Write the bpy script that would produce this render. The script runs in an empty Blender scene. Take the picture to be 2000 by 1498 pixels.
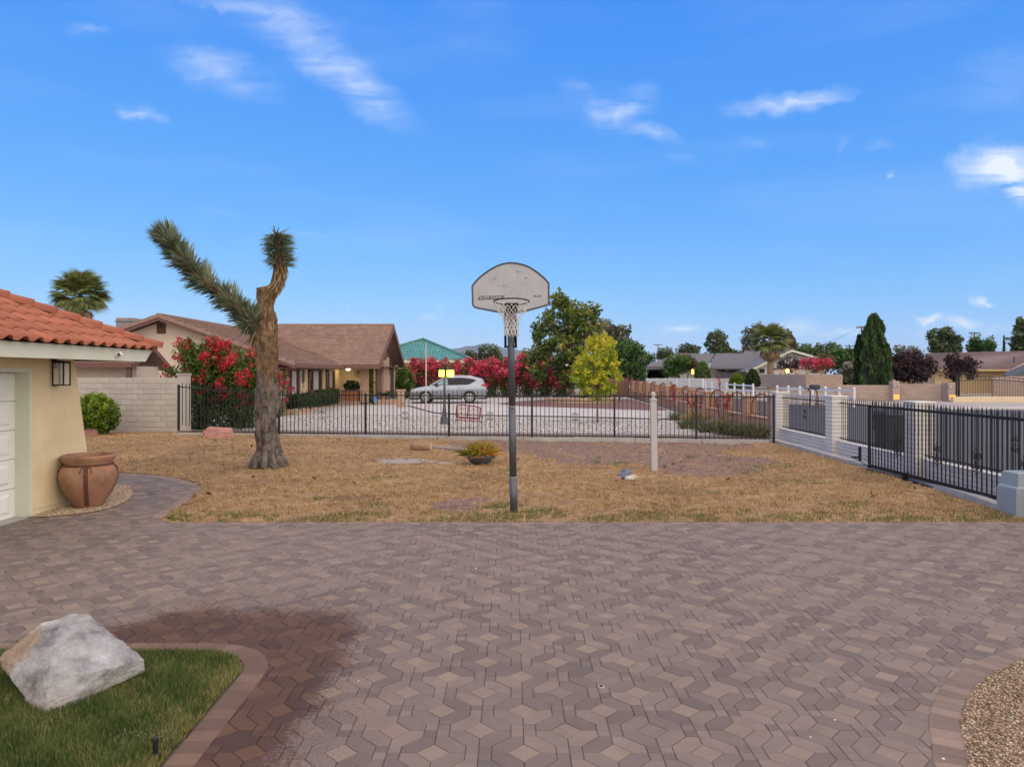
import bpy, bmesh, math, random
import numpy as np
from math import radians as R, sin, cos, pi, sqrt, atan2
from mathutils import Vector, Matrix
random.seed(7); RNG = np.random.default_rng(7)
S = bpy.context.scene
COL = S.collection
H, F, HY, CX = 2.05, 1415.0, 731.0, 1000.0     # camera height (m), focal length, horizon row and centre column in photo pixels

# ---------------------------------------------------------------- camera
cam = bpy.data.cameras.new('camera'); camo = bpy.data.objects.new('camera', cam); COL.objects.link(camo)
camo.location = (0, 0, H); camo.rotation_euler = (R(90), 0, 0)
cam.sensor_width = 36; cam.lens = 36*F/2000; cam.shift_y = -18/2000.0
cam.clip_start = 0.05; cam.clip_end = 40000
S.camera = camo
# ---------------------------------------------------------------- world, sun, exposure
SUN_AZ, SUN_EL = R(146), R(50)        # azimuth clockwise from +Y (the view direction)
SKY_STRENGTH, SUN_STRENGTH = 0.1, 5.0
w = bpy.data.worlds.new('World'); S.world = w; w.use_nodes = True
nt = w.node_tree; nt.nodes.clear()
def N(t, **k):
    n = nt.nodes.new(t)
    for a, b in k.items(): setattr(n, a, b)
    return n
def L(a, b): nt.links.new(a, b)
def M(op, a, b=None, c=None, clamp=False):
    n = nt.nodes.new('ShaderNodeMath'); n.operation = op; n.use_clamp = clamp
    for i, v in enumerate((a, b, c)):
        if v is None: continue
        if isinstance(v, (int, float)): n.inputs[i].default_value = v
        else: nt.links.new(v, n.inputs[i])
    return n.outputs[0]
out = N('ShaderNodeOutputWorld'); bg = N('ShaderNodeBackground'); L(bg.outputs[0], out.inputs[0])
sky = N('ShaderNodeTexSky'); sky.sky_type = 'NISHITA'; sky.sun_disc = False
sky.sun_elevation = SUN_EL; sky.sun_rotation = SUN_AZ; sky.altitude = 900; sky.air_density = 1.0; sky.dust_density = 0.6; sky.ozone_density = 3.5
# colour grade of the whole sky: every channel by one power law
ss = N('ShaderNodeSeparateColor'); L(sky.outputs[0], ss.inputs[0]); hs = N('ShaderNodeCombineColor')
for i, (pw, k) in enumerate(((1.12, .78), (.60, .785), (.15, 1.0))):
    L(M('MULTIPLY', M('POWER', M('MULTIPLY', ss.outputs[i], .1), pw), k*10), hs.inputs[i])
tc = N('ShaderNodeTexCoord'); sp = N('ShaderNodeSeparateXYZ'); L(tc.outputs['Generated'], sp.inputs[0])
yy = M('MAXIMUM', sp.outputs[1], 0.08)
u = M('MULTIPLY', M('DIVIDE', sp.outputs[0], yy), F); v = M('MULTIPLY', M('DIVIDE', sp.outputs[2], yy), F)
cb = N('ShaderNodeCombineXYZ'); L(u, cb.inputs[0]); L(v, cb.inputs[1])
nz = N('ShaderNodeTexNoise'); nz.inputs['Scale'].default_value = 0.011; nz.inputs['Detail'].default_value = 3.5; nz.inputs['Roughness'].default_value = 0.62
L(cb.outputs[0], nz.inputs['Vector'])
vs = N('ShaderNodeVectorMath', operation='SUBTRACT'); L(nz.outputs['Color'], vs.inputs[0]); vs.inputs[1].default_value = (.5, .5, .5)
vsc = N('ShaderNodeVectorMath', operation='SCALE'); L(vs.outputs[0], vsc.inputs[0]); vsc.inputs['Scale'].default_value = 85
va = N('ShaderNodeVectorMath', operation='ADD'); L(cb.outputs[0], va.inputs[0]); L(vsc.outputs[0], va.inputs[1])
CLOUDS = [(690,165,150,42,-38,.55),(430,142,135,40,-20,.5),(545,35,150,55,-30,.5),(390,5,110,14,-6,.35),(275,223,58,17,-22,.55),(175,62,52,14,8,.34),
 (1215,205,85,30,22,.62),(1140,192,66,22,-34,.4),(1285,272,80,22,-24,.58),(1550,202,130,22,7,.7),(1960,335,115,44,-8,1.1),(1995,372,60,26,-30,.8),
 (1960,150,110,60,20,.2),(930,60,120,80,0,.16),(1715,270,34,14,10,.3),(1740,335,14,9,20,.6),(1480,285,40,12,0,.22),(1640,285,6,28,-12,.25),
 (1335,648,50,10,0,.9),(1565,632,56,14,-4,.9),(1650,640,46,10,0,.7),(1928,589,32,9,0,1.0),(1822,620,38,10,0,.9),(1885,632,38,12,0,.9),(840,622,26,7,0,.4),
 (1810,645,60,12,0,.35),(1960,640,50,14,0,.4),(680,592,14,6,0,.4),(420,415,60,8,0,.2),(610,452,70,8,-6,.18),(860,606,14,6,0,.4)]
acc = None
for (cx, cy, ln, wd, ang, amp) in CLOUDS:
    mp = N('ShaderNodeMapping', vector_type='TEXTURE'); L(va.outputs[0], mp.inputs['Vector'])
    mp.inputs['Location'].default_value = (cx-CX, HY-cy, 0); mp.inputs['Rotation'].default_value = (0, 0, R(ang)); mp.inputs['Scale'].default_value = (ln*1.15, wd*1.35, 1e5)
    g = N('ShaderNodeTexGradient', gradient_type='SPHERICAL'); L(mp.outputs[0], g.inputs[0])
    acc = M('MULTIPLY', g.outputs['Fac'], amp) if acc is None else M('MULTIPLY_ADD', g.outputs['Fac'], amp, acc)
def fibre(rot, sx, sy, det, src):
    mp = N('ShaderNodeMapping'); L(src, mp.inputs['Vector']); mp.inputs['Rotation'].default_value = (0,0,R(rot)); mp.inputs['Scale'].default_value = (sx, sy, 0)
    n2 = N('ShaderNodeTexNoise'); n2.inputs['Scale'].default_value = 1; n2.inputs['Detail'].default_value = det; n2.inputs['Roughness'].default_value = .62; n2.inputs['Distortion'].default_value = .6; L(mp.outputs[0], n2.inputs['Vector']); return n2.outputs['Fac']
streak = M('MULTIPLY', M('MULTIPLY_ADD', fibre(26, .0035, .022, 7, cb.outputs[0]), 3.6, -1.15, clamp=True), M('MULTIPLY_ADD', fibre(-8, .009, .05, 6, va.outputs[0]), 2.0, -.1, clamp=True))
acc = M('MULTIPLY', M('POWER', acc, 1.3), 1.45)
n3 = N('ShaderNodeTexNoise'); n3.inputs['Scale'].default_value = 3.0; n3.inputs['Detail'].default_value = 7
mp3 = N('ShaderNodeMapping'); mp3.inputs['Scale'].default_value = (1, 1, 5); L(tc.outputs['Generated'], mp3.inputs['Vector']); L(mp3.outputs[0], n3.inputs['Vector'])
veil = M('MULTIPLY', M('MULTIPLY_ADD', n3.outputs['Fac'], 2.4, -1.2, clamp=True), 0.14)     # thin cirrus over the whole sky
dens = M('ADD', M('MULTIPLY', acc, streak), veil, clamp=True)
mx = N('ShaderNodeMix', data_type='RGBA'); L(dens, mx.inputs['Factor']); L(hs.outputs[0], mx.inputs['A']); mx.inputs['B'].default_value = (7.6, 8.4, 9.8, 1)
L(mx.outputs['Result'], bg.inputs['Color']); bg.inputs['Strength'].default_value = SKY_STRENGTH
sun = bpy.data.lights.new('sun', 'SUN'); suno = bpy.data.objects.new('sun', sun); COL.objects.link(suno)
sun.energy = SUN_STRENGTH; sun.angle = R(140); sun.color = (1.0, .735, .38)
sd = Vector((sin(SUN_AZ)*cos(SUN_EL), cos(SUN_AZ)*cos(SUN_EL), sin(SUN_EL)))
suno.rotation_euler = sd.to_track_quat('Z', 'Y').to_euler()
S.view_settings.view_transform = 'Standard'; S.view_settings.look = 'None'; S.view_settings.exposure = 0.15; S.view_settings.gamma = 1
try: S.view_settings.use_curve_mapping = False
except Exception: pass
S.cycles.use_denoising = True; S.cycles.max_bounces = 6; S.cycles.volume_bounces = 0; S.cycles.transparent_max_bounces = 8

# ---------------------------------------------------------------- helpers
def G(px, py, z=0.0):                      # point of the level ground under a photo pixel
    Y = (H-z)*F/(py-HY); return ((px-CX)/F*Y, Y, z)
def A(px, py, Y):                          # point at depth Y under a photo pixel
    return ((px-CX)/F*Y, Y, H-(py-HY)/F*Y)
def PX(px, Y): return (px-CX)/F*Y
def PZ(py, Y): return H-(py-HY)/F*Y

def link(o, parent=None):
    COL.objects.link(o)
    if parent is not None: o.parent = parent
    return o
def tag(o, label=None, cat=None, group=None, kind=None):
    if label: o['label'] = label
    if cat: o['category'] = cat
    if group: o['group'] = group
    if kind: o['kind'] = kind
    return o
def thing(name, label, cat, loc=(0,0,0), rz=0, group=None):
    o = bpy.data.objects.new(name, None); o.empty_display_size = .1; COL.objects.link(o)
    o.location = loc; o.rotation_euler = (0,0,rz)
    return tag(o, label, cat, group)
def copy_tree(o, parent=None):
    c = o.copy(); COL.objects.link(c); c.parent = parent
    for ch in o.children: copy_tree(ch, c)
    return c
def inst(name, me, parent=None, loc=(0,0,0), rot=(0,0,0), sc=None):
    o = bpy.data.objects.new(name, me); link(o, parent); o.location = loc; o.rotation_euler = rot
    if sc: o.scale = sc
    return o
def nmesh(name, V, Fc, mat=None, tone=None, smooth=False):
    V = np.asarray(V, dtype=np.float32); Fc = np.asarray(Fc, dtype=np.int32)
    me = bpy.data.meshes.new(name); m, k = Fc.shape
    me.vertices.add(len(V)); me.vertices.foreach_set('co', V.ravel())
    me.loops.add(m*k); me.loops.foreach_set('vertex_index', Fc.ravel())
    me.polygons.add(m); me.polygons.foreach_set('loop_start', np.arange(0, m*k, k, dtype=np.int32))
    if smooth: me.polygons.foreach_set('use_smooth', np.ones(m, dtype=bool))
    me.update(calc_edges=True)
    if tone is not None:
        at = me.attributes.new('tone', 'FLOAT', 'FACE'); at.data.foreach_set('value', np.asarray(tone, dtype=np.float32))
    if mat: me.materials.append(mat)
    return me
class MB:
    def __init__(s): s.v = []; s.f = []; s.t = []; s.m = []; s.cur = 0
    def add(s, vs, fs, tone=0.5):
        o = len(s.v); s.v += [tuple(p) for p in vs]; s.f += [tuple(i+o for i in f) for f in fs]; s.t += [tone]*len(fs); s.m += [s.cur]*len(fs); return s
    def box(s, x0, x1, y0, y1, z0, z1, tone=.5):
        return s.add([(x0,y0,z0),(x1,y0,z0),(x1,y1,z0),(x0,y1,z0),(x0,y0,z1),(x1,y0,z1),(x1,y1,z1),(x0,y1,z1)],
            [(0,3,2,1),(4,5,6,7),(0,1,5,4),(1,2,6,5),(2,3,7,6),(3,0,4,7)], tone)
    def cbox(s, x0, x1, y0, y1, z0, z1, b=.005, tone=.5):       # chamfered box
        V = []; 
        for (zz, i) in ((z0, b), (z0+b, 0), (z1-b, 0), (z1, b)):
            V += [(x0+i,y0+b if i==0 else y0+b,zz)] if False else []
            if i: V += [(x0+b,y0+b,zz),(x1-b,y0+b,zz),(x1-b,y1-b,zz),(x0+b,y1-b,zz)]
            else: V += [(x0,y0,zz),(x1,y0,zz),(x1,y1,zz),(x0,y1,zz)]
        Fs = [(3,2,1,0),(12,13,14,15)]
        for k in range(3):
            for j in range(4): Fs.append((k*4+j, k*4+(j+1)%4, k*4+4+(j+1)%4, k*4+4+j))
        return s.add(V, Fs, tone)
    def hexa(s, p, tone=.5):                                      # 8 corners, bottom ring then top ring
        return s.add(p, [(0,3,2,1),(4,5,6,7),(0,1,5,4),(1,2,6,5),(2,3,7,6),(3,0,4,7)], tone)
    def quad(s, a, b, c, d, tone=.5): return s.add([a,b,c,d], [(0,1,2,3)], tone)
    def poly(s, pts, tone=.5): return s.add(pts, [tuple(range(len(pts)))], tone)
    def prism(s, poly, z0, z1, tone=.5):
        n = len(poly); V = [(x,y,z0) for x,y in poly]+[(x,y,z1) for x,y in poly]
        return s.add(V, [tuple(range(n))[::-1], tuple(range(n,2*n))]+[(i,(i+1)%n,n+(i+1)%n,n+i) for i in range(n)], tone)
    def extr(s, pts, d, tone=.5):                                 # polygon of 3-D points extruded by vector d
        n = len(pts); V = [tuple(p) for p in pts]+[(p[0]+d[0],p[1]+d[1],p[2]+d[2]) for p in pts]
        return s.add(V, [tuple(range(n))[::-1], tuple(range(n,2*n))]+[(i,(i+1)%n,n+(i+1)%n,n+i) for i in range(n)], tone)
    def slab(s, poly, z0, z1, gap=.002, ch=.004, tone=.5):        # paver with chamfered top edge
        a = inset(poly, gap); b = inset(poly, gap+ch); n = len(a)
        V = [(x,y,z0) for x,y in a]+[(x,y,z1-ch*.8) for x,y in a]+[(x,y,z1) for x,y in b]
        Fs = [(i,(i+1)%n,n+(i+1)%n,n+i) for i in range(n)]+[(n+i,n+(i+1)%n,2*n+(i+1)%n,2*n+i) for i in range(n)]+[tuple(range(2*n,3*n))]
        return s.add(V, Fs, tone)
    def tube(s, pts, rad, n=8, cap=True, tone=.5, squash=None):
        pts = [Vector(p) for p in pts]; m = len(pts)
        if not hasattr(rad, '__len__'): rad = [rad]*m
        V = []; ref = None
        for i, p in enumerate(pts):
            d = (pts[min(i+1,m-1)]-pts[max(i-1,0)]).normalized()
            if ref is None: ref = Vector((0,0,1)) if abs(d.z) < .9 else Vector((1,0,0))
            a = d.cross(ref).normalized(); b = a.cross(d).normalized(); ref = b
            for k in range(n):
                t = 2*pi*(k+.5)/n; V.append(p+(a*cos(t)+b*sin(t))*rad[i])
        Fs = [(i*n+k, i*n+(k+1)%n, (i+1)*n+(k+1)%n, (i+1)*n+k) for i in range(m-1) for k in range(n)]
        if cap: Fs += [tuple(range(n))[::-1], tuple(range((m-1)*n, m*n))]
        return s.add(V, Fs, tone)
    def lathe(s, prof, n=24, c=(0,0,0), tone=.5, cap=True):
        V = [(c[0]+r*cos(2*pi*k/n), c[1]+r*sin(2*pi*k/n), c[2]+z) for r, z in prof for k in range(n)]; m = len(prof)
        Fs = [(i*n+k, i*n+(k+1)%n, (i+1)*n+(k+1)%n, (i+1)*n+k) for i in range(m-1) for k in range(n)]
        if cap: Fs += [tuple(range(n))[::-1], tuple(range((m-1)*n, m*n))]
        return s.add(V, Fs, tone)
    def mesh(s, name, mat=None, smooth=False, tone=False):
        me = bpy.data.meshes.new(name); me.from_pydata(s.v, [], s.f); me.update()
        mats = mat if isinstance(mat, (list, tuple)) else [mat]
        for m_ in mats:
            if m_: me.materials.append(m_)
        if len(mats) > 1: me.polygons.foreach_set('material_index', s.m)
        if smooth: me.polygons.foreach_set('use_smooth', [True]*len(s.f))
        if tone: me.attributes.new('tone','FLOAT','FACE').data.foreach_set('value', s.t)
        return me
    def obj(s, name, mat=None, parent=None, smooth=False, tone=False, loc=None, rz=None):
        o = bpy.data.objects.new(name, s.mesh(name, mat, smooth, tone)); link(o, parent)
        if loc is not None: o.location = loc
        if rz is not None: o.rotation_euler = (0,0,rz)
        return o
def inset(poly, d):
    n = len(poly); ar = sum(poly[i][0]*poly[(i+1)%n][1]-poly[(i+1)%n][0]*poly[i][1] for i in range(n)); sg = 1 if ar > 0 else -1
    Ls = []
    for i in range(n):
        (x0,y0),(x1,y1) = poly[i], poly[(i+1)%n]; dx, dy = x1-x0, y1-y0; l = sqrt(dx*dx+dy*dy) or 1
        nx, ny = -dy/l*sg, dx/l*sg; Ls.append((x0+nx*d, y0+ny*d, dx/l, dy/l))
    o = []
    for i in range(n):
        ax, ay, adx, ady = Ls[i-1]; bx, by, bdx, bdy = Ls[i]; det = adx*bdy-ady*bdx
        if abs(det) < 1e-6: o.append((bx,by)); continue
        t = ((bx-ax)*bdy-(by-ay)*bdx)/det; o.append((ax+adx*t, ay+ady*t))
    return o
def inpoly(x, y, poly):                     # numpy point-in-polygon
    x = np.asarray(x); y = np.asarray(y); r = np.zeros(x.shape, bool); n = len(poly); j = n-1
    for i in range(n):
        xi, yi = poly[i]; xj, yj = poly[j]
        c = ((yi > y) != (yj > y)) & (x < (xj-xi)*(y-yi)/((yj-yi) or 1e-9)+xi); r ^= c; j = i
    return r
def catmull(P, k=6):
    P = [P[0]]+list(P)+[P[-1]]; o = []
    for i in range(1, len(P)-2):
        for j in range(k):
            t = j/k; q = []
            for d in range(len(P[0])):
                a, b, c, e = P[i-1][d], P[i][d], P[i+1][d], P[i+2][d]
                q.append(.5*(2*b+(c-a)*t+(2*a-5*b+4*c-e)*t*t+(3*b-a-3*c+e)*t**3))
            o.append(tuple(q))
    o.append(tuple(P[-2])); return o

# ---- materials
class NT:
    def __init__(s, name):
        s.m = bpy.data.materials.new(name); s.m.use_nodes = True; s.t = s.m.node_tree; s.b = s.t.nodes['Principled BSDF']; s.o = s.t.nodes['Material Output']
    def n(s, t, **k):
        n = s.t.nodes.new(t)
        for a, b in k.items(): setattr(n, a, b)
        return n
    def l(s, a, b): s.t.links.new(a, b)
    def set(s, sock, v):
        if hasattr(v, 'is_linked') or hasattr(v, 'links'): s.l(v, sock)
        elif isinstance(v, (tuple, list)) and len(v) == 3 and sock.type == 'RGBA': sock.default_value = (*v, 1)
        else: sock.default_value = v
    def math(s, op, a, b=None, c=None, clamp=False):
        n = s.n('ShaderNodeMath', operation=op); n.use_clamp = clamp
        for i, v in enumerate((a, b, c)):
            if v is not None: s.set(n.inputs[i], v)
        return n.outputs[0]
    def mix(s, f, a, b, mode='MIX'):
        n = s.n('ShaderNodeMix', data_type='RGBA', blend_type=mode); s.set(n.inputs['Factor'], f); s.set(n.inputs['A'], a); s.set(n.inputs['B'], b); return n.outputs['Result']
    def coord(s, kind='Object'):
        if kind == 'World': return s.n('ShaderNodeNewGeometry').outputs['Position']
        return s.n('ShaderNodeTexCoord').outputs[kind]
    def noise(s, vec, scale, detail=4, rough=.55, out='Fac', stretch=None):
        if stretch:
            m = s.n('ShaderNodeMapping'); s.l(vec, m.inputs['Vector']); m.inputs['Scale'].default_value = stretch; vec = m.outputs[0]
        n = s.n('ShaderNodeTexNoise'); s.l(vec, n.inputs['Vector']); n.inputs['Scale'].default_value = scale; n.inputs['Detail'].default_value = detail; n.inputs['Roughness'].default_value = rough
        return n.outputs[out]
    def ramp(s, f, stops):
        n = s.n('ShaderNodeValToRGB'); s.set(n.inputs[0], f); e = n.color_ramp.elements
        while len(e) < len(stops): e.new(.5)
        for i, (p, c) in enumerate(stops):
            e[i].position = p; e[i].color = (*c, 1) if hasattr(c, '__len__') else (c, c, c, 1)
        return n.outputs[0]
    def bump(s, h, strength=.3, dist=.01):
        n = s.n('ShaderNodeBump'); n.inputs['Strength'].default_value = strength; n.inputs['Distance'].default_value = dist; s.l(h, n.inputs['Height']); s.l(n.outputs[0], s.b.inputs['Normal'])
    def attr(s, name='tone'): return s.n('ShaderNodeAttribute', attribute_name=name).outputs['Fac']
    def rand(s): return s.n('ShaderNodeObjectInfo').outputs['Random']
def sc3(c, k): return tuple(min(1, x*k) for x in c)
def mat(name, c, rough=.75, var=.18, scale=6, bump=.15, bscale=40, bdist=.004, coord='Object', metal=0, tone=0, rnd=0, spec=.4, dirt=None, coat=0):
    t = NT(name); co = t.coord(coord); f = t.noise(co, scale, 5)
    col = t.ramp(f, [(.25, sc3(c, 1-var)), (.5, c), (.78, sc3(c, 1+var))])
    if tone: col = t.mix(1.0, col, t.ramp(t.attr(), [(0, (1-tone,)*3), (1, (1,)*3)]), 'MULTIPLY')
    if rnd: col = t.mix(1.0, col, t.ramp(t.rand(), [(0, (1-rnd,)*3), (1, (1,)*3)]), 'MULTIPLY')
    if dirt: col = t.mix(t.math('MULTIPLY', t.ramp(t.noise(co, dirt[1], 6, .65), [(.45, 0.), (.7, 1.)]), dirt[2]), col, dirt[0])
    t.l(col, t.b.inputs['Base Color']); t.b.inputs['Roughness'].default_value = rough; t.b.inputs['Metallic'].default_value = metal
    t.b.inputs['Specular IOR Level'].default_value = spec; t.b.inputs['Coat Weight'].default_value = coat
    if bump: t.bump(t.noise(co, bscale, 6, .6), bump, bdist)
    return t.m
def leafmat(name, cols, trans=.28, rough=.55, alpha=None):
    t = NT(name); n = len(cols); col = t.ramp(t.attr(), [((i+.5)/n, c) for i, c in enumerate(cols)])
    t.l(col, t.b.inputs['Base Color']); t.b.inputs['Roughness'].default_value = rough; t.b.inputs['Specular IOR Level'].default_value = .3
    tr = t.n('ShaderNodeBsdfTranslucent'); t.l(t.mix(1., col, (1.3,1.35,.7), 'MULTIPLY'), tr.inputs['Color']); mx = t.n('ShaderNodeMixShader'); mx.inputs[0].default_value = trans
    t.l(t.b.outputs[0], mx.inputs[1]); t.l(tr.outputs[0], mx.inputs[2]); t.l(mx.outputs[0], t.o.inputs[0]); return t.m
def emit(name, c, s):
    t = NT(name); t.b.inputs['Base Color'].default_value = (*c,1); t.b.inputs['Emission Color'].default_value = (*c,1); t.b.inputs['Emission Strength'].default_value = s; return t.m
def glass(name, c, rough=.05):
    t = NT(name); t.b.inputs['Base Color'].default_value = (*c,1); t.b.inputs['Roughness'].default_value = rough; t.b.inputs['Specular IOR Level'].default_value = .8; t.b.inputs['Coat Weight'].default_value = .6; return t.m

# ---- foliage in numpy
def leaves(C, size, aspect=.45, up=.0, tone=None, spread=1.0, direction=None, jit=.35):
    """one diamond-shaped leaf (two triangles) at every row of C"""
    n = len(C); d = RNG.normal(size=(n,3))
    if direction is not None: d = direction+d*spread
    d[:,2] += up; d /= np.linalg.norm(d,axis=1)[:,None]+1e-9
    r = RNG.normal(size=(n,3)); s = np.cross(d, r); s /= np.linalg.norm(s,axis=1)[:,None]+1e-9
    L_ = (size*(1+jit*RNG.normal(size=n)).clip(.4,1.8))[:,None]
    nn = np.cross(d, s)
    a = C-d*L_*.5; b = C+s*L_*aspect*.5+nn*L_*.06; c = C+d*L_*.5; e = C-s*L_*aspect*.5+nn*L_*.06
    V = np.stack([a,b,c,e],1).reshape(-1,3); Fc = np.arange(4*n).reshape(n,4)
    t = RNG.random(n) if tone is None else np.clip(tone, 0, 1)
    return V, Fc, t
def lobes_pts(lobes, n, shell=.55, seed=None):
    """points inside ellipsoid lobes (cx,cy,cz,rx,ry,rz), denser near the surface; returns points and outward directions"""
    vol = np.array([l[3]*l[4]*l[5] for l in lobes])**.75; k = RNG.choice(len(lobes), n, p=vol/vol.sum()); Lb = np.array(lobes, dtype=float)[k]
    d = RNG.normal(size=(n,3)); d /= np.linalg.norm(d,axis=1)[:,None]; r = RNG.random(n)**(1/3.)*(1-shell)+shell*RNG.random(n)**.25
    return Lb[:,:3]+d*Lb[:,3:]*r[:,None], d, k
def merge(parts):
    V = []; Fc = []; T = []; o = 0
    for v_, f_, t_ in parts: V.append(v_); Fc.append(f_+o); T.append(t_); o += len(v_)
    return np.concatenate(V), np.concatenate(Fc), np.concatenate(T)
def leaf_obj(name, parts, m, parent=None):
    V, Fc, T = merge(parts) if isinstance(parts, list) else parts
    return link(bpy.data.objects.new(name, nmesh(name, V, Fc, m, T)), parent)
def clumped(center, rad, nclump, per, csize, shell=.6, flat=1.0, keep=None):
    """leaf positions gathered in clumps inside an ellipsoid: uneven outline with gaps"""
    c, d, _ = lobes_pts([(*center, *rad)], nclump, shell)
    if keep is not None: c = c[keep(c)]
    k = len(c); cs = csize*(.6+.8*RNG.random(k)); p = RNG.normal(size=(k,per,3)); p /= np.linalg.norm(p,axis=2)[:,:,None]
    p *= (RNG.random((k,per))**.4)[:,:,None]*cs[:,None,None]; p[:,:,2] *= flat
    tone = np.repeat(RNG.random(k), per)
    return (c[:,None,:]+p).reshape(-1,3), tone, c
def blades(P, h, wdt, lean=.35, tone=None, z=None):
    n = len(P); a = RNG.random(n)*2*pi; hh = h*(.55+.9*RNG.random(n)); la = RNG.random(n)*2*pi; ll = hh*lean*RNG.random(n)
    s = np.stack([np.cos(a), np.sin(a), np.zeros(n)],1)*(wdt*(.6+.8*RNG.random(n)))[:,None]*.5
    tip = P+np.stack([np.cos(la)*ll, np.sin(la)*ll, hh],1)
    V = np.stack([P-s, P+s, tip],1).reshape(-1,3); return V, np.arange(3*n).reshape(n,3), (RNG.random(n) if tone is None else tone)
def spikes(base, dirs, ln, wd, tone, droop=0.0):
    """long thin pointed blades from base along dirs"""
    n = len(base); d = dirs/np.linalg.norm(dirs,axis=1)[:,None]; r = RNG.normal(size=(n,3)); s = np.cross(d,r); s /= np.linalg.norm(s,axis=1)[:,None]
    L_ = (ln*(.75+.5*RNG.random(n)))[:,None]; tip = base+d*L_; tip[:,2] -= droop*L_[:,0]
    mid = base+d*L_*.45; 
    V = np.stack([base-s*wd*.3, base+s*wd*.3, mid+s*wd*.5, tip, mid-s*wd*.5],1).reshape(-1,3)
    return V, np.arange(5*n).reshape(n,5), tone
def bend(p0, p1, n=6, amp=.1):
    a, b = Vector(p0), Vector(p1); L_ = (b-a).length; o = []
    off = Vector((random.uniform(-1,1), random.uniform(-1,1), random.uniform(0,.6)))*amp*L_
    for i in range(n+1):
        t = i/n; o.append(a.lerp(b, t)+off*sin(pi*t))
    return o
# ================================================================ ground, paving, lawns
def sin_noise(x, y, sc, seed=0):
    r = np.random.default_rng(seed); o = np.zeros_like(np.asarray(x, float)); a = 1.0; tot = 0
    for k in range(5):
        for j in range(3):
            th = r.random()*2*pi; ph = r.random()*2*pi; f = 2*pi/sc*(1.9**k); o = o+a*np.sin((x*cos(th)+y*sin(th))*f+ph); tot += a
        a *= .55
    return o/tot*2
def zy(y): return max(0.0, min(y, 58)-30)*.016            # the neighbour's yard rises gently away from the fence
m_ground = mat('desert soil', (.27,.21,.15), .95, .2, .15, .2, 3, .05, 'World')
tag(MB().quad((-12000,-3000,-.07),(12000,-3000,-.07),(12000,12500,-.07),(-12000,12500,-.07)).obj('ground', m_ground), kind='structure')

# ---- paving stones
CORNER = (-1.69, 5.53)                                      # outer corner of the watered lawn's border
def paver_mat(name, stops, src, wk=1.0):
    t = NT(name); co = t.coord('World')
    tone = t.attr() if src == 'attr' else None
    if tone is None:
        sx = t.n('ShaderNodeSeparateColor'); t.l(t.n('ShaderNodeObjectInfo').outputs['Color'], sx.inputs[0]); tone = sx.outputs[0]
    col = t.ramp(tone, stops)
    col = t.mix(1., col, t.ramp(t.noise(co, 90, 4, .7), [(.3, (.86,.86,.86)), (.7, (1.1,1.1,1.1))]), 'MULTIPLY')
    col = t.mix(1., col, t.ramp(t.noise(co, 5, 4, .6), [(.3, (.9,.89,.9)), (.7, (1.08,1.08,1.06))]), 'MULTIPLY')
    # worn, dusty drift of paler grit
    col = t.mix(t.math('MULTIPLY', t.ramp(t.noise(co, .45, 5, .6), [(.42,0.),(.72,1.)]), .22), col, (.215,.18,.15))
    # water the sprinkler has thrown over the paving beside the lawn: a stain with a speckled edge
    s = t.n('ShaderNodeSeparateXYZ'); t.l(co, s.inputs[0])
    dx = t.math('MAXIMUM', t.math('SUBTRACT', s.outputs[0], CORNER[0]), 0); dy = t.math('MULTIPLY', t.math('MAXIMUM', t.math('SUBTRACT', s.outputs[1], CORNER[1]), 0), .62)
    d = t.math('SQRT', t.math('ADD', t.math('MULTIPLY', dx, dx), t.math('MULTIPLY', dy, dy)))
    left = t.math('MULTIPLY', t.math('MAXIMUM', t.math('SUBTRACT', -2.75, s.outputs[0]), 0), .55)
    d = t.math('ADD', t.math('ADD', d, left), t.math('MULTIPLY_ADD', t.noise(co, 1.6, 6, .7), .62, -.31))
    d = t.math('ADD', d, t.math('MULTIPLY_ADD', t.noise(co, 30, 6, .85), .95, -.475))
    wet = t.ramp(d, [(.40, 1.), (.56, 0.)])
    spk = t.math('MULTIPLY', t.ramp(d, [(.5, 1.), (.98, 0.)]), t.ramp(t.noise(co, 70, 4, .75), [(.52, 0.), (.58, .9)]))
    wet = t.math('MULTIPLY', t.math('MAXIMUM', wet, spk), wk)
    wc = t.mix(1., col, (.50,.35,.24), 'MULTIPLY'); col = t.mix(wet, col, wc)
    t.l(col, t.b.inputs['Base Color']); rg = t.math('MULTIPLY_ADD', wet, -.22, .85); t.l(rg, t.b.inputs['Roughness']); t.b.inputs['Specular IOR Level'].default_value = .2
    t.bump(t.noise(co, 160, 5, .7), .25, .003); return t.m
HEX = [(.0,(.130,.106,.096)),(.28,(.162,.132,.115)),(.62,(.184,.149,.127)),(.9,(.207,.166,.138))]
DIA = [(.0,(.180,.146,.122)),(.3,(.212,.171,.135)),(.75,(.236,.191,.145)),(.95,(.222,.170,.134))]
BRD = [(.0,(.165,.122,.098)),(.5,(.215,.162,.128)),(.95,(.262,.20,.155))]
mh_j, mh_o = paver_mat('paver mauve', HEX, 'attr'), paver_mat('paver mauve single', HEX, 'obj')
md_j, md_o = paver_mat('paver tan', DIA, 'attr'), paver_mat('paver tan single', DIA, 'obj')
mb_o = paver_mat('border brick', BRD, 'obj', .62)
m_joint = mat('joint sand', (.13,.108,.095), .95, .3, 20, .3, 120, .003, 'World')
PATH_R = [(-4.95,10.40),(-5.07,10.86),(-5.22,11.79),(-5.56,13.0),(-5.88,13.55),(-6.7,14.36),(-7.57,14.87),(-8.33,15.06),(-10.5,15.2)]
PATH_L = [(-6.93,10.33),(-6.66,10.40),(-6.30,10.66),(-6.16,11.03),(-6.21,11.65),(-6.46,12.34),(-6.81,12.89),(-7.4,13.37),(-10.5,13.6)]
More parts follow.
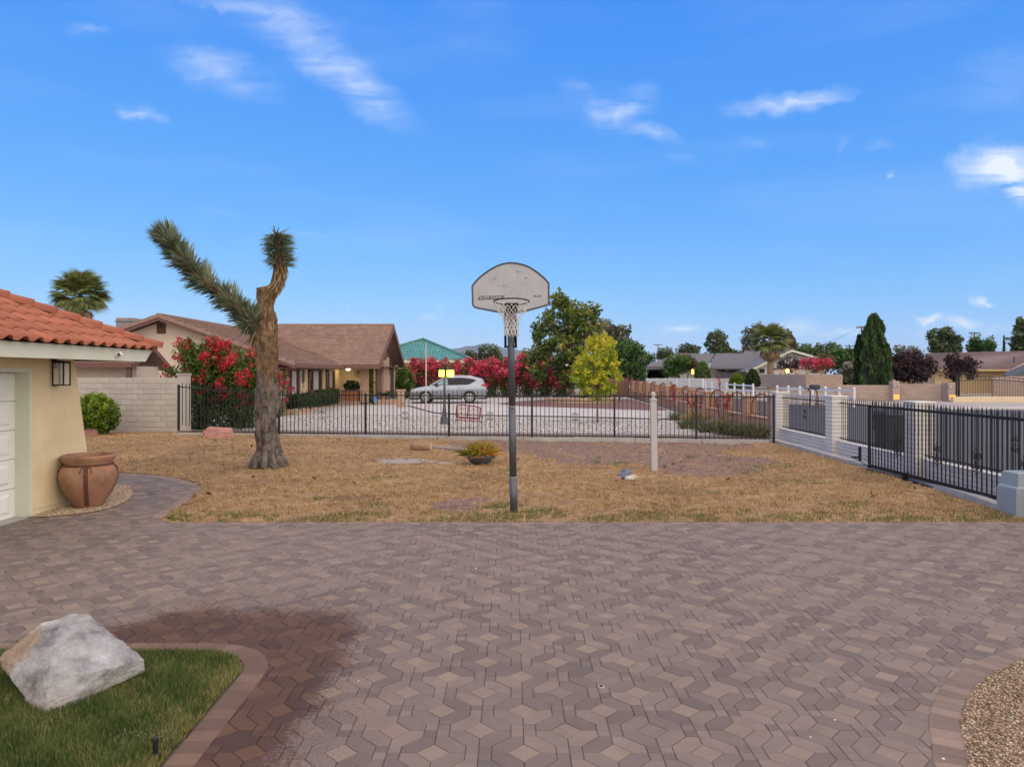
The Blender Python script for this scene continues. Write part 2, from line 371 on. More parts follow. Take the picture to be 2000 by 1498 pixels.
path_poly = PATH_R+PATH_L[::-1]
drive_poly = [(-7.14,2.0),(12.5,2.0),(12.5,10.05),(-4.5,10.06),(-4.8,10.15),(-4.95,10.4),(-7.14,10.47)]
# inner edge of the granite bed at the right and of the green lawn at the left
BED = [(6.5,5.86),(4.7,5.72),(3.85,5.45),(3.53,5.31),(3.15,5.06),(2.87,4.81),(2.64,4.54),(2.47,4.30),(2.32,4.01),(2.21,3.78),(2.12,3.3),(2.15,2.7)]
r0 = .60
ISLE = [(-7.1,5.53)]+[(-1.69-r0+r0*sin(a), 5.53-r0+r0*cos(a)) for a in [i*pi/16 for i in range(9)]]+[(-1.665,3.78),(-1.65,2.6)]
bed_poly = BED+[(6.5,2.7)]; isle_poly = ISLE+[(-7.1,2.6)]
drive = tag(MB().poly([(x,y,-.011) for x,y in drive_poly[:2]+[(12.5,10.3),(-7.14,10.5)]]).obj('driveway', m_joint), kind='structure')
MB().poly([(x,y,-.012) for x,y in path_poly]).obj('path_bed', m_joint, drive)
LT, da, sb = 0.496, 0.0925, 0.0715
def rot(p, k):
    for _ in range(k): p = [(-y, x) for x, y in p]
    return p
P_D = [(da,0),(0,da),(-da,0),(0,-da)]
hl = LT/2
P_H = [(da,0),(hl-sb,0),(hl-sb,sb),(sb,hl-sb),(0,hl-sb),(0,da)]
P_S = [(0,0),(sb,0),(sb,sb),(0,sb)]
OX, OY = .313, 4.18
cand = []
for i in range(-42, 44):
    for j in range(-22, 50):
        if (i+j) % 2: continue
        cx, cy = OX+i*hl, OY+j*hl
        if cy < 2.5 or cy > 15.3: continue
        if abs(cx) > .74*cy+1.6: continue
        cand.append((0, cx, cy, 0))
        for k in range(4):
            cand.append((1, cx, cy, k)); cand.append((2, cx+hl, cy, k))
PC = []
for kd, cx, cy, k in cand:
    q = rot({0:P_D,1:P_H,2:P_S}[kd], k); mx_ = sum(p[0] for p in q)/len(q)+cx; my_ = sum(p[1] for p in q)/len(q)+cy
    PC.append((kd, cx, cy, k, mx_, my_))
ax = np.array([p[4] for p in PC]); ay = np.array([p[5] for p in PC])
ok = (inpoly(ax, ay, drive_poly) | inpoly(ax, ay, path_poly)) & ~inpoly(ax, ay, inset(isle_poly[::-1], .13)) & ~inpoly(ax, ay, inset(bed_poly, .13))
PC = [p for p, o_ in zip(PC, ok) if o_]
infr = lambda p: p[5] > 3.74 and abs(p[4]) < .715*p[5]
meD = MB().slab(P_D, -.03, 0, .0016, .0036).mesh('square_paver', md_o)
meH = MB().slab(P_H, -.03, 0, .0016, .0036).mesh('hexagonal_paver', mh_o)
meS = MB().slab(P_S, -.03, 0, .0014, .0034).mesh('small_square_paver', mh_o)
joined = {0: MB(), 1: MB(), 2: MB()}; cnt = {0:0,1:0,2:0}
for p in sorted(PC, key=lambda p: p[5]):
    kd, cx, cy, k = p[:4]; tone = random.random()
    if random.random() < .09: tone *= .3
    dz = random.uniform(-.0016, .0012)
    if infr(p) and cnt[kd] < 290:
        cnt[kd] += 1
        o = inst(('square_paver','hexagonal_paver','small_square_paver')[kd], (meD,meH,meS)[kd], drive, (cx,cy,dz), (0,0,k*pi/2)); o.color = (tone,0,0,1)
    else:
        q = [(x+cx,y+cy) for x, y in rot({0:P_D,1:P_H,2:P_S}[kd], k)]; joined[kd].slab(q, -.03, dz, .0016, .0036, tone)
for kd, nm in ((0,'square_paver_field'),(1,'hexagonal_paver_field'),(2,'small_square_paver_field')):
    tag(joined[kd].obj(nm, md_j if kd == 0 else mh_j, drive, tone=True), kind='stuff')
def border(line, width, pitch, side, ztop=.004):
    me = MB().slab([(-pitch/2,0),(pitch/2,0),(pitch/2,width),(-pitch/2,width)], -.05, 0, .002, .004).mesh('border_brick', mb_o)
    pts = [Vector(p) for p in line]; s_ = 0; d = pitch/2; i = 0
    tot = sum((pts[k+1]-pts[k]).length for k in range(len(pts)-1))
    while d < tot:
        acc_ = 0
        for k in range(len(pts)-1):
            l_ = (pts[k+1]-pts[k]).length
            if acc_+l_ >= d:
                p = pts[k].lerp(pts[k+1], (d-acc_)/l_); t_ = (pts[k+1]-pts[k]).normalized(); break
            acc_ += l_
        if p.y > 2.5 and abs(p.x) < .74*p.y+1.2:
            a = atan2(t_.y, t_.x)
            o = inst('border_brick', me, drive, (p.x,p.y,ztop+random.uniform(-.0015,.001)), (0,0,a), (1,side,1) if side < 0 else None); o.color = (random.random(),0,0,1)
        d += pitch
border(catmull(BED, 5)[::-1], .172, .105, -1)
border([(-7.0,5.53)]+ISLE[1:], .165, .128, -1)
border(catmull(PATH_R, 5), .20, .125, 1)
border(catmull(PATH_L[1:], 5), .20, .125, -1)
border([(-4.62,10.045),(7.25,10.05)], .10, .105, -1)
drive.data.materials[0] = m_joint
# ---- granite bed (right) and gravel bed beside the clay pot
def stones(name, P, r, m, parent=None, flat=.6):
    n = len(P); O = np.array([(1,0,0),(-1,0,0),(0,1,0),(0,-1,0),(0,0,1),(0,0,-1)], float)
    rr = (r*(.5+RNG.random(n)))[:,None,None]; a = RNG.random(n)*2*pi; J = O[None]*(1+.35*RNG.normal(size=(n,6,1))).clip(.5,1.6)*rr
    c, s = np.cos(a)[:,None], np.sin(a)[:,None]; x = J[:,:,0]*c-J[:,:,1]*s; y = J[:,:,0]*s+J[:,:,1]*c; tilt = RNG.normal(size=(n,1))*.4
    V = np.stack([x, y, J[:,:,2]*flat+x*tilt],2)+P[:,None,:]
    f = np.array([(0,2,4),(2,1,4),(1,3,4),(3,0,4),(2,0,5),(1,2,5),(3,1,5),(0,3,5)]); Fc = (f[None]+np.arange(n)[:,None,None]*6).reshape(-1,3)
    return link(bpy.data.objects.new(name, nmesh(name, V.reshape(-1,3), Fc, m, np.repeat(RNG.random(n), 8))), parent)
def scatter(poly, n, wt=None):
    xs = [p[0] for p in poly]; ys = [p[1] for p in poly]; o = []; tot = 0
    while tot < n:
        x = RNG.uniform(min(xs), max(xs), n*2); y = RNG.uniform(min(ys), max(ys), n*2); k = inpoly(x, y, poly)
        if wt is not None: k &= RNG.random(len(x)) < wt(x, y)
        o.append(np.stack([x[k], y[k]],1)); tot += k.sum()
    return np.concatenate(o)[:n]
def tonemat(name, stops, rough=.9, trans=0):
    t = NT(name); t.l(t.ramp(t.attr(), stops), t.b.inputs['Base Color']); t.b.inputs['Roughness'].default_value = rough; t.b.inputs['Specular IOR Level'].default_value = .25; return t.m
m_dg = mat('decomposed granite', (.27,.19,.125), .95, .25, 30, .5, 150, .006, 'World')
m_dgs = tonemat('granite grit', [(0,(.10,.07,.045)),(.35,(.25,.17,.105)),(.7,(.36,.27,.18)),(1,(.52,.44,.34))])
bin_ = inset(catmull(BED, 5)+[(6.5,2.7)], .165)
bed = tag(MB().poly([(x,y,.003) for x,y in bin_]).obj('gravel_bed', m_dg), kind='structure')
q = scatter([(x,y) for x,y in bin_], 9000, lambda x,y: (x < .74*y+.3)*1.0)
tag(stones('gravel', np.column_stack([q, np.full(len(q), .006)]), .0085, m_dgs), 'brown granite grit in the curved bed at the right edge', 'gravel', kind='stuff')
m_pg = mat('buff gravel', (.40,.31,.20), .95, .25, 40, .5, 120, .006, 'World')
m_pgs = tonemat('buff grit', [(0,(.25,.18,.11)),(.4,(.42,.33,.21)),(1,(.60,.50,.36))])
pb = [(x-.0,y) for x,y in catmull(PATH_L, 5)]; pot_bed = [(-6.93,10.36)]+pb[1:-6]+[(-8.5,13.4),(-8.5,12.0),(-6.93,12.0)]
tag(MB().poly([(x,y,.012) for x,y in pot_bed]).obj('pot_gravel_bed', m_pg), kind='structure')
q = scatter(pot_bed, 4500); tag(stones('pea_gravel', np.column_stack([q, np.full(len(q), .016)]), .011, m_pgs), 'buff pea gravel round the clay pot beside the garage', 'gravel', kind='stuff')

# ---- dry front lawn
LAWN = [(7.15,10.06),(7.42,13),(7.62,17),(7.72,22.6),(0,23.75),(-11.7,25.5),(-15.5,25.3),(-15.5,15.3)]+[(x,y) for x,y in catmull(PATH_R,4)[::-1]]+[(-4.75,10.14),(-4.5,10.06)]
DIRT = [G(*p)[:2] for p in [(860,867),(1000,862),(1180,862),(1500,868),(1440,880),(1395,886),(1500,898),(1520,910),(1480,928),(1400,938),(1300,927),(1240,905),(1130,914),(1060,892),(980,882),(900,880)]]
DIRT2 = [G(*p)[:2] for p in [(835,985),(880,976),(930,974),(965,984),(940,996),(900,1004),(850,998)]]
def edge(x, y, p, amp=.35, sc=1.6, seed=3): return inpoly(x+sin_noise(x,y,sc,seed)*amp, y+sin_noise(x,y,sc,seed+9)*amp*1.5, p)
_EDGE = catmull(PATH_R, 6)
def lawn_z(x, y):
    md = np.exp(-(((x+8.5)/3.5)**2+((y-19.5)/3.5)**2))*.20
    d = np.maximum(y-10.06, 0)
    for (ex, ey) in _EDGE: d = np.minimum(d, np.hypot(x-ex, y-ey))
    f_ = np.clip(d/.22, 0, 1)
    return .004+f_*(.020+.016*sin_noise(x,y,1.3,1)+.020*sin_noise(x,y,.42,2)+.012*sin_noise(x,y*1.6,.26,6)+md*np.clip((y-13)/4,0,1))
st = .1; gx = np.arange(-15.6, 7.9, st); gy = np.arange(10.06, 25.7, st); XX, YY = np.meshgrid(gx, gy); ZZ = lawn_z(XX,YY)
di = edge(XX,YY,DIRT); ZZ = np.where(di, ZZ-.010+.012*sin_noise(XX,YY,.9,5), ZZ)
cxx, cyy = XX[:-1,:-1]+st/2, YY[:-1,:-1]+st/2; keep = inpoly(cxx, cyy, LAWN)
idx = np.arange(XX.size).reshape(XX.shape); fc = np.stack([idx[:-1,:-1],idx[:-1,1:],idx[1:,1:],idx[1:,:-1]],2)[keep]
tn = np.where(edge(cxx,cyy,DIRT)|edge(cxx,cyy,DIRT2,.12,.6), 1.0, 0.0)[keep]
t = NT('dry lawn thatch'); co = t.coord('World'); 
thatch = t.ramp(t.noise(co, 9, 6, .7), [(.3,(.13,.082,.042)),(.5,(.28,.185,.098)),(.72,(.42,.29,.16))])
thatch = t.mix(1., thatch, t.ramp(t.noise(co, .6, 4, .6), [(.3,(.62,.60,.58)),(.5,(.95,.95,.95)),(.7,(1.2,1.17,1.12))]), 'MULTIPLY')
soil = t.ramp(t.noise(co, 7, 7, .75), [(.28,(.105,.068,.05)),(.5,(.195,.130,.098)),(.75,(.29,.21,.16))])
t.l(t.mix(t.attr(), thatch, soil), t.b.inputs['Base Color']); t.b.inputs['Roughness'].default_value = .95; t.b.inputs['Specular IOR Level'].default_value = .15; t.bump(t.noise(co, 26, 7, .7), .7, .03)
tag(link(bpy.data.objects.new('lawn', nmesh('lawn', np.stack([XX,YY,ZZ],2).reshape(-1,3), fc, t.m, tn, True))), kind='structure')
lb_ = MB().poly([(x,y,.0015) for x,y in inset(LAWN,-.10)]).obj('lawn_base', t.m, bpy.data.objects['lawn'])
n = 250000
q = scatter(inset(LAWN,-.022), n, lambda x,y: np.minimum(1, (11./y)**1.5))
kd = edge(q[:,0],q[:,1],DIRT)|edge(q[:,0],q[:,1],DIRT2,.12,.6); thin = sin_noise(q[:,0],q[:,1],.9,8)
kp = (~kd & (thin > -.62+.62*RNG.random(len(q)))) | (kd & (RNG.random(len(q)) < .05)); q = q[kp]
gz = lawn_z(q[:,0],q[:,1])
green = np.clip(1.1-(q[:,1]-10.1)*1.5, 0, 1)*.75*(sin_noise(q[:,0],q[:,1],1.4,12) > -.25)+ .55*(sin_noise(q[:,0],q[:,1],2.2,14) > .8)
pr = np.sqrt((q[:,0]-.03)**2+(q[:,1]-10.6)**2); green = np.maximum(green, (pr < .7)*.75)
tone = np.where(RNG.random(len(q)) < green, .72+.28*RNG.random(len(q)), .66*np.clip(.5+.30*sin_noise(q[:,0],q[:,1],.7,20)+.34*sin_noise(q[:,0],q[:,1]*1.6,.26,6)+.26*RNG.normal(size=len(q)),0,1))  # blades darker in the dips: shadow between tufts put into the tone
m_dry = leafmat('dry grass', [(.20,.12,.058),(.37,.235,.115),(.50,.335,.18),(.58,.41,.235),(.17,.17,.05),(.09,.14,.035)], .2, .8)
hh = np.where(tone > .7, .05, .036)
tag(leaf_obj('dry_grass', blades(np.column_stack([q, gz]), hh, .011, .9, tone), m_dry), 'tan dry grass of the front lawn, greener along the paving', 'grass', kind='stuff')
# tufts of green weed in the bare soil
for (px, py, r, nb) in [(1212,909,.35,60),(1160,906,.3,40),(1352,896,.25,40),(1425,902,.2,30),(1500,915,.5,60),(1465,925,.4,60)]:
    c = G(px,py); P = np.column_stack([c[0]+RNG.normal(size=nb)*r*.45, c[1]+RNG.normal(size=nb)*r*.5, np.full(nb,.02)])
    tag(leaf_obj('weed_tuft', blades(P, np.full(nb,.09), .012, .9, .72+.28*RNG.random(nb)), m_dry), 'low green weeds growing in the bare soil of the lawn', 'weed', 'weeds in the bare soil', 'stuff')
# ---- watered lawn under the boulder
isl = inset([(-7.1,5.53)]+ISLE[1:]+[(-7.1,2.6)], .18)
m_turf = mat('turf soil', (.06,.05,.028), .95, .3, 30, .4, 90, .01, 'World')
tag(MB().poly([(x,y,-.004) for x,y in isl]).obj('green_lawn', m_turf), kind='structure')
vis = [(x,y) for x,y in isl]
q = scatter(vis, 105000, lambda x,y: ((x > -.74*y-.25)&(y > 3.3))*1.0)
dry = (RNG.random(len(q)) < np.clip((q[:,0]+2.06+.10*sin_noise(q[:,0],q[:,1],.4,3))*3.0,0,.45)+.05+.16*(sin_noise(q[:,0],q[:,1],.5,44) > .45))
tone = np.where(dry, .84+.16*RNG.random(len(q)), np.clip(.38+.2*sin_noise(q[:,0],q[:,1],.45,31)+.22*RNG.normal(size=len(q)),0,.82))
m_gr = leafmat('green grass', [(.035,.062,.016),(.07,.115,.028),(.115,.165,.042),(.175,.205,.075),(.33,.275,.12)], .3, .6)
tag(leaf_obj('grass', blades(np.column_stack([q, np.full(len(q),-.004)]), np.full(len(q),.040), .0055, 1.0, tone), m_gr), 'short watered green grass round the pale boulder', 'grass', kind='stuff')

# fallen leaves and clods on the lawn, specks and a drain cap on the paving
q = scatter([(-9,11.5),(7.2,11.5),(7.4,22),(-9,23)], 150); m_litter = leafmat('fallen leaf', [(.07,.04,.025),(.16,.085,.045),(.26,.15,.08)], .1, .8)
tag(leaf_obj('fallen_leaves', leaves(np.column_stack([q, lawn_z(q[:,0],q[:,1])+.03]), np.full(len(q),.085), .55, spread=1, direction=np.array([[0,0,0]])*np.ones((len(q),1))), m_litter), 'scattered brown fallen leaves on the dry lawn', 'leaves', kind='stuff')
q = scatter(DIRT, 380); m_clod = tonemat('soil clod', [(0,(.13,.085,.065)),(.6,(.27,.185,.14)),(.92,(.36,.27,.21)),(1,(.6,.55,.48))])
tag(stones('soil_clods', np.column_stack([q, lawn_z(q[:,0],q[:,1])+.01]), .024, m_clod), 'small clods and stones in the bare soil of the lawn', 'clods', kind='stuff')
dc = thing('drain_cap', 'tiny dark drain cap set in the pavers right of centre', 'drain', (*G(1174,1341)[:2],.001)); MB().lathe([(.006,0),(.022,.0),(.022,.004),(.006,.004)],16).obj('ring', mat('pale drain ring',(.4,.38,.35),.7,.1,9,0), dc); MB().lathe([(.001,.0042),(.014,.0042),(.014,.006),(.001,.006)],12).obj('hole', mat('dark drain hole',(.015,.013,.012),.9,.1,9,0), dc)
tag(stones('grit_specks', np.array([(*G(a,b_)[:2],.003) for a, b_ in ((1607,1230),(1741,1406),(1630,1406),(1843,1482),(1583,1440),(700,1330),(1290,1108),(930,1110))]), .008, mat('white speck',(.7,.7,.68),.8,.05,5,0)), 'white grit specks lying on the pavers', 'grit', kind='stuff')
# ================================================================ the garage at the left
m_stucco = mat('cream stucco', (.68,.56,.345), .9, .07, 2.5, .35, 90, .006, dirt=((.42,.31,.18),1.2,.35))
m_trim = mat('pale green trim', (.62,.64,.52), .7, .06, 3, .1, 60, .002, dirt=((.45,.43,.33),1.5,.4))
m_white = mat('white door paint', (.74,.75,.70), .55, .04, 3, .05, 50, .002)
m_tile = mat('terracotta roof tile', (.40,.135,.075), .85, .2, 7, .2, 60, .004, rnd=.28, dirt=((.20,.10,.075),4,.45))
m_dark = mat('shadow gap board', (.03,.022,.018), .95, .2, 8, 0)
m_black = mat('black iron', (.018,.018,.02), .5, .2, 20, .1, 80, .001, metal=.3)
m_conc = mat('concrete', (.36,.345,.32), .9, .15, 3, .3, 60, .004, 'World', dirt=((.22,.20,.18),1.1,.5))
house = thing('stucco_garage', 'cream stucco garage with clay tile roof at the left edge', 'garage')
XW = -6.93
# wall pier with its battered (sloping) far end, header above the door, near pier out of frame
w_ = MB()
w_.hexa([(XW-.35,10.45,-.1),(XW,10.45,-.1),(XW,12.02,-.1),(XW-.35,12.02,-.1),(XW-.35,10.45,2.35),(XW,10.45,2.35),(XW,11.46,2.35),(XW-.35,11.46,2.35)])
w_.box(XW-.35,XW-.001,5.45,10.449,2.13,2.35); w_.box(XW-.35,XW,3.0,5.449,-.1,2.35)
w_.box(XW-7,XW-.351,11.2,11.46,-.1,2.35)
w_.obj('wall', m_stucco, house)
MB().box(XW-.001,XW+.012,10.5,11.93,.10,.116).obj('weep_screed', m_trim, house)
f = MB(); f.box(XW-.24,XW+.008,10.40,10.452,-.02,2.135); f.box(XW-.24,XW+.008,5.44,10.399,2.08,2.134); f.obj('door_frame', m_trim, house)
gd = MB().box(XW-.27,XW-.235,5.45,10.40,0.0,2.08).obj('garage_door', m_white, house)
for k in range(5):
    z0 = k*.416; sec = MB().cbox(XW-.235,XW-.205,5.45,10.398,z0+.006,z0+.412,.008)
    for j in range(4):
        y1 = 10.28-j*1.21; y0 = y1-1.08; b = .04
        sec.hexa([(XW-.2045,y0,z0+.07),(XW-.2045,y1,z0+.07),(XW-.2045,y1,z0+.35),(XW-.2045,y0,z0+.35),(XW-.187,y0+b,z0+.07+b),(XW-.187,y1-b,z0+.07+b),(XW-.187,y1-b,z0+.35-b),(XW-.187,y0+b,z0+.35-b)])
    sec.obj('door_section', m_white, gd)
MB().box(XW-.30,XW+.02,5.3,10.46,-.03,.008).obj('threshold', m_conc, house)
fa = MB(); fa.hexa([(-6.33,4.5,2.265),(-6.28,4.5,2.265),(-6.28,12.42,2.265),(-6.33,12.42,2.265),(-6.33,4.5,2.465),(-6.28,4.5,2.465),(-6.28,12.64,2.465),(-6.33,12.64,2.465)])
fa.hexa([(-14,12.38,2.265),(-6.331,12.38,2.265),(-6.331,12.43,2.265),(-14,12.43,2.265),(-14,12.58,2.465),(-6.331,12.58,2.465),(-6.331,12.63,2.465),(-14,12.63,2.465)]); fa.obj('fascia', m_trim, house)
MB().box(-14,-6.335,4.5,12.37,2.30,2.32).obj('soffit', m_trim, house)
pt = .445; ang = math.atan(pt); c_, s_ = cos(ang), sin(ang); X0, Z0, Y1 = -6.24, 2.475, 12.66
def roof_z(x): return Z0+pt*(X0-x)
rf = MB(); t5 = 4.2
rf.add([(X0,4.5,Z0),(X0,Y1,Z0),(X0-t5,Y1-t5,Z0+pt*t5),(X0-t5,4.5,Z0+pt*t5),(X0-9,Y1,Z0),(X0-9,Y1-t5,Z0+pt*t5)],[(0,1,2,3),(1,4,5,2)])
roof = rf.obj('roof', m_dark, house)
prof = [(0,.012),(.012,.03),(.045,.058),(.085,.066),(.125,.058),(.158,.03),(.172,.012),(.20,.004),(.235,.002),(.27,.006),(.296,.014)]
tl = MB(); th = .016; Lt = .43
for vz, v in ((.020, 0.0), (-.002, Lt)):
    tl.v += [(u_, v, h_+vz) for u_, h_ in prof]+[(u_, v, h_+vz-th) for u_, h_ in prof]
n_ = len(prof)
for k in range(n_-1):
    tl.f += [(k,k+1,2*n_+k+1,2*n_+k),(n_+k+1,n_+k,3*n_+k,3*n_+k+1),(k,n_+k,n_+k+1,k+1)]
tl.f += [(0,2*n_,3*n_,n_),(n_-1,2*n_-1,4*n_-1,3*n_-1)]; tl.t = [.5]*len(tl.f); tl.m = [0]*len(tl.f)
me_t = tl.mesh('roof_tile', m_tile, True)
Mr = Matrix(((0,-c_,s_),(1,0,0),(0,s_,c_))).to_4x4()
for row in range(10):
    tt = row*.318
    for j in range(16):
        y = Y1-.295*(j+1)-.02
        if y+.15 > Y1-tt*1.0+.05 or y < 7.9: continue
        o = inst('roof_tile', me_t, roof); o.matrix_local = Matrix.Translation((X0+.05-tt, y+random.uniform(-.004,.004), Z0+.006+pt*(tt-.05)+.004))@Mr
hipd = Vector((-1,-1,pt)).normalized(); side = Vector((1,-1,0)).normalized(); up = side.cross(hipd).normalized()
if up.z < 0: side = -side; up = side.cross(hipd).normalized()
cp = MB(); pr = [(-.125,-.05),(-.122,.02),(-.10,.052),(-.06,.07),(0,.076),(.06,.07),(.10,.052),(.122,.02),(.125,-.05)]
for vz, v, k in ((.03,0.,1.),(.0,.41,.93)): cp.v += [(u_*k, v, h_*k+vz) for u_, h_ in pr]
cp.v += [(u_*.86, 0.0, h_*.8+.022) for u_, h_ in pr]
n_ = len(pr)
for k in range(n_-1): cp.f += [(k,k+1,n_+k+1,n_+k),(2*n_+k,2*n_+k+1,k+1,k)]
cp.t = [.5]*len(cp.f); cp.m = [0]*len(cp.f); me_c = cp.mesh('hip_tile', m_tile, True)
Mh = Matrix((side, hipd, up)).transposed().to_4x4()
for k in range(15):
    t_ = -.06+.226*k; o = inst('hip_tile', me_c, roof); o.matrix_local = Matrix.Translation((X0-t_, Y1-t_, Z0+pt*t_+.075))@Mh

ln = thing('wall_lantern', 'black square wall lantern with clear panes on the cream garage wall', 'lantern', (XW, 10.95, 1.88)); ln.scale = (.8,.8,.95)
MB().cbox(.0,.03,-.055,.055,.27,.43,.006).obj('backplate', m_black, ln)
MB().cbox(.02,.14,-.025,.025,.36,.40,.004).obj('arm', m_black, ln)
fr = MB(); b = .011
for x in (.05,.25):
    for y in (-.1,.1): fr.box(x-b,x+b,y-b,y+b,.0,.37)
for z in (0.0,.355): fr.box(.05,.25,-.1-b,-.1+b,z,z+.018); fr.box(.05,.25,.1-b,.1+b,z,z+.018); fr.box(.05-b,.05+b,-.1,.1,z,z+.018); fr.box(.25-b,.25+b,-.1,.1,z,z+.018)
fr.box(.04,.26,-.108,.108,.373,.39); fr.obj('frame', m_black, ln)
tg = NT('clear pane'); tg.b.inputs['Base Color'].default_value = (.9,.92,.9,1); tg.b.inputs['Roughness'].default_value = .05
mt = tg.n('ShaderNodeMixShader'); tb = tg.n('ShaderNodeBsdfTransparent'); mt.inputs[0].default_value = .16; tg.l(tb.outputs[0], mt.inputs[1]); tg.l(tg.b.outputs[0], mt.inputs[2]); tg.l(mt.outputs[0], tg.o.inputs[0])
for (x0,x1,y0,y1) in ((.06,.24,-.1025,-.0985),(.06,.24,.0985,.1025),(.2475,.2515,-.09,.09)): MB().box(x0,x1,y0,y1,.018,.355).obj('pane', tg.m, ln)
MB().lathe([(.004,.17),(.022,.19),(.024,.21),(.012,.25),(.012,.30)],10,(.15,0,0)).obj('bulb', mat('bulb glass',(.8,.8,.75),.15,.02,4,0), ln, True)
MB().tube([(.15,0,.30),(.15,0,.36)],.018,8).obj('socket', m_white, ln)
sc_ = thing('security_camera', 'white dome security camera under the tile roof on the fascia', 'camera', (-6.28, 11.5, 2.365))
MB().lathe([(.05,0),(.05,.02),(.042,.03)],16).obj('base', m_white, sc_).rotation_euler = (0,R(90),0)
MB().lathe([(.045*sin(a),-.045*cos(a)) for a in [i*pi/10 for i in range(1,10)]],16,(.05,0,0)).obj('ball', m_white, sc_, True)
MB().lathe([(.024,0),(.024,.008)],14).obj('lens', m_black, sc_, loc=(.062,-.038,-.004)).rotation_euler = (R(80),0,R(40))

# clay pot
pot = thing('clay_pot', 'large round terracotta pot bound with rusty iron straps', 'pot', (-6.56, 11.22, .012))
t = NT('weathered terracotta'); co = t.coord()
col = t.ramp(t.noise(co, 3.2, 6, .6), [(.25,(.15,.075,.045)),(.48,(.29,.155,.09)),(.7,(.39,.235,.145)),(.85,(.33,.13,.085))])
col = t.mix(t.ramp(t.noise(co, 1.6, 4, .6), [(.5,0.),(.6,.5)]), col, (.30,.10,.075)); t.l(col, t.b.inputs['Base Color']); t.b.inputs['Roughness'].default_value = .8; t.bump(t.noise(co, 30, 6, .6), .25, .006)
m_clay = t.m; m_rust = mat('rusty strap', (.10,.042,.028), .8, .35, 20, .3, 90, .003)
pp = [(.01,.0),(.19,0),(.205,.03),(.25,.10),(.315,.20),(.375,.32),(.408,.44),(.405,.52),(.375,.60),(.335,.645),(.325,.665),(.335,.69),(.362,.73),(.375,.765),(.372,.79),(.355,.80),(.335,.785),(.325,.74),(.31,.66),(.32,.6)]
MB().lathe(pp, 40).obj('body', m_clay, pot, True)
MB().poly([(.32*cos(a),.32*sin(a),.66) for a in [i*2*pi/28 for i in range(28)]]).obj('soil', m_turf, pot)
MB().lathe([(.325,.635),(.349,.637),(.349,.667),(.325,.669)], 40, cap=False).obj('neck_band', m_rust, pot)
for k in range(4):
    sp_ = MB(); hp = [(r+.006,z) for r,z in pp[2:10]]+[(.345,.652)]
    for (r,z),(r2,z2) in zip(hp[:-1],hp[1:]): sp_.hexa([(r-.012,-.03,z),(r,-.03,z),(r,.03,z),(r-.012,.03,z),(r2-.012,-.03,z2),(r2,-.03,z2),(r2,.03,z2),(r2-.012,.03,z2)])
    sp_.obj('strap', m_rust, pot, rz=R(-65+90*k))
    rg = MB(); rg.tube([(.40-.06*abs(sin(a)),.075*cos(a),.57+.075*sin(a)) for a in [i*2*pi/20 for i in range(21)]], .006, 6, False); rg.obj('ring', m_rust, pot, rz=R(-65+90*k))

# ================================================================ boulders
def rock(name, label, cat, pts, m, subdiv=4, amp=.02, sc=.25, seed=1, group=None, smooth=False, cuts=.0):
    bm = bmesh.new()
    for p in pts: bm.verts.new(p)
    bmesh.ops.convex_hull(bm, input=bm.verts[:]); bmesh.ops.delete(bm, geom=[v for v in bm.verts if not v.link_faces], context='VERTS')
    bmesh.ops.triangulate(bm, faces=bm.faces[:])
    for _ in range(subdiv): bmesh.ops.subdivide_edges(bm, edges=bm.edges[:], cuts=1, use_grid_fill=True, smooth=cuts)
    from mathutils import noise as mn
    bm.normal_update()
    for v in bm.verts:
        p = v.co/sc+Vector((seed*7.3,0,0)); k = mn.fractal(p, 1.0, 2.1, 6)+.55*mn.ridged_multi_fractal(p*1.7, .9, 2.2, 5, 1.0, 2.0)*.35
        v.co += v.normal*k*amp
    me = bpy.data.meshes.new(name); bm.to_mesh(me); bm.free(); me.materials.append(m)
    if smooth: me.polygons.foreach_set('use_smooth', [True]*len(me.polygons))
    return tag(link(bpy.data.objects.new(name, me)), label, cat, group)
t = NT('pale quartz boulder'); co = t.coord(); 
col = t.ramp(t.noise(co, 5, 7, .65), [(.33,(.16,.155,.15)),(.45,(.33,.335,.335)),(.58,(.47,.475,.475)),(.70,(.66,.66,.65))])
sxb = t.n('ShaderNodeSeparateXYZ'); t.l(co, sxb.inputs[0])
lm = t.math('ADD', t.math('MULTIPLY_ADD', sxb.outputs[0], -3.2, -9.75), t.math('MULTIPLY_ADD', t.noise(co, 4, 6, .65), 1.6, -.8))
col = t.mix(t.ramp(lm, [(.42,0.),(.55,.85)]), col, t.ramp(t.noise(co, 14, 6, .7), [(.3,(.24,.15,.085)),(.7,(.45,.33,.21))]))
g_ = t.n('ShaderNodeNewGeometry'); sx = t.n('ShaderNodeSeparateXYZ'); t.l(co, sx.inputs[0])
low = t.math('ADD', t.math('MULTIPLY', sx.outputs[2], -3.2), t.math('MULTIPLY_ADD', t.noise(co, 3, 4), .9, .15), clamp=True)
col = t.mix(t.math('MULTIPLY', low, .6), col, (.36,.29,.20)); t.l(col, t.b.inputs['Base Color']); t.b.inputs['Roughness'].default_value = .85; t.bump(t.math('ADD', t.noise(co, 9, 10, .75), t.math('MULTIPLY', t.noise(co, 45, 6, .7), .4)), 1.0, .05)
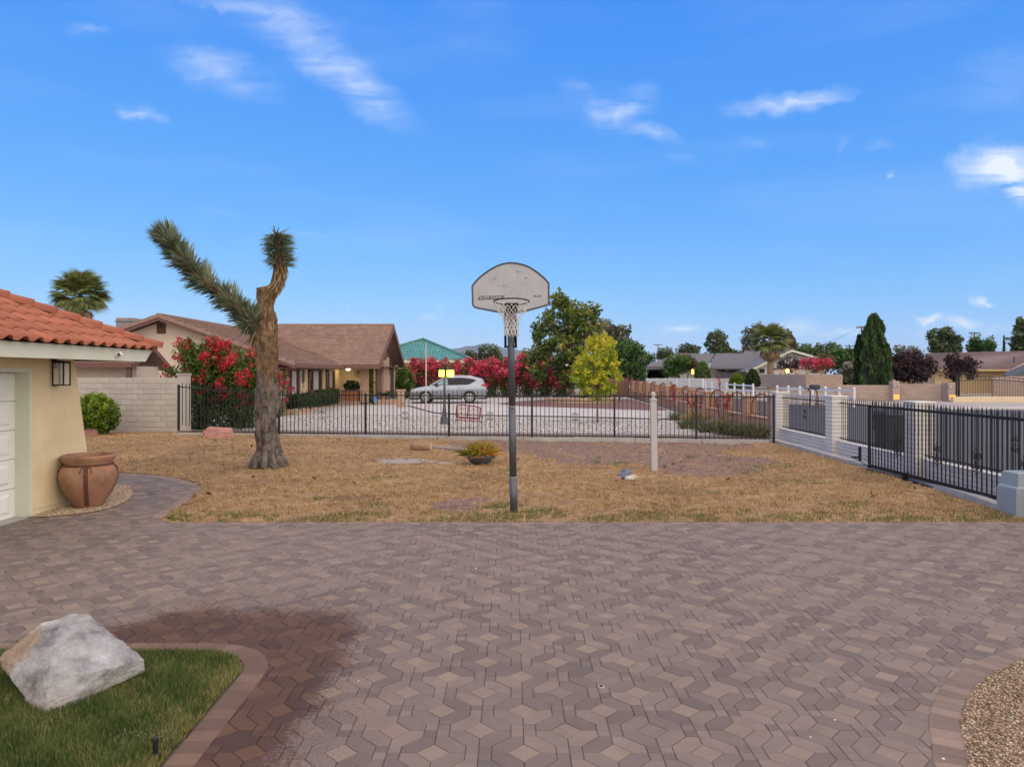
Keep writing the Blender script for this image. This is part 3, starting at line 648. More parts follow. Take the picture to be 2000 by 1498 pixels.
BLD = rock('boulder', 'large pale quartz boulder on the green lawn in the foreground', 'boulder',
    [(-2.80,4.33,-.02),(-2.48,4.88,.06),(-2.55,4.95,-.02),(-2.95,5.2,-.02),(-3.2,4.95,-.02),(-3.0,4.5,.0),(-3.40,4.80,.17),(-3.21,4.95,.34),(-3.05,5.0,.395),(-2.95,5.02,.385),(-2.86,5.05,.29),(-2.49,4.90,.12),(-2.88,4.52,.205),(-2.70,4.56,.16),(-2.60,4.66,.155),(-2.82,4.38,.06)],
    t.m, 6, .016, .12, 3)
t = NT('red flagstone rock'); co = t.coord(); t.l(t.ramp(t.noise(co, 4, 6, .6, stretch=(1,1,6)), [(.3,(.24,.105,.08)),(.55,(.40,.20,.155)),(.75,(.50,.30,.24))]), t.b.inputs['Base Color']); t.b.inputs['Roughness'].default_value = .9; t.bump(t.noise(co, 8, 6, .7, stretch=(1,1,5)), .7, .03)
m_red = t.m
b0 = G(421,869)
def off(c, L_): return [(c[0]+x, c[1]+y, c[2]+z) for x,y,z in L_]
rock('boulder', 'layered red boulder on the dry lawn before the oleander', 'boulder', off(b0, [(-.48,0,-.02),(.46,-.05,-.02),(.5,.5,-.02),(-.4,.5,-.02),(-.40,.1,.38),(-.28,.15,.50),(.30,.1,.44),(.47,.05,.2),(.28,.45,.46),(-.3,.45,.48),(-.1,-.12,.1)]), m_red, 4, .03, .3, 5)
b0 = G(176,853)
rock('boulder', 'small red stone half hidden behind the garage corner', 'boulder', off(b0, [(-.4,0,-.02),(.2,0,-.02),(.2,.3,-.02),(-.4,.3,-.02),(-.38,.02,.28),(.15,.02,.26),(.2,.05,.18),(.12,.26,.26),(-.38,.26,.3)]), m_red, 4, .02, .3, 8)

# ================================================================ sprinkler
spk = thing('sprinkler_head', 'black pop-up sprinkler spraying over the green lawn', 'sprinkler', (-1.905, 3.87, -.01))
MB().lathe([(.024,0),(.026,.03),(.018,.034),(.013,.036),(.013,.10),(.017,.103),(.017,.118),(.006,.122)], 14).obj('body', m_black, spk)
P = RNG.normal(size=(170,3)); u_ = RNG.random(170); P = np.column_stack([-(.02+.20*u_)*(.7+.5*RNG.random(170)), RNG.normal(size=170)*.06*u_+.02*u_, .12+.11*u_-.13*u_**2+.012*RNG.normal(size=170)])
P[:50,0] *= -.45
tw = NT('water droplet'); tw.b.inputs['Base Color'].default_value = (.9,.95,1,1); tw.b.inputs['Roughness'].default_value = .1; mxw = tw.n('ShaderNodeMixShader'); tbw = tw.n('ShaderNodeBsdfTransparent'); mxw.inputs[0].default_value = .3; tw.l(tbw.outputs[0], mxw.inputs[1]); tw.l(tw.b.outputs[0], mxw.inputs[2]); tw.l(mxw.outputs[0], tw.o.inputs[0])
ws = stones('water_spray', P[::2], .0015, tw.m, spk, 1.0); tag(ws, kind='stuff')
# ================================================================ basketball hoop
m_pole = mat('grey pole paint', (.085,.092,.108), .45, .15, 6, .05, 60, .001, metal=.4, dirt=((.12,.11,.10),3,.4))
m_board = mat('backboard plastic', (.38,.395,.41), .6, .06, 5, .05, 60, .001, dirt=((.30,.28,.25),4,.5))
m_band = mat('backboard band', (.085,.085,.10), .6, .2, 10, 0)
m_print = mat('grey print', (.11,.11,.115), .7, .15, 30, 0)
m_net = mat('white net cord', (.62,.61,.58), .9, .1, 20, 0)
hp = thing('basketball_hoop', 'grey basketball hoop with fan backboard and white net before the dry lawn', 'basketball hoop', (0.03, 10.59, 0))
MB().tube([(0,0,-.05),(-.015,0,.55)],.056,18).obj('pole', m_pole, hp, True)
MB().tube([(-.015,0,.551),(-.03,0,1.58)],.0525,18).obj('pole', m_pole, hp, True)
MB().tube([(-.03,0,1.581),(-.052,0,2.95)],.049,18).obj('pole', m_pole, hp, True)
for z, x in ((.55,-.015),(1.58,-.03)): MB().tube([(x,0,z-.006),(x,0,z+.006)],.0575,18).obj('joint_ring', m_conc, hp)
BY = -.49; YB = 10.59+BY                         # backboard plane
def bp(zx, zy_): a = A(880+zx/7.133, 490+zy_/7.133, YB); return (a[0]-.03, a[2])
ob = [(290,492),(340,424),(390,372),(450,322),(515,276),(580,236),(650,200),(720,176),(790,163),(850,160),(910,164),(980,177),(1050,198),(1110,224),(1170,262),(1230,304),(1285,350),(1335,396),(1378,450),(1382,735),(1366,756),(1340,770),(1050,848),(900,872),(790,874),(640,858),(350,802),(318,788),(298,755)]
obp = [bp(*p) for p in ob]
bd = MB().extr([(x,BY+.03,z) for x,z in obp], (0,-.03,0)).obj('backboard', m_board, hp)
in1, in2 = inset(obp, .006), inset(obp, .024); n_ = len(obp); e = BY-.0015
r = MB()
for i in range(n_):
    j = (i+1) % n_; r.quad((in1[i][0],e,in1[i][1]),(in1[j][0],e,in1[j][1]),(in2[j][0],e,in2[j][1]),(in2[i][0],e,in2[i][1]))
r.obj('border_band', m_band, bd)
fl = MB(); in3 = inset(obp, .012)
for i in range(n_):
    j = (i+1) % n_; fl.hexa([(obp[i][0],BY-.012,obp[i][1]),(obp[j][0],BY-.012,obp[j][1]),(obp[j][0],BY+.045,obp[j][1]),(obp[i][0],BY+.045,obp[i][1]),(in3[i][0]*0+in1[i][0],BY-.012,in1[i][1]),(in1[j][0],BY-.012,in1[j][1]),(in1[j][0],BY+.045,in1[j][1]),(in1[i][0],BY+.045,in1[i][1])])
fl.obj('rim_edge', m_band, bd)
ban = [bp(*p) for p in ((372,684),(405,630),(757,622),(724,676))]
MB().extr([(x,e+.0004,z) for x,z in ban], (0,-.0012,0)).obj('banner', m_print, bd)
def text_mesh(name, body, size, m, parent, loc, rot, spacing=1.0, sx=1.0):
    cu = bpy.data.curves.new(name, 'FONT'); cu.body = body; cu.size = size; cu.align_x = 'CENTER'; cu.align_y = 'CENTER'; cu.extrude = .0006; cu.space_character = spacing
    o = bpy.data.objects.new(name, cu); COL.objects.link(o); bpy.context.view_layer.update()
    me = bpy.data.meshes.new_from_object(o.evaluated_get(bpy.context.evaluated_depsgraph_get())); bpy.data.objects.remove(o)
    me.materials.clear(); me.materials.append(m); return inst(name, me, parent, loc, rot, (sx,1,1))
cxb = sum(p[0] for p in ban)/4; czb = sum(p[1] for p in ban)/4
m_ltxt = mat('pale print', (.55,.55,.53), .7, .1, 20, 0)
text_mesh('lettering', 'SLAM DUNK', .046, m_ltxt, bd, (cxb-.004,e-.0035,czb+.001), (R(90),R(-1),0), 1.05, 1.18)
lg = [bp(*p) for p in ((1150,632),(1160,620),(1258,617),(1270,630),(1258,642),(1160,644))]
MB().extr([(x,e+.0004,z) for x,z in lg], (0,-.0012,0)).obj('logo', m_band, bd)
lg = [bp(*p) for p in ((1172,636),(1174,628),(1244,626),(1246,634))]
MB().extr([(x,e-.001,z) for x,z in lg], (0,-.0012,0)).obj('logo_stripe', m_ltxt, bd)
m_line = mat('faint print line', (.27,.27,.265), .7, .1, 20, 0)
for arc in ([(690,620),(705,560),(745,495),(820,450),(930,434)],[(740,430),(742,500),(760,580)],[(635,484),(740,492),(850,515),(940,570),(970,625)],[(740,640),(770,590),(840,560),(900,575),(935,620),(930,655)],[(790,640),(820,600),(860,605),(880,640)]):
    pts = catmull([bp(*p) for p in arc], 4); l_ = MB()
    for (x0,z0),(x1,z1) in zip(pts[:-1],pts[1:]):
        dx, dz = x1-x0, z1-z0; q_ = sqrt(dx*dx+dz*dz) or 1; k = .0016; l_.quad((x0-dz/q_*k,e-.0004,z0+dx/q_*k),(x1-dz/q_*k,e-.0004,z1+dx/q_*k),(x1+dz/q_*k,e-.0004,z1-dx/q_*k),(x0+dz/q_*k,e-.0004,z0-dx/q_*k))
    l_.obj('print_line', m_line, bd)
for zx, zy_ in ((612,386),(1053,380),(935,290)):
    x, z = bp(zx, zy_); MB().tube([(x,e+.001,z),(x,e-.008,z)],.0085,10).obj('bolt', m_band, bd)
# rim, net
rc = A(999.2, 589.3, YB-.385); rx, ry, rzc = rc[0]-.03, rc[1]-10.59, rc[2]; RR = .236; tl_ = .085
def rimp(a, r, dz=0): return (rx+r*cos(a), ry+r*sin(a), rzc+dz-tl_*r*sin(a))
MB().tube([rimp(i*2*pi/40, RR) for i in range(41)], .0095, 8, False).obj('rim', m_black, hp, True)
rb = MB(); rb.hexa([(rx-.07,BY-.02,rzc-.13),(rx+.07,BY-.02,rzc-.13),(rx+.07,BY-.001,rzc-.13),(rx-.07,BY-.001,rzc-.13),(rx-.09,BY-.02,rzc+.02),(rx+.09,BY-.02,rzc+.02),(rx+.09,BY-.001,rzc+.02),(rx-.09,BY-.001,rzc+.02)])
rb.hexa([(rx-.05,ry+RR-.01,rzc-.04),(rx+.05,ry+RR-.01,rzc-.04),(rx+.06,BY-.02,rzc-.12),(rx-.06,BY-.02,rzc-.12),(rx-.05,ry+RR-.01,rzc-.02),(rx+.05,ry+RR-.01,rzc-.02),(rx+.08,BY-.02,rzc+.0),(rx-.08,BY-.02,rzc+.0)]); rb.obj('rim_bracket', m_black, hp)
net = MB(); lv = [(.232,-.005),(.215,-.075),(.178,-.145),(.132,-.20),(.112,-.25),(.102,-.30),(.096,-.345),(.093,-.395)]
for k in range(12):
    for sgn in (1,-1):
        a0 = 2*pi*(k+.5)/12; net.tube([rimp(a0+(sgn*pi/12 if i%2 else 0), r_*(1+random.uniform(-.02,.02)), z_+random.uniform(-.006,.006)) for i,(r_,z_) in enumerate(lv)], .0042, 5, False)
for k in range(12):
    a0 = 2*pi*(k+.5)/12; net.tube([rimp(a0+d_*pi/12, r_, z_+random.uniform(-.008,.004)) for d_,r_,z_ in ((1,.093,-.395),(.6,.096,-.44),(0,.094,-.455),(-.6,.096,-.44),(-1,.093,-.395))], .0045, 5, False)
net.obj('net', m_net, hp, True)
for s_ in (-1,1):
    MB().tube([(-.052+s_*.075,BY+.03,3.02),(-.052+s_*.085,BY+.10,2.98)],.02,8).obj('arm_clevis', m_black, hp)
    MB().tube([(-.052+s_*.075,BY+.08,3.0),(-.05+s_*.075,-.02,2.45)],.019,8).obj('lower_arm', m_black, hp)
    MB().tube([(-.052+s_*.066,BY+.06,3.36),(-.05+s_*.066,0,2.85)],.019,8).obj('upper_arm', m_black, hp)
MB().tube([(-.145,0,2.45),(.045,0,2.45)],.017,8).obj('cross_bolt', m_black, hp)
MB().tube([(-.05,.01,2.9),(.03,-.02,2.45)],.014,8).obj('spring_strut', m_black, hp)

# ================================================================ posts and oddments on the lawn
m_vinyl = mat('weathered white post', (.44,.425,.42), .7, .08, 3, .08, 40, .002, dirt=((.36,.33,.31),3,.5))
c = G(1278,922); vp = thing('post', 'pale square post with ball finial standing alone on the lawn', 'post', c)
MB().hexa([(-.062,-.062,-.05),(.062,-.062,-.05),(.062,.062,-.05),(-.062,.062,-.05),(-.085,-.062,1.50),(.039,-.062,1.50),(.039,.062,1.50),(-.085,.062,1.50)]).obj('shaft', m_vinyl, vp)
MB().cbox(-.10,.054,-.078,.078,1.50,1.53,.01).obj('cap', m_vinyl, vp)
MB().lathe([(.055,1.53),(.04,1.55),(.022,1.57),(.042,1.60),(.05,1.63),(.042,1.66),(.015,1.685)],14,(-.023,0,0)).obj('finial', m_vinyl, vp, True)
m_log = mat('cut log bark', (.27,.18,.115), .95, .3, 12, .8, 30, .02); m_cut = mat('cut log end', (.50,.36,.21), .9, .15, 10, .2)
c = G(823,882); lg = thing('log', 'short cut log lying on the dry lawn', 'log', (c[0],c[1],.13), R(-6))
pts = [(-.27,0,.0),(-.1,.0,.0),(.1,.0,0),(.25,.0,.0)]; MB().tube(pts,[.135,.128,.125,.13],18).obj('bark', m_log, lg, True)
MB().tube([(.251,0,0),(.262,0,0)],.117,18).obj('end_grain', m_cut, lg)
m_plank = mat('grey plank', (.23,.215,.21), .9, .2, 4, .3, 50, .003)
c0, c1 = G(842,878), G(912,883)
tag(MB().hexa([(c0[0],c0[1],.03),(c1[0],c1[1],.03),(c1[0]-.02,c1[1]+.24,.03),(c0[0],c0[1]+.22,.03),(c0[0],c0[1],.08),(c1[0],c1[1],.075),(c1[0]-.02,c1[1]+.24,.085),(c0[0],c0[1]+.22,.08)]).obj('plank', m_plank), 'grey weathered plank lying between log and planter bowl', 'plank')
m_flag = mat('pale flagstone', (.29,.255,.225), .9, .12, 3, .3, 30, .005)
for lab, pl in (('largest pale flagstone sunk in the dry lawn', [(735,903),(770,899),(835,901),(822,907),(775,909),(742,907)]), ('small pointed flagstone between two others in the lawn', [(828,906),(838,902.5),(853,904),(845,908)]), ('narrow flagstone nearest the planter bowl', [(852,908),(862,905.5),(888,907.5),(880,910),(858,910)])):
    q_ = [G(*p)[:2] for p in pl]; tag(MB().slab(q_, -.02, .05, 0, .008).obj('flagstone', m_flag), lab, 'flagstone', 'flagstones in the lawn')
c = G(937,911); pb_ = thing('planter_bowl', 'low dark bowl of golden fern beside the plank', 'planter', (c[0],c[1]+.2,.02))
m_bowl = mat('dark glazed bowl', (.075,.075,.085), .5, .3, 7, .3, 20, .006); MB().lathe([(.14,0),(.22,.05),(.30,.15),(.325,.22),(.30,.225),(.26,.17)],20).obj('bowl', m_bowl, pb_, True)
MB().poly([(.27*cos(a),.27*sin(a),.18) for a in [i*2*pi/16 for i in range(16)]]).obj('soil', m_turf, pb_)
n = 620; dr = RNG.normal(size=(n,3)); dr[:,:2] *= .62; dr[:,2] = abs(dr[:,2])*1.1+.35; ba = np.column_stack([RNG.normal(size=(n,2))*.11, np.full(n,.18)])
m_gold = leafmat('golden fern', [(.16,.16,.03),(.30,.25,.04),(.45,.30,.06),(.52,.27,.07)], .3)
leaf_obj('foliage', spikes(ba, dr, np.full(n,.43), .032, np.clip(.5+.4*dr[:,0]+.25*RNG.normal(size=n),0,1), .25), m_gold, pb_)
m_slate = mat('blue slate stone', (.13,.155,.19), .8, .35, 9, .5, 20, .02); m_pale = mat('pale stone', (.45,.42,.38), .85, .15, 9, .4, 20, .02)
for k, (px, py, r_, m_, lab) in enumerate([(1217,938,.13,m_slate,'slate stone at the left of the small rock pile'),(1229,941,.10,m_pale,'pale stone at the front of the small rock pile'),(1224,936,.12,m_slate,'blue slate stone on top of the small rock pile'),(1236,938,.09,m_pale,'pale stone at the right of the small rock pile'),(1208,941,.08,m_red,'reddish stone at the left end of the small rock pile')]):
    c = G(px,py); zz = .02+(.07 if k == 2 else 0); rng2 = random.Random(k+3)
    rock('stone', lab, 'stone', [(c[0]+r_*rng2.uniform(.6,1.1)*cos(a)*cos(b_), c[1]+r_*rng2.uniform(.6,1.1)*sin(a)*cos(b_), zz+r_*.35+r_*.75*sin(b_)) for a in [i*pi/3+rng2.random() for i in range(6)] for b_ in (-.7,.1,.8)], m_, 2, .01, .1, k, 'rock pile on the lawn')

# ================================================================ Joshua tree
JX, JY, JS = PX(524,15.76), 15.76, 15.76/F
jt = thing('joshua_tree', 'tall Joshua tree with two spiky green arms on the dry lawn', 'tree', (JX, JY, 0))
def jp(px, py, dy=0): return Vector(((px-524)*JS, dy, H-(py-HY)*JS))
t = NT('joshua bark'); co = t.coord(); f1 = t.noise(co, 11, 8, .72, stretch=(1,1,.35)); sz = t.n('ShaderNodeSeparateXYZ'); t.l(co, sz.inputs[0])
ca = t.ramp(f1, [(.36,(.03,.024,.02)),(.47,(.14,.112,.092)),(.60,(.24,.20,.17)),(.74,(.35,.305,.26))]); cbk = t.ramp(f1, [(.34,(.07,.04,.022)),(.5,(.21,.13,.07)),(.75,(.36,.25,.14))])
t.l(t.mix(t.ramp(t.math('ADD', sz.outputs[2], t.math('MULTIPLY', f1, 1.0)), [(.0,0.),(.999,1.)]) if False else t.ramp(t.math('MULTIPLY_ADD', sz.outputs[2], .4, t.math('MULTIPLY', f1, .25)), [(.85,0.),(1.05 if False else 1.0,1.)]), ca, cbk), t.b.inputs['Base Color']); t.b.inputs['Roughness'].default_value = .95; t.bump(f1, 1.0, .12); m_jb = t.m
def gnarly(path, rad, n, amp, seed):
    from mathutils import noise as mn
    P_ = catmull([tuple(p)+(r_,) for p, r_ in zip(path, rad)], 18); mb = MB(); n = int(n*1.8); mb.tube([p[:3] for p in P_], [p[3] for p in P_], n)
    c3 = [Vector(p[:3]) for p in P_]
    for i, v in enumerate(mb.v):
        k = min(i//n, len(c3)-1); v = Vector(v); d = (v-c3[k]); q_ = Vector((v.x*6, v.y*6, v.z*1.6))+Vector((seed,0,0)); mb.v[i] = tuple(v+d*(amp*mn.fractal(q_,1,2,4)+.16*mn.ridged_multi_fractal(Vector((v.x*15,v.y*15,v.z*4.5+seed)),.9,2.1,4,1,2)-.14))
    return mb
px_ = [(526,925,38),(526,905,28),(525,885,22.5),(523,850,19.5),(521,800,18.5),(520,745,18),(522,700,19),(524,665,19.5),(524,635,16),(522,605,13.5),(519,580,13.5),(515,562,12)]
gnarly([jp(a,b_) for a,b_,_ in px_], [r_*JS for *_,r_ in px_], 30, .30, 1).obj('trunk', m_jb, jt, True)
rt = MB()
for k in range(11):
    a = k*2*pi/11+.2; rt.tube([(.20*cos(a),.20*sin(a),.34),(.32*cos(a),.32*sin(a),.13),(.43*cos(a+.1),.43*sin(a+.1),-.03)],[.085,.085,.05],8)
rt.obj('root_flare', m_jb, jt, True)
up_ = [(521,592,11),(531,570,10),(543,550,9),(547,525,7.5),(545,500,6.5),(542,475,6),(539,455,4)]
gnarly([jp(a,b_) for a,b_,_ in up_], [r_*JS for *_,r_ in up_], 16, .3, 4).obj('limb', m_jb, jt, True)
lf_ = [(516,668,13),(500,640,13),(478,612,12),(447,583,11),(405,552,10),(372,518,9),(347,488,8),(331,466,6)]
gnarly([jp(a,b_,-.02*i) for i,(a,b_,_) in enumerate(lf_)], [r_*JS for *_,r_ in lf_], 14, .25, 7).obj('limb', m_jb, jt, True)
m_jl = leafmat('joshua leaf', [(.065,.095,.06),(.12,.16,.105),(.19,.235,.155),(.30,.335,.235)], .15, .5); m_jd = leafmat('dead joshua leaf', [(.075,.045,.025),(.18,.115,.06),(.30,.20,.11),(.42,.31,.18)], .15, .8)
def along(path, t0, t1, n):
    P_ = np.array(catmull([tuple(p) for p in path], 12)); s_ = RNG.uniform(t0, t1, n)*(len(P_)-1); i = np.clip(s_.astype(int),0,len(P_)-2); f_ = (s_-i)[:,None]
    return P_[i]*(1-f_)+P_[i+1]*f_, (P_[i+1]-P_[i])/np.linalg.norm(P_[i+1]-P_[i],axis=1)[:,None], s_/(len(P_)-1)
path = [jp(a,b_,-.02*i) for i,(a,b_,_) in enumerate(lf_)]; n = 1900
b_, d_, s_ = along(path, .10, 1, n); r_ = RNG.normal(size=(n,3)); r_ -= (r_*d_).sum(1)[:,None]*d_; r_ /= np.linalg.norm(r_,axis=1)[:,None]
fw = .30+.5*RNG.random(n)+np.clip(s_-.9,0,.1)*14; dd = r_+d_*fw[:,None]; ln_ = np.where(s_ > .93, .38, .33*(1+.22*np.sin(s_*2*pi*5.5)))
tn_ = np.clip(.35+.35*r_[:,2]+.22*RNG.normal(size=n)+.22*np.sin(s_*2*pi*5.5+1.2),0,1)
P1 = spikes(b_+r_*.05, dd, ln_, .034, tn_)
k = 260; tb_ = np.repeat(np.array([path[-1]]),k,0); dv = RNG.normal(size=(k,3))+np.array([-.9,0,1.3]); P2 = spikes(tb_, dv, np.full(k,.38), .024, np.clip(.5+.25*RNG.normal(size=k),0,1))
k = 240; tb_ = np.repeat(np.array([jp(492,628)]),k,0)+RNG.normal(size=(k,3))*.04; dv = RNG.normal(size=(k,3))*np.array([1,1,.9])+np.array([-.15,-.35,-.25]); P3 = spikes(tb_, dv, np.full(k,.40), .026, np.clip(.55+.25*RNG.normal(size=k),0,1))
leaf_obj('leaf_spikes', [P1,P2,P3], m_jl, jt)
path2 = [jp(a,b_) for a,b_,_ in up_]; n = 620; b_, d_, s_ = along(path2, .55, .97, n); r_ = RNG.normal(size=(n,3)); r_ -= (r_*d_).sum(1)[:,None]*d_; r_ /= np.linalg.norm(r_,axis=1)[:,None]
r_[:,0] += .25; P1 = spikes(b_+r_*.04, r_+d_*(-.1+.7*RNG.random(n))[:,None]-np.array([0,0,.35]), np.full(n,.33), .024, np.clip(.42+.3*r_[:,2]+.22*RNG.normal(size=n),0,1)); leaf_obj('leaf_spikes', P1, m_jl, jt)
st_ = MB().tube([jp(539,470),jp(538,455),jp(534,441)],[.028,.02,.009],6); st_.obj('flower_stalk', m_jb, jt)
# shaggy dead leaves hanging on the upper trunk and limb
trk = [jp(a,b_) for a,b_,_ in px_]; n = 1500; b_, d_, s_ = along(trk, .60, 1, n); r_ = RNG.normal(size=(n,3)); r_[:,2] = 0; r_ /= np.linalg.norm(r_,axis=1)[:,None]; rad_ = .20
P1 = spikes(b_+r_*.15*np.where(s_>.75,.85,1.1)[:,None], r_*.14+np.array([0,0,-1.]), np.full(n,.22), .03, np.clip(.5+.28*RNG.normal(size=n),0,1))
n = 700; b_, d_, s_ = along(path2, .05, .72, n); r_ = RNG.normal(size=(n,3)); r_ -= (r_*d_).sum(1)[:,None]*d_; r_ /= np.linalg.norm(r_,axis=1)[:,None]
P2 = spikes(b_+r_*.10, r_*.3-d_*.9, np.full(n,.2), .026, np.clip(.55+.28*RNG.normal(size=n),0,1))
n = 160; b_ = np.repeat(np.array([jp(503,650)]),n,0)+RNG.normal(size=(n,3))*.05; P3 = spikes(b_, RNG.normal(size=(n,3))*.35+np.array([0,-.15,-1.]), np.full(n,.38), .026, np.clip(.6+.28*RNG.normal(size=n),0,1))
n = 60; b_ = np.repeat(np.array([jp(541,470)]),n,0)+RNG.normal(size=(n,3))*.04; P4 = spikes(b_, RNG.normal(size=(n,3))*.6+np.array([-.2,-.3,-.3]), np.full(n,.2), .02, np.clip(.7+.28*RNG.normal(size=n),0,1))
leaf_obj('dead_leaves', [P1,P2,P3,P4], m_jd, jt)

# ================================================================ block walls, iron fences, sliding gate
m_blk = mat('buff concrete block', (.44,.41,.36), .92, .09, 4, .35, 50, .005, rnd=.14, dirt=((.34,.28,.23),2,.35)); m_mort = mat('mortar', (.30,.265,.23), .95, .1, 9, .2)
m_wblk = mat('white slump block', (.64,.625,.59), .88, .06, 4, .3, 40, .005, rnd=.10, dirt=((.46,.42,.37),2,.3)); m_wmort = mat('dark mortar', (.17,.16,.15), .95, .1, 9, .2)
bw = thing('block_wall', 'buff concrete block wall with stretcher courses left of the oleander', 'wall', (0,25.4,0))
x0w, x1w, nc, bh = -15.9, -11.72, 10, .193
MB().box(x0w+.01,x1w-.01,.012,.148,-.1,nc*bh-.004).obj('core', m_mort, bw)
me_b = MB().cbox(.004,.396,0,.16,.005,bh-.005,.006).mesh('block', m_blk); me_hb = MB().cbox(.004,.196,0,.16,.005,bh-.005,.006).mesh('block', m_blk)
for r_ in range(nc):
    x = x1w-(.4 if r_%2 else .2)
    inst('block', me_hb if r_%2 == 0 else me_b, bw, (x,random.uniform(-.003,.003),r_*bh))
    while x > x0w+.1: x -= .4; inst('block', me_b, bw, (x,random.uniform(-.004,.004),r_*bh))
pl_ = MB().cbox(x1w+.005,x1w+.30,-.02,.36,-.1,2.02,.01).obj('end_pier', m_blk, bw)
MB().box(x1w-.03,x1w+.32,-.05,.40,2.021,2.08).obj('pier_cap', m_blk, bw)

def scroll_mesh(name, h=.34, r=.007):
    s = MB()
    for sx_ in (-1,1):
        for sz_ in (-1,1):
            pts = []
            for i in range(15):
                a = i/14*1.75*2*pi*.75; rr_ = .052*(1-i/14*.75); pts.append((sx_*(.055+rr_*cos(a+pi)*1.0), 0, sz_*(h*.22+rr_*sin(a))))
            s.tube([(sx_*.004,0,sz_*h*.04)]+pts, r, 5, False)
        s.tube([(0,0,sx_*h*.5),(0,0,sx_*h*.42)],[.004,.014],5)
    s.lathe([(.006,-.03),(.02,0),(.006,.03)],6); return s.mesh(name, m_black, True)
me_scroll = scroll_mesh('scroll')
def pick_mesh(z0, z1, r=.0095):
    m_ = MB(); m_.box(-r,r,-r,r,z0,z1-.09); m_.add([(-r*1.7,-r*.7,z1-.09),(r*1.7,-r*.7,z1-.09),(r*1.7,r*.7,z1-.09),(-r*1.7,r*.7,z1-.09),(0,0,z1)],[(0,1,4),(1,2,4),(2,3,4),(3,0,4),(3,2,1,0)]); return m_.mesh('picket', m_black)
fn = thing('iron_fence', 'long black iron picket fence across the back of the dry lawn', 'fence')
def fl_(px): return G(px, 845.5+(px-345)*(859.5-845.5)/(1512-345), .12)[:2]
pts = [fl_(p) for p in (347,1514)]; FA, FB = Vector(pts[0]), Vector(pts[1]); FLn = (FB-FA).length; fdir = (FB-FA).normalized(); frz = atan2(fdir.y, fdir.x)
def fpos(s): return FA+fdir*s
def rise(s): return .26*max(0, 1-s/3.4)**1.2
def railz(s): return 1.385+rise(s)
rl = MB(); ss_ = [0,.5,1,1.5,2,2.5,3,3.4,FLn]
for a, b_ in zip(ss_[:-1], ss_[1:]):
    for zb, hgt in ((0,.0),(1,.0)):
        pa, pb2 = fpos(a), fpos(b_); za = railz(a) if zb else .17; zb2 = railz(b_) if zb else .17; nx, ny = -fdir.y*.014, fdir.x*.014
        (rl if zb else rl).hexa([(pa.x+nx,pa.y+ny,za-.017),(pa.x-nx,pa.y-ny,za-.017),(pb2.x-nx,pb2.y-ny,zb2-.017),(pb2.x+nx,pb2.y+ny,zb2-.017),(pa.x+nx,pa.y+ny,za+.017),(pa.x-nx,pa.y-ny,za+.017),(pb2.x-nx,pb2.y-ny,zb2+.017),(pb2.x+nx,pb2.y+ny,zb2+.017)])
rl.obj('rail', m_black, fn)
me_pk = pick_mesh(.13, 1.565); me_po = MB().cbox(-.03,.03,-.03,.03,-.05,1.45,.006).mesh('post', m_black)
MB().tube([(0,0,1.45),(0,0,1.47)],.02,6).mesh('pc')
def s_of(px):
    lo, hi = 0, FLn
    for _ in range(40):
        m_ = (lo+hi)/2; q_ = fpos(m_)
        if q_.x/q_.y*F+CX < px: lo = m_
        else: hi = m_
    return lo
posts = [s_of(p) for p in (349,545,714,877,1039,1200,1360,1511)]
for s_ in posts:
    q_ = fpos(s_); o = inst('post', me_po, fn, (q_.x,q_.y,rise(s_)), (0,0,frz))
for a, b_ in zip(posts[:-1], posts[1:]):
    m_ = max(2, round((b_-a)/.129))
    for i in range(1, m_):
        s_ = a+(b_-a)*i/m_; q_ = fpos(s_); inst('picket', me_pk, fn, (q_.x,q_.y,rise(s_)), (0,0,frz))
    s_ = a+(b_-a)*round(m_/2)/m_; q_ = fpos(s_); inst('scroll', me_scroll, fn, (q_.x,q_.y,.75+rise(s_)), (0,0,frz))
# concrete kerb under it, in cast lengths
kb = tag(thing('kerb', None, None), kind='structure'); del_ = 0
kp = [s_of(p) for p in (349,440,560,700,802,875,952,1023,1120,1240,1370,1500)]
for a, b_ in zip(kp[:-1], kp[1:]):
    pa, pb2 = fpos(a+.006), fpos(b_-.006); h_ = .125+random.uniform(-.015,.02); nx, ny = -fdir.y, fdir.x; jy = random.uniform(-.02,.02)-.04
    MB().hexa([(pa.x-nx*.13,pa.y-ny*.13+jy,-.05),(pb2.x-nx*.13,pb2.y-ny*.13+jy,-.05),(pb2.x+nx*.1,pb2.y+ny*.1,-.05),(pa.x+nx*.1,pa.y+ny*.1,-.05),(pa.x-nx*.12,pa.y-ny*.12+jy,h_),(pb2.x-nx*.12,pb2.y-ny*.12+jy,h_+random.uniform(-.012,.012)),(pb2.x+nx*.1,pb2.y+ny*.1,h_),(pa.x+nx*.1,pa.y+ny*.1,h_)]).obj('kerb_length', m_conc, kb)
rk = [G(*p)[:2] for p in ((1497,862),(1560,878),(1620,896),(1700,918),(1800,947),(1880,972),(1950,998))]
for a, b_ in zip(rk[:-1], rk[1:]):
    d_ = Vector((b_[0]-a[0], b_[1]-a[1])).normalized(); nx, ny = d_.y*-1, d_.x; 
    if nx < 0: nx, ny = -nx, -ny
    MB().hexa([(a[0],a[1],-.05),(b_[0],b_[1],-.05),(b_[0]+nx*.15,b_[1]+ny*.15,-.05),(a[0]+nx*.15,a[1]+ny*.15,-.05),(a[0]+.02,a[1],.085),(b_[0]+.02,b_[1],.085),(b_[0]+nx*.15,b_[1]+ny*.15,.10),(a[0]+nx*.15,a[1]+ny*.15,.10)]).obj('kerb_length', m_conc, kb)
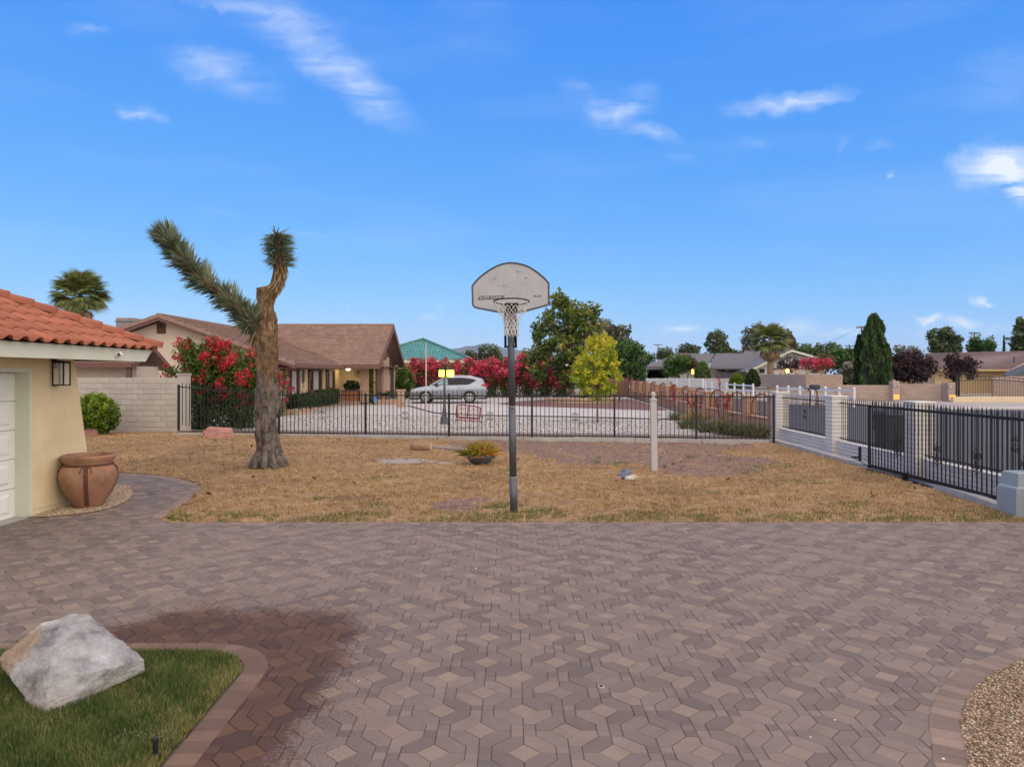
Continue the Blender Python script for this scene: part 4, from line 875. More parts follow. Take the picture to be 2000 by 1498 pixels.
# white block wall with piers and iron railings along the street side
def WX(y): return 7.65+.0215*y
wrz = -math.atan(.0215)
wb = thing('pier_wall', 'white block wall with piers along the street', 'wall')
pier_y = (22.3, 18.2, 14.3)
me_h1 = MB().cbox(.003,.197,.003,.397,.005,.090,.006).mesh('block', m_wblk); me_h2 = MB().cbox(.003,.397,.003,.197,.005,.090,.006).mesh('block', m_wblk)
for y in pier_y:
    MB().box(WX(y)+.012,WX(y)+.388,y+.012,y+.388,-.05,1.475).obj('core', m_wmort, wb)
    for r_ in range(-1,16):
        z = -.0+r_*.0945
        if r_ % 2: inst('block', me_h1, wb, (WX(y),y,z)); inst('block', me_h1, wb, (WX(y)+.2,y,z))
        else: inst('block', me_h2, wb, (WX(y),y,z)); inst('block', me_h2, wb, (WX(y),y+.2,z))
    MB().cbox(WX(y)-.012,WX(y)+.412,y-.012,y+.412,1.476,1.505,.006).obj('cap', m_wblk, wb)
me_l = MB().cbox(0,.15,.004,.396,.005,.0875,.005).mesh('block', m_wblk)
spans = [(18.6,22.3),(14.7,18.2),(8.9,14.3)]
for (a, b_) in spans:
    xa = WX((a+b_)/2)+.13
    MB().hexa([(WX(a)+.145,a,-.05),(WX(a)+.265,a,-.05),(WX(b_)+.265,b_,-.05),(WX(b_)+.145,b_,-.05),(WX(a)+.145,a,.325),(WX(a)+.265,a,.325),(WX(b_)+.265,b_,.325),(WX(b_)+.145,b_,.325)]).obj('core', m_wmort, wb)
    for r_ in range(-1,4):
        y = b_-(.4 if r_%2 else .2)-.004
        while y > a-.05: inst('block', me_l, wb, (WX(y)+.13,y,r_*.0925-.012), (0,0,wrz)); y -= .4
    MB().hexa([(WX(a)+.115,a+.003,.358),(WX(a)+.295,a+.003,.358),(WX(b_)+.295,b_-.003,.358),(WX(b_)+.115,b_-.003,.358),(WX(a)+.115,a+.003,.385),(WX(a)+.295,a+.003,.385),(WX(b_)+.295,b_-.003,.385),(WX(b_)+.115,b_-.003,.385)]).obj('coping', m_wblk, wb)
labs = ['black iron railing panel between the two farthest white piers','black iron railing panel behind the far end of the sliding gate','black iron railing panel mostly behind the sliding gate']
me_rp = pick_mesh(.40, 1.50, .0062)
for (a, b_), lab in zip(spans, labs):
    rg = thing('iron_railing', lab, 'railing', group='railings in the white wall')
    for z in (1.33,.45): MB().tube([(WX(a)+.2,a-.02,z),(WX(b_)+.2,b_+.02,z)],.016,6).obj('rail', m_black, rg)
    m_ = round((b_-a)/.105)
    for i in range(1, m_):
        y = a+(b_-a)*i/m_; inst('picket', me_rp, rg, (WX(y)+.2,y,0), (0,0,R(90)))
    y = a+(b_-a)*round(m_/2)/m_; inst('scroll', me_scroll, rg, (WX(y)+.2,y,.92), (0,0,R(90)))
gt = thing('sliding_gate', 'black iron sliding gate with scroll pickets inside the white wall', 'gate')
GX = 7.60; ga, gb = 8.95, 15.38
for z, r_ in ((1.375,.024),(.115,.03)): MB().box(GX-r_*.8,GX+r_*.8,ga,gb,z-r_,z+r_).obj('rail', m_black, gt)
MB().box(GX-.025,GX+.025,gb,gb+.05,.06,1.40).obj('end_post', m_black, gt)
me_gp = pick_mesh(.13, 1.535, .0085); m_ = round((gb-ga)/.122)
for i in range(m_):
    y = gb-.122*(i+1); 
    if y > ga: inst('picket', me_gp, gt, (GX,y,0), (0,0,R(90)))
for k in (9, 20, 29, 38, 45):
    y = gb-.122*k
    if y > ga: inst('scroll', me_scroll, gt, (GX-.012,y,.62), (0,0,R(90)), (1.25,1.25,1.3))
for y in (14.0, 10.6): 
    wl = MB().tube([(GX-.03,y,.075),(GX+.03,y,.075)],.055,14).obj('wheel', m_black, gt); MB().box(GX-.045,GX+.045,y-.07,y+.07,.08,.15).obj('wheel_bracket', m_black, gt)
tag(MB().box(GX-.03,GX+.03,8.9,16.6,.005,.03).obj('gate_track', m_black), 'flat steel track along the kerb under the sliding gate', 'track')
gs = thing('gate_stop', 'small black post with a bracket past the far end of the gate', 'post', (GX+.25,16.35,0))
MB().box(-.025,.025,-.025,.025,-.02,.42).obj('stub_post', m_black, gs); MB().box(-.18,-.02,-.02,.02,.16,.20).obj('bracket', m_black, gs); MB().tube([(-.16,0,.18),(-.16,-.9,.05)],.01,6).obj('stay_rod', m_black, gs)
m_strip = mat('gate strip soil', (.21,.145,.115), .95, .2, 8, .5, 30, .01, 'World')
tag(MB().poly([(7.5,10.3,.004),(9.0,8,.004),(8.3,22.9,.004),(7.85,22.7,.004),(7.82,18,.004)]).obj('gate_strip', m_strip), kind='structure')
# gate motor
m_mot = mat('blue grey motor housing', (.27,.32,.34), .55, .06, 4, .06, 60, .001, dirt=((.22,.22,.21),3,.35))
c = G(1985,1011); mo = thing('gate_motor', 'blue grey gate motor box at the right edge beside the gate', 'gate motor', (c[0],c[1],0)); mo.scale = (1,1,.88)
hb = MB(); hb.cbox(0,.52,0,.42,-.02,.46,.02); hb.hexa([(0.004,.004,.461),(.516,.004,.461),(.516,.416,.461),(.004,.416,.461),(.05,.03,.50),(.49,.03,.50),(.49,.39,.50),(.05,.39,.50)]); hb.obj('lower_housing', m_mot, mo)
up2 = MB(); up2.hexa([(.045,.03,.501),(.52,.03,.501),(.52,.41,.501),(.045,.41,.501),(.06,.05,.70),(.50,.05,.70),(.50,.39,.70),(.06,.39,.70)]); up2.hexa([(.062,.052,.701),(.498,.052,.701),(.498,.388,.701),(.062,.388,.701),(.10,.09,.72),(.46,.09,.72),(.46,.35,.72),(.10,.35,.72)]); up2.obj('lid', m_mot, mo)
MB().box(.20,.30,.030,.038,.585,.62).obj('badge', m_band, mo)
for z in (.12,.21,.32): MB().tube([(.25,-.002,z),(.25,.01,z)],.008,8).obj('screw', m_band, mo)
# ================================================================ the neighbour's yard
def sheet(name, poly, dz, m, step=4, zf=zy, kind='structure'):
    # polygon sheet following the rise of the yard: cut in strips along y
    ys = sorted(set([min(p[1] for p in poly), max(p[1] for p in poly)]+[y for y in (30.,58.) if min(p[1] for p in poly) < y < max(p[1] for p in poly)]))
    bm = bmesh.new(); vs = [bm.verts.new((x,y,0)) for x,y in poly]; bm.faces.new(vs)
    for y in ys[1:-1]: bmesh.ops.bisect_plane(bm, geom=bm.verts[:]+bm.edges[:]+bm.faces[:], plane_co=(0,y,0), plane_no=(0,1,0))
    bmesh.ops.triangulate(bm, faces=bm.faces[:])
    for v in bm.verts: v.co.z = zf(v.co.y)+dz
    me = bpy.data.meshes.new(name); bm.to_mesh(me); bm.free(); me.materials.append(m)
    if me.polygons and me.polygons[0].normal.z < 0: me.flip_normals()
    return tag(link(bpy.data.objects.new(name, me)), kind=kind)
m_wgr = mat('white crushed rock', (.42,.40,.375), .95, .35, 14, .8, 25, .04, 'World')
m_cdr = mat('pale concrete drive', (.44,.42,.395), .9, .1, .8, .15, 30, .004, 'World', dirt=((.33,.31,.29),.5,.5))
m_mul = mat('dark red mulch', (.16,.085,.075), .95, .3, 5, .6, 20, .03, 'World')
m_edge = mat('dark edging', (.10,.085,.075), .9, .2, 5, .1)
YARD = [(-24,26.2),(-11.6,25.75),(8.35,22.85),(8.4,58),(-24,58)]
sheet('gravel_yard', YARD, .0, m_wgr)
DRV = [G(795,799)[:2],G(850,811)[:2],G(930,815)[:2],G(1100,817)[:2],G(1345,822)[:2],(8.4,29.5),(8.4,57.5),(-7.2,57.5),(-6.6,44)]
sheet('concrete_drive', DRV, .006, m_cdr)
ED = MB()
for a, b_ in zip(DRV[:4], DRV[1:5]): ED.hexa([(a[0],a[1]-.14,zy(a[1])-.05),(b_[0],b_[1]-.14,zy(b_[1])-.05),(b_[0],b_[1],zy(b_[1])-.05),(a[0],a[1],zy(a[1])-.05),(a[0],a[1]-.14,zy(a[1])+.05),(b_[0],b_[1]-.14,zy(b_[1])+.05),(b_[0],b_[1],zy(b_[1])+.05),(a[0],a[1],zy(a[1])+.05)])
tag(ED.obj('drive_edging', m_edge), kind='structure')
ISL = [(-1.0,44.5),(.5,42.0),(3.5,40.4),(7.6,38.2),(8.3,38.5),(8.2,50.5),(5,50),(2,48.8),(0,46.8)]
sheet('mulch_bed', ISL, .012, m_mul)
m_strip2 = mat('brown shade strip', (.15,.115,.095), .95, .25, 8, .5, 30, .02, 'World')
sheet('shade_strip', [(-11.6,25.8),(8.3,22.9),(8.3,24.2),(-11.5,26.9)], .010, m_strip2)  # dark strip painted for the shade on the gravel behind the fence
m_rock = tonemat('crushed rock', [(0,(.13,.12,.115)),(.25,(.38,.36,.34)),(.6,(.52,.50,.475)),(1,(.66,.645,.62))])
q = scatter([(-11.0,27.0),(8.2,24.4),(8.2,30.5),(-8,36),(-10.5,34)], 15000); kk = ~inpoly(q[:,0],q[:,1],DRV); q = q[kk]
tag(stones('crushed_rock', np.column_stack([q, [zy(y)+.015 for y in q[:,1]]]), .028, m_rock), 'loose white crushed rock of the neighbouring front yard', 'gravel', kind='stuff')

# ---- brown-roofed house
m_wall = mat('pinkish beige stucco', (.60,.50,.40), .9, .05, 1.2, .25, 30, .01); m_wall2 = mat('tan stucco', (.60,.48,.31), .9, .05, 1.5, .25, 30, .01)
m_brn = mat('brown trim', (.155,.075,.058), .75, .12, 3, .1, 30, .003)
m_brick = mat('buff brick', (.50,.33,.23), .9, .15, 6, .3, 40, .005, rnd=.25); m_bmort = mat('brick mortar', (.40,.36,.31), .95, .1, 9, .2)
m_shing = mat('brown concrete tile', (.36,.245,.195), .85, .12, 2.0, .2, 20, .01, tone=.22, dirt=((.22,.15,.12),.6,.5))
m_glass = glass('dark window', (.02,.025,.03)); m_curt = mat('pale curtain', (.42,.42,.38), .9, .06, 5, .1)
nh = thing('ranch_house', 'brown-roofed ranch house with beige gable and brick piers', 'house')
def brickface(parent, x0, x1, y0, y1, z0, z1, bl=.30, bh=.10, core=True):
    if core: MB().box(x0+.012,x1-.012,y0+.012,y1-.012,z0,z1-.003).obj('core', m_bmort, parent)
    nz_ = max(1, round((z1-z0)/bh)); bh = (z1-z0)/nz_; cache = {}
    for r_ in range(nz_):
        for (axis, a0, a1, f0) in (('x',x0,x1,y0),('y',y0,y1,x1)):
            Ln = a1-a0; n_ = max(1, round(Ln/bl)); L1 = Ln/n_; cuts = [0]+[L1*(k+(.5 if r_%2 else 0)) for k in range(0 if r_%2 else 1, n_)]+[Ln]
            for ca_, cb_ in zip(cuts[:-1], cuts[1:]):
                w1 = round(cb_-ca_-.016,3)
                if w1 < .03: continue
                key = (axis, w1)
                if key not in cache:
                    cache[key] = (MB().cbox(0,w1,0,.03,0,bh-.016,.004) if axis == 'x' else MB().cbox(-.03,0,0,w1,0,bh-.016,.004)).mesh('brick', m_brick)
                inst('brick', cache[key], parent, (a0+ca_+.008, f0, z0+r_*bh+.008) if axis == 'x' else (f0, a0+ca_+.008, z0+r_*bh+.008))
# wing with the gable toward the camera
Yr = 33.6; XR, ZR = PX(310,Yr), PZ(615,Yr); XE, ZE = PX(577,Yr), PZ(709.5,Yr); XL = 2*XR-XE
Yg = 34.3; sl = (ZR-ZE)/(XE-XR)
def rz1(x): return ZR-abs(x-XR)*sl
gw = MB(); gw.extr([(XL+.7,Yg,-.1),(-11.0,Yg,-.1),(-11.0,Yg,rz1(-11.0)-.2),(XR,Yg,ZR-.2),(XL+.7,Yg,rz1(XL+.7)-.2)], (0,.2,0)); gw.obj('gable_wall', m_wall, nh)
MB().box(-11.25,-11.0,34.501,46.9,-.1,2.45).obj('side_wall', m_wall2, nh)
vt = MB().box(PX(307,Yg),PX(324,Yg),Yg-.05,Yg+.02,PZ(652,Yg),PZ(631,Yg)).obj('gable_vent', m_brn, nh)
for k in range(6):
    z = PZ(651,Yg)+k*.08; MB().hexa([(PX(308,Yg),Yg-.09,z),(PX(323,Yg),Yg-.09,z),(PX(323,Yg),Yg-.055,z+.055),(PX(308,Yg),Yg-.055,z+.055),(PX(308,Yg),Yg-.08,z),(PX(323,Yg),Yg-.08,z),(PX(323,Yg),Yg-.045,z+.055),(PX(308,Yg),Yg-.045,z+.055)]).obj('louvre', m_brn, vt)
def tiled_slope(parent, p00, p10, p01, p11, rows, cols, name='roof_slope', lift=.085, m=None):
    """courses of tiles: p00-p10 is the eave, p01-p11 the ridge"""
    m = m or m_shing; P00, P10, P01, P11 = map(Vector, (p00,p10,p01,p11)); nrm = (P10-P00).cross(P01-P00).normalized()
    if nrm.z < 0: nrm = -nrm
    sl_ = MB().hexa([P00-nrm*.10,P10-nrm*.10,P11-nrm*.10,P01-nrm*.10,P00,P10,P11,P01]).obj(name, m, parent, tone=True)
    for r_ in range(rows):
        a, b_ = r_/rows, (r_+1.06)/rows
        A0, A1 = P00.lerp(P01,a), P10.lerp(P11,a); B0, B1 = P00.lerp(P01,min(b_,1)), P10.lerp(P11,min(b_,1)); mb = MB(); n_ = cols
        for k in range(n_):
            u0, u1 = (k+.02)/n_, (k+.98)/n_; tn_ = random.random(); lf1 = lift*random.uniform(.85,1.15)
            a0, a1, b0, b1 = A0.lerp(A1,u0), A0.lerp(A1,u1), B0.lerp(B1,u0), B0.lerp(B1,u1)
            mb.add([a0+nrm*.002,a1+nrm*.002,a0+nrm*lf1,a1+nrm*lf1,b0+nrm*.004,b1+nrm*.004],[(0,1,3,2),(2,3,5,4)], tn_)
        tag(mb.obj('tile_course', m, sl_, tone=True), kind='stuff')
    return sl_
Ybk = 52.0
tiled_slope(nh, (XE,Yr,ZE), (XE,Ybk,ZE), (XR,Yr,ZR), (XR,Ybk,ZR), 20, 46)
tiled_slope(nh, (XL,Yr,ZE), (XL,Ybk,ZE), (XR,Yr,ZR), (XR,Ybk,ZR), 6, 12)
rk_ = MB()
for x0, z0, x1, z1 in ((XR,ZR,XE,ZE),(XR,ZR,XL,ZE)):
    rk_.hexa([(x0,Yr-.05,z0-.26),(x1,Yr-.05,z1-.26),(x1,Yr+.02,z1-.26),(x0,Yr+.02,z0-.26),(x0,Yr-.05,z0-.06),(x1,Yr-.05,z1-.06),(x1,Yr+.02,z1-.06),(x0,Yr+.02,z0-.06)])
rk_.obj('rake_board', m_brn, nh)
for (x1) in (XE, XL):
    nT = 15
    for k in range(nT):
        a, b_ = k/nT, (k+1.04)/nT; xa, xb = XR+(x1-XR)*a, XR+(x1-XR)*min(b_,1); za, zb = rz1(xa), rz1(xb)
        MB().hexa([(xa,Yr-.09,za-.12),(xb,Yr-.09,zb-.12),(xb,Yr+.12,zb-.12),(xa,Yr+.12,za-.12),(xa,Yr-.09,za+.04),(xb,Yr-.09,zb+.06),(xb,Yr+.12,zb+.06),(xa,Yr+.12,za+.04)]).obj('rake_tile', m_shing, nh)
MB().box(XE-.02,XE+.10,Yr-.02,43.0,ZE-.20,ZE-.02).obj('gutter', m_brn, nh)
MB().box(-11.0,XE,Yr,43.2,ZE-.24,ZE-.21).obj('soffit', m_brn, nh)
MB().box(XR-.1,XR+.1,Yr-.05,Ybk,ZR-.0,ZR+.07).obj('ridge_cap', m_shing, nh)
ds = MB().tube([(XE+.02,Yr+.1,ZE-.2),(PX(563,34.2),34.2,PZ(719,34.2)),(PX(547,34.6),34.7,PZ(723,34.6))],.045,8).obj('downspout', m_brn, nh)
# brick pier at the wing's corner
bp1 = MB().box(-11.45,-10.93,34.95,35.4,-.1,-.05).obj('brick_pier', m_bmort, nh); brickface(bp1, -11.45,-10.93,34.92,35.4,-.05,2.42)
# windows in the side wall
for (p0, p1, zt, zb, cx0) in ((560,583,2.34,.95,.42),(601,627,2.34,1.05,.30),(636,652,2.34,1.15,.4)):
    y0, y1 = 11.0*F/(1000-p0), 11.0*F/(1000-p1); X = -11.0
    wn = MB().box(X-.06,X+.012,y0,y1,zb,zt).obj('window', m_glass, nh); fr = MB(); t_ = .16
    for (a, b_, c, d) in ((y0,y0+t_*1.5,zb,zt),(y1-t_*1.5,y1,zb,zt),(y0,y1,zt-.12,zt),(y0,y1,zb-.06,zb+.10)): fr.box(X,X+.09,a,b_,c,d)
    fr.box(X+.01,X+.05,y0+(y1-y0)*.32,y0+(y1-y0)*.37,zb,zt); fr.obj('frame', m_brn, wn)
    MB().box(X+.012,X+.02,y0+(y1-y0)*.40,y0+(y1-y0)*.78,zb+.1,zt-.1).obj('curtain', m_curt, wn)
# cross wing with the porch
Y2e, Y2p, Y2b = 43.0, 48.3, 53.5; X2 = PX(740,43.0); Z2e, Z2p = PZ(712.5,43.0), PZ(635,48.3)
tiled_slope(nh, (-12.2,Y2e,Z2e), (X2,Y2e,Z2e), (-17,Y2p,Z2p), (X2,Y2p,Z2p), 22, 26)
tiled_slope(nh, (X2,Y2b,Z2e), (-17,Y2b,Z2e), (X2,Y2p,Z2p), (-17,Y2p,Z2p), 4, 12)
MB().box(-17,X2,Y2p-.14,Y2p+.14,Z2p-.02,Z2p+.08).obj('ridge_cap', m_shing, nh)
MB().box(-10.3,X2,Y2e-.06,Y2e+.03,Z2e-.24,Z2e-.03).obj('gutter', m_brn, nh)
rk2 = MB()
for y0, z0, y1, z1 in ((Y2p,Z2p,Y2e,Z2e),(Y2p,Z2p,Y2b,Z2e)):
    rk2.hexa([(X2-.06,y0,z0-.40),(X2+.04,y0,z0-.40),(X2+.04,y1,z1-.30),(X2-.06,y1,z1-.30),(X2-.06,y0,z0+.05),(X2+.04,y0,z0+.05),(X2+.04,y1,z1+.04),(X2-.06,y1,z1+.04)])
rk2.obj('rake_board', m_brn, nh)
XG = -8.62
ge = MB(); ge.extr([(XG,46.3,-.1),(XG,52.9,-.1),(XG,52.9,2.45),(XG,Y2p,Z2p-.35),(XG,44.2,Z2e+.25),(XG,44.2,2.42),(XG,46.3,2.42)], (-.2,0,0)); ge.obj('gable_wall', m_brn, nh)
MB().box(XG+.001,XG+.03,49.6,51.4,.1,2.35).obj('gable_panel', m_wall, nh)
MB().box(XG-.4,XG+.6,43.1,53.4,2.52,2.55).obj('soffit', m_brn, nh)
MB().box(-11.2,-8.65,46.7,46.9,-.1,2.5).obj('porch_wall', m_wall, nh)
MB().box(-10.95,-7.9,43.2,46.69,2.50,2.53).obj('porch_ceiling', m_brn, nh)
MB().box(-10.98,-8.6,44.2,46.69,-.05,.30).obj('porch_slab', m_conc, nh)
brs = MB().box(-11.0,-8.75,44.16,44.19,-.05,.0).obj('porch_riser', m_bmort, nh); brickface(brs, -10.96,-9.3,44.05,44.2,.12,.42,.25,.1)
bp2 = MB().box(-9.25,-8.76,44.25,44.7,-.1,-.05).obj('brick_pier', m_bmort, nh); brickface(bp2, -9.27,-8.74,44.2,44.72,.12,2.45,.27,.1)
bp3 = MB().box(XG,XG+.02,47.6,49.4,-.1,-.05).obj('brick_pier', m_bmort, nh); brickface(bp3, XG-.02,XG+.16,47.7,49.5,.2,3.0,.35,.1)
MB().box(XG+.03,XG+.17,49.55,49.75,.2,3.2).obj('corner_trim', m_wall2, nh); MB().box(XG+.02,XG+.3,53.0,53.2,.2,3.0).obj('corner_trim', m_wall2, nh)
num = MB().box(XG+.031,XG+.05,49.9,51.2,PZ(732.5,50.5),PZ(724,50.5)).obj('number_plate', m_band, nh)
m_num = mat('pale numerals', (.62,.60,.55), .7, .05, 5, 0)
text_mesh('numerals', '931', .34, m_num, num, (XG+.056,50.52,PZ(728.6,50.5)), (R(90),0,R(90)), 1.1, 2.1)
pl = thing('porch_light', 'glowing round porch light under the brown eave', 'light', (PX(680,45.6),45.6,PZ(719,45.6)))
MB().lathe([(.16*sin(a),-.16*cos(a)) for a in [i*pi/10 for i in range(1,10)]],16).obj('globe', emit('warm globe', (1.0,.80,.33), 7), pl, True)
MB().tube([(0,0,.15),(0,0,.42)],.03,8).obj('stem', m_brn, pl)
ll = bpy.data.lights.new('porch_lamp','POINT'); ll.energy = 22; ll.color = (1,.72,.35); ll.shadow_soft_size = .16; lo = bpy.data.objects.new('porch_lamp', ll); link(lo, pl); lo.location = (0,-.25,-.05)
# wall ornaments
orn = thing('wall_ornament', 'dark metal floral ornament between the first two tall windows', 'wall art', (-10.98, 38.1, 1.9))
m_verd = mat('dark verdigris', (.06,.065,.05), .7, .2, 9, .1)
o_ = MB(); o_.tube([(0.02,0,-.62),(.02,.02,.62)],.012,6)
for k in range(14):
    z = -.35+.06*k; o_.hexa([(.01,0,z),(.02,.0,z),(.02,.16*(1 if k%2 else -1)*1.6,z+.10),(.01,.16*(1 if k%2 else -1)*1.6,z+.10),(.01,.03,z+.03),(.02,.03,z+.03),(.02,.14*(1 if k%2 else -1)*1.6,z+.17),(.01,.14*(1 if k%2 else -1)*1.6,z+.17)])
o_.obj('scrollwork', m_verd, orn)
stw = thing('wall_ornament', 'metal star ornament on the porch wall by the brick pier', 'wall art', (PX(700,46.6),46.6,PZ(727,46.6)))
o_ = MB()
for k in range(10): a = k*2*pi/10; o_.tube([(.05*cos(a),0,.05*sin(a)),(.36*cos(a),0,.36*sin(a))],[.02,.008],5)
o_.tube([(.3*cos(a),0,.3*sin(a)) for a in [i*2*pi/20 for i in range(21)]],.008,4,False); o_.obj('star', m_verd, stw)
sl2 = thing('wall_sconce', 'small lantern on the brick pier at the house corner', 'lantern', (-10.95,34.85,1.85))
MB().cbox(-.05,.10,-.12,.0,-.12,.14,.01).obj('body', m_verd, sl2); MB().hexa([(-.08,-.14,.14),(.13,-.14,.14),(.13,.02,.14),(-.08,.02,.14),(0,-.08,.24),(.05,-.08,.24),(.05,-.04,.24),(0,-.04,.24)]).obj('roof', m_verd, sl2)
ac = thing('roof_cooler', 'grey cooler box on the roof at the far left of the house', 'cooler', (PX(252,37),37,PZ(641,37)))
MB().cbox(-.45,.45,-.4,.4,-.3,.50,.03).obj('cabinet', m_plank, ac); MB().box(-.5,.9,-.42,.42,.28,.33).obj('lid', m_band, ac); MB().box(.45,.98,-.35,.35,-.3,.27).obj('duct', m_plank, ac)
# shed behind the block wall
sh = thing('shed', 'low brown trimmed shed behind the block wall beneath the garage eave', 'shed')
xs0, xs1 = -19.5, -14.05
MB().box(xs0,-14.3,27.6,29.3,-.1,2.35).obj('wall', m_wall, sh)
rs = MB(); rs.hexa([(xs0,26.8,2.36),(xs1,26.8,2.36),(xs1,28.3,3.05),(xs0,28.3,3.05),(xs0,26.8,2.46),(xs1,26.8,2.46),(xs1,28.3,3.15),(xs0,28.3,3.15)]); rs.hexa([(xs0,28.302,3.05),(xs1,28.302,3.05),(xs1,29.9,2.2),(xs0,29.9,2.2),(xs0,28.302,3.15),(xs1,28.302,3.15),(xs1,29.9,2.3),(xs0,29.9,2.3)]); rs.obj('roof', m_shing, sh)
MB().box(xs0,xs1+.02,26.74,26.80,2.30,2.50).obj('fascia', m_brn, sh)
fr = MB(); fr.hexa([(xs1,26.8,2.26),(xs1+.06,26.8,2.26),(xs1+.06,28.3,2.95),(xs1,28.3,2.95),(xs1,26.8,2.46),(xs1+.06,26.8,2.46),(xs1+.06,28.3,3.16),(xs1,28.3,3.16)]); fr.hexa([(xs1,28.301,2.95),(xs1+.06,28.301,2.95),(xs1+.06,29.9,2.1),(xs1,29.9,2.1),(xs1,28.301,3.16),(xs1+.06,28.301,3.16),(xs1+.06,29.9,2.3),(xs1,29.9,2.3)]); fr.obj('rake_board', m_brn, sh)
MB().box(-14.32,-14.15,26.85,27.0,-.1,2.36).obj('post', m_brn, sh)

# ---- planters and plants along the house front
m_soil = m_turf
pw = thing('brick_planter', 'long low buff brick planter along the ranch house windows', 'planter')
def lowbrick(parent, a, b_, z0, z1, th=.22):
    d_ = Vector((b_[0]-a[0], b_[1]-a[1])); Ln = d_.length; o = bpy.data.objects.new('wall_run', None); o = MB().box(0,Ln,.012,th,-.08,z1-z0-.003).obj('wall_run', m_bmort, parent, loc=(a[0],a[1],z0), rz=atan2(d_.y,d_.x)); nz_ = max(1,round((z1-z0)/.1)); bh_ = (z1-z0)/nz_
    n_ = max(1,round(Ln/.3)); w1 = Ln/n_; me = MB().cbox(.008,w1-.008,0,.05,.008,bh_-.008,.004).mesh('brick', m_brick)
    for r_ in range(nz_):
        for k in range(n_): inst('brick', me, o, (k*w1+(w1*.25 if r_%2 else -w1*.0) if k < n_-1 or not r_%2 else k*w1,0,r_*bh_))
lowbrick(pw, (-11.0,34.9), (-10.32,34.9), .02, .36); lowbrick(pw, (-10.32,34.9), (-10.55,44.0), .05, .40)
MB().poly([(-11.0,35.1,.33),(-10.5,35.1,.33),(-10.75,44,.36),(-11,44,.36)]).obj('soil', m_soil, pw)
m_hedge = leafmat('dark hedge', [(.012,.025,.008),(.028,.055,.014),(.055,.095,.022),(.09,.13,.035)], .2)
def hedge_pts(x0,x1,y0,y1,z0,z1,n):
    P = RNG.random((n,3)); k = RNG.integers(0,3,n)
    for i in range(3): s_ = k == i; P[s_,i] = np.where(RNG.random(s_.sum()) < .75, 1-.06*RNG.random(s_.sum()), RNG.random(s_.sum()))
    P[:,1] = np.where((k == 1), 1-P[:,1], P[:,1]); return np.array([x0,y0,z0])+P*np.array([x1-x0,y1-y0,z1-z0])+RNG.normal(size=(n,3))*.025
hd = thing('hedge', 'clipped dark green hedge in the brick planter under the windows', 'hedge')
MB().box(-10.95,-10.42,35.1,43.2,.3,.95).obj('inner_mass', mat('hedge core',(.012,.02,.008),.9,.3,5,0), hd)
P = np.concatenate([hedge_pts(-11.0,-10.35,35.0,43.4,.33,1.02,9000), hedge_pts(-11.0,-10.35,40.0,43.6,.6,1.15,2500)])
leaf_obj('foliage', leaves(P, np.full(len(P),.09), .6, tone=np.clip(.25+.45*(P[:,2]-.3)+.2*RNG.normal(size=len(P)),0,1)), m_hedge, hd)
m_tc = mat('orange timber tub', (.33,.12,.045), .75, .2, 3, .2, 20, .004)
tb = thing('planter_box', 'square orange wooden planter box with a clipped shrub on the porch', 'planter', (PX(687.5,44.6),44.6,.3))
for s_ in range(4):
    b1 = MB()
    for k in range(3): b1.cbox(-.46+.31*k,-.46+.30+.31*k,-.48,-.44,.04,.76,.008)
    b1.obj('side_boards', m_tc, tb, rz=s_*pi/2)
fb = MB(); fb.box(-.5,.5,-.5,-.481,.0,.07); fb.box(-.5,.5,-.5,-.481,.70,.77); fb.obj('battens', m_brn, tb)
P, tn_, _ = clumped((0,0,1.0),(.52,.42,.34),60,40,.12,.7); leaf_obj('shrub', leaves(P, np.full(len(P),.085), .6, tone=tn_*.7), m_hedge, tb)
vn = thing('climbing_vine', 'narrow yellow green vine climbing beside the porch brick pier', 'vine', (PX(726,44.5),44.5,.1))
P = np.column_stack([RNG.normal(size=2200)*.09, RNG.normal(size=2200)*.12, RNG.random(2200)*2.45]); m_vine = leafmat('vine leaf', [(.03,.06,.01),(.09,.13,.015),(.20,.22,.03),(.27,.15,.03)], .3)
leaf_obj('leaves', leaves(P, np.full(2200,.09), .7), m_vine, vn); MB().tube([(0,0,0),(.03,0,1.2),(-.02,0,2.4)],.025,6).obj('stem', m_log, vn)
MB().box(.12,.2,-.05,.05,0,2.4).obj('trellis_post', m_wall2, vn)
sg = thing('sago_palm', 'dark sago palm before the number plate of the ranch house', 'palm', (PX(757,44.3),44.3,.25))
MB().tube([(0,0,-.1),(0,0,.42)],[.16,.14],10).obj('trunk', m_log, sg); m_sago = leafmat('sago leaf', [(.008,.02,.006),(.02,.045,.012),(.045,.085,.02),(.08,.13,.03)], .2)
def frond_mesh(L_, nl, lw, droop, m):
    pts = [(0,0,0)]; V = []; Fc = []; T = []
    for i in range(nl):
        u_ = (i+2)/(nl+2); x = L_*u_; z = L_*(.45*u_-droop*u_*u_); w_ = lw*sin(pi*min(1,.12+.86*u_))
        for s_ in (-1,1):
            b_ = len(V); V += [(x,0,z),(x+.035*L_,0,z+.005),(x+.22*w_+.06*L_,s_*w_,z-.18*w_)]; Fc.append((b_,b_+1,b_+2)); T.append(random.random())
    return nmesh('frond', V, Fc, m, T)
me_f = frond_mesh(.75, 26, .13, .62, m_sago)
for k in range(34): inst('frond', me_f, sg, (0,0,.45), (random.uniform(-.3,.3), random.uniform(-.75,.35), k*2*pi/34*5.2))
pw2 = thing('brick_planter', 'low brick planter wall round the sago palm', 'planter'); lowbrick(pw2, (PX(737,44.0),43.6), (PX(792,44.0),43.6), .15, .52)
ped = thing('brick_pedestal', 'short pink brick pedestal pillar beside the sago palm', 'pillar', (PX(783,41),41,.1))
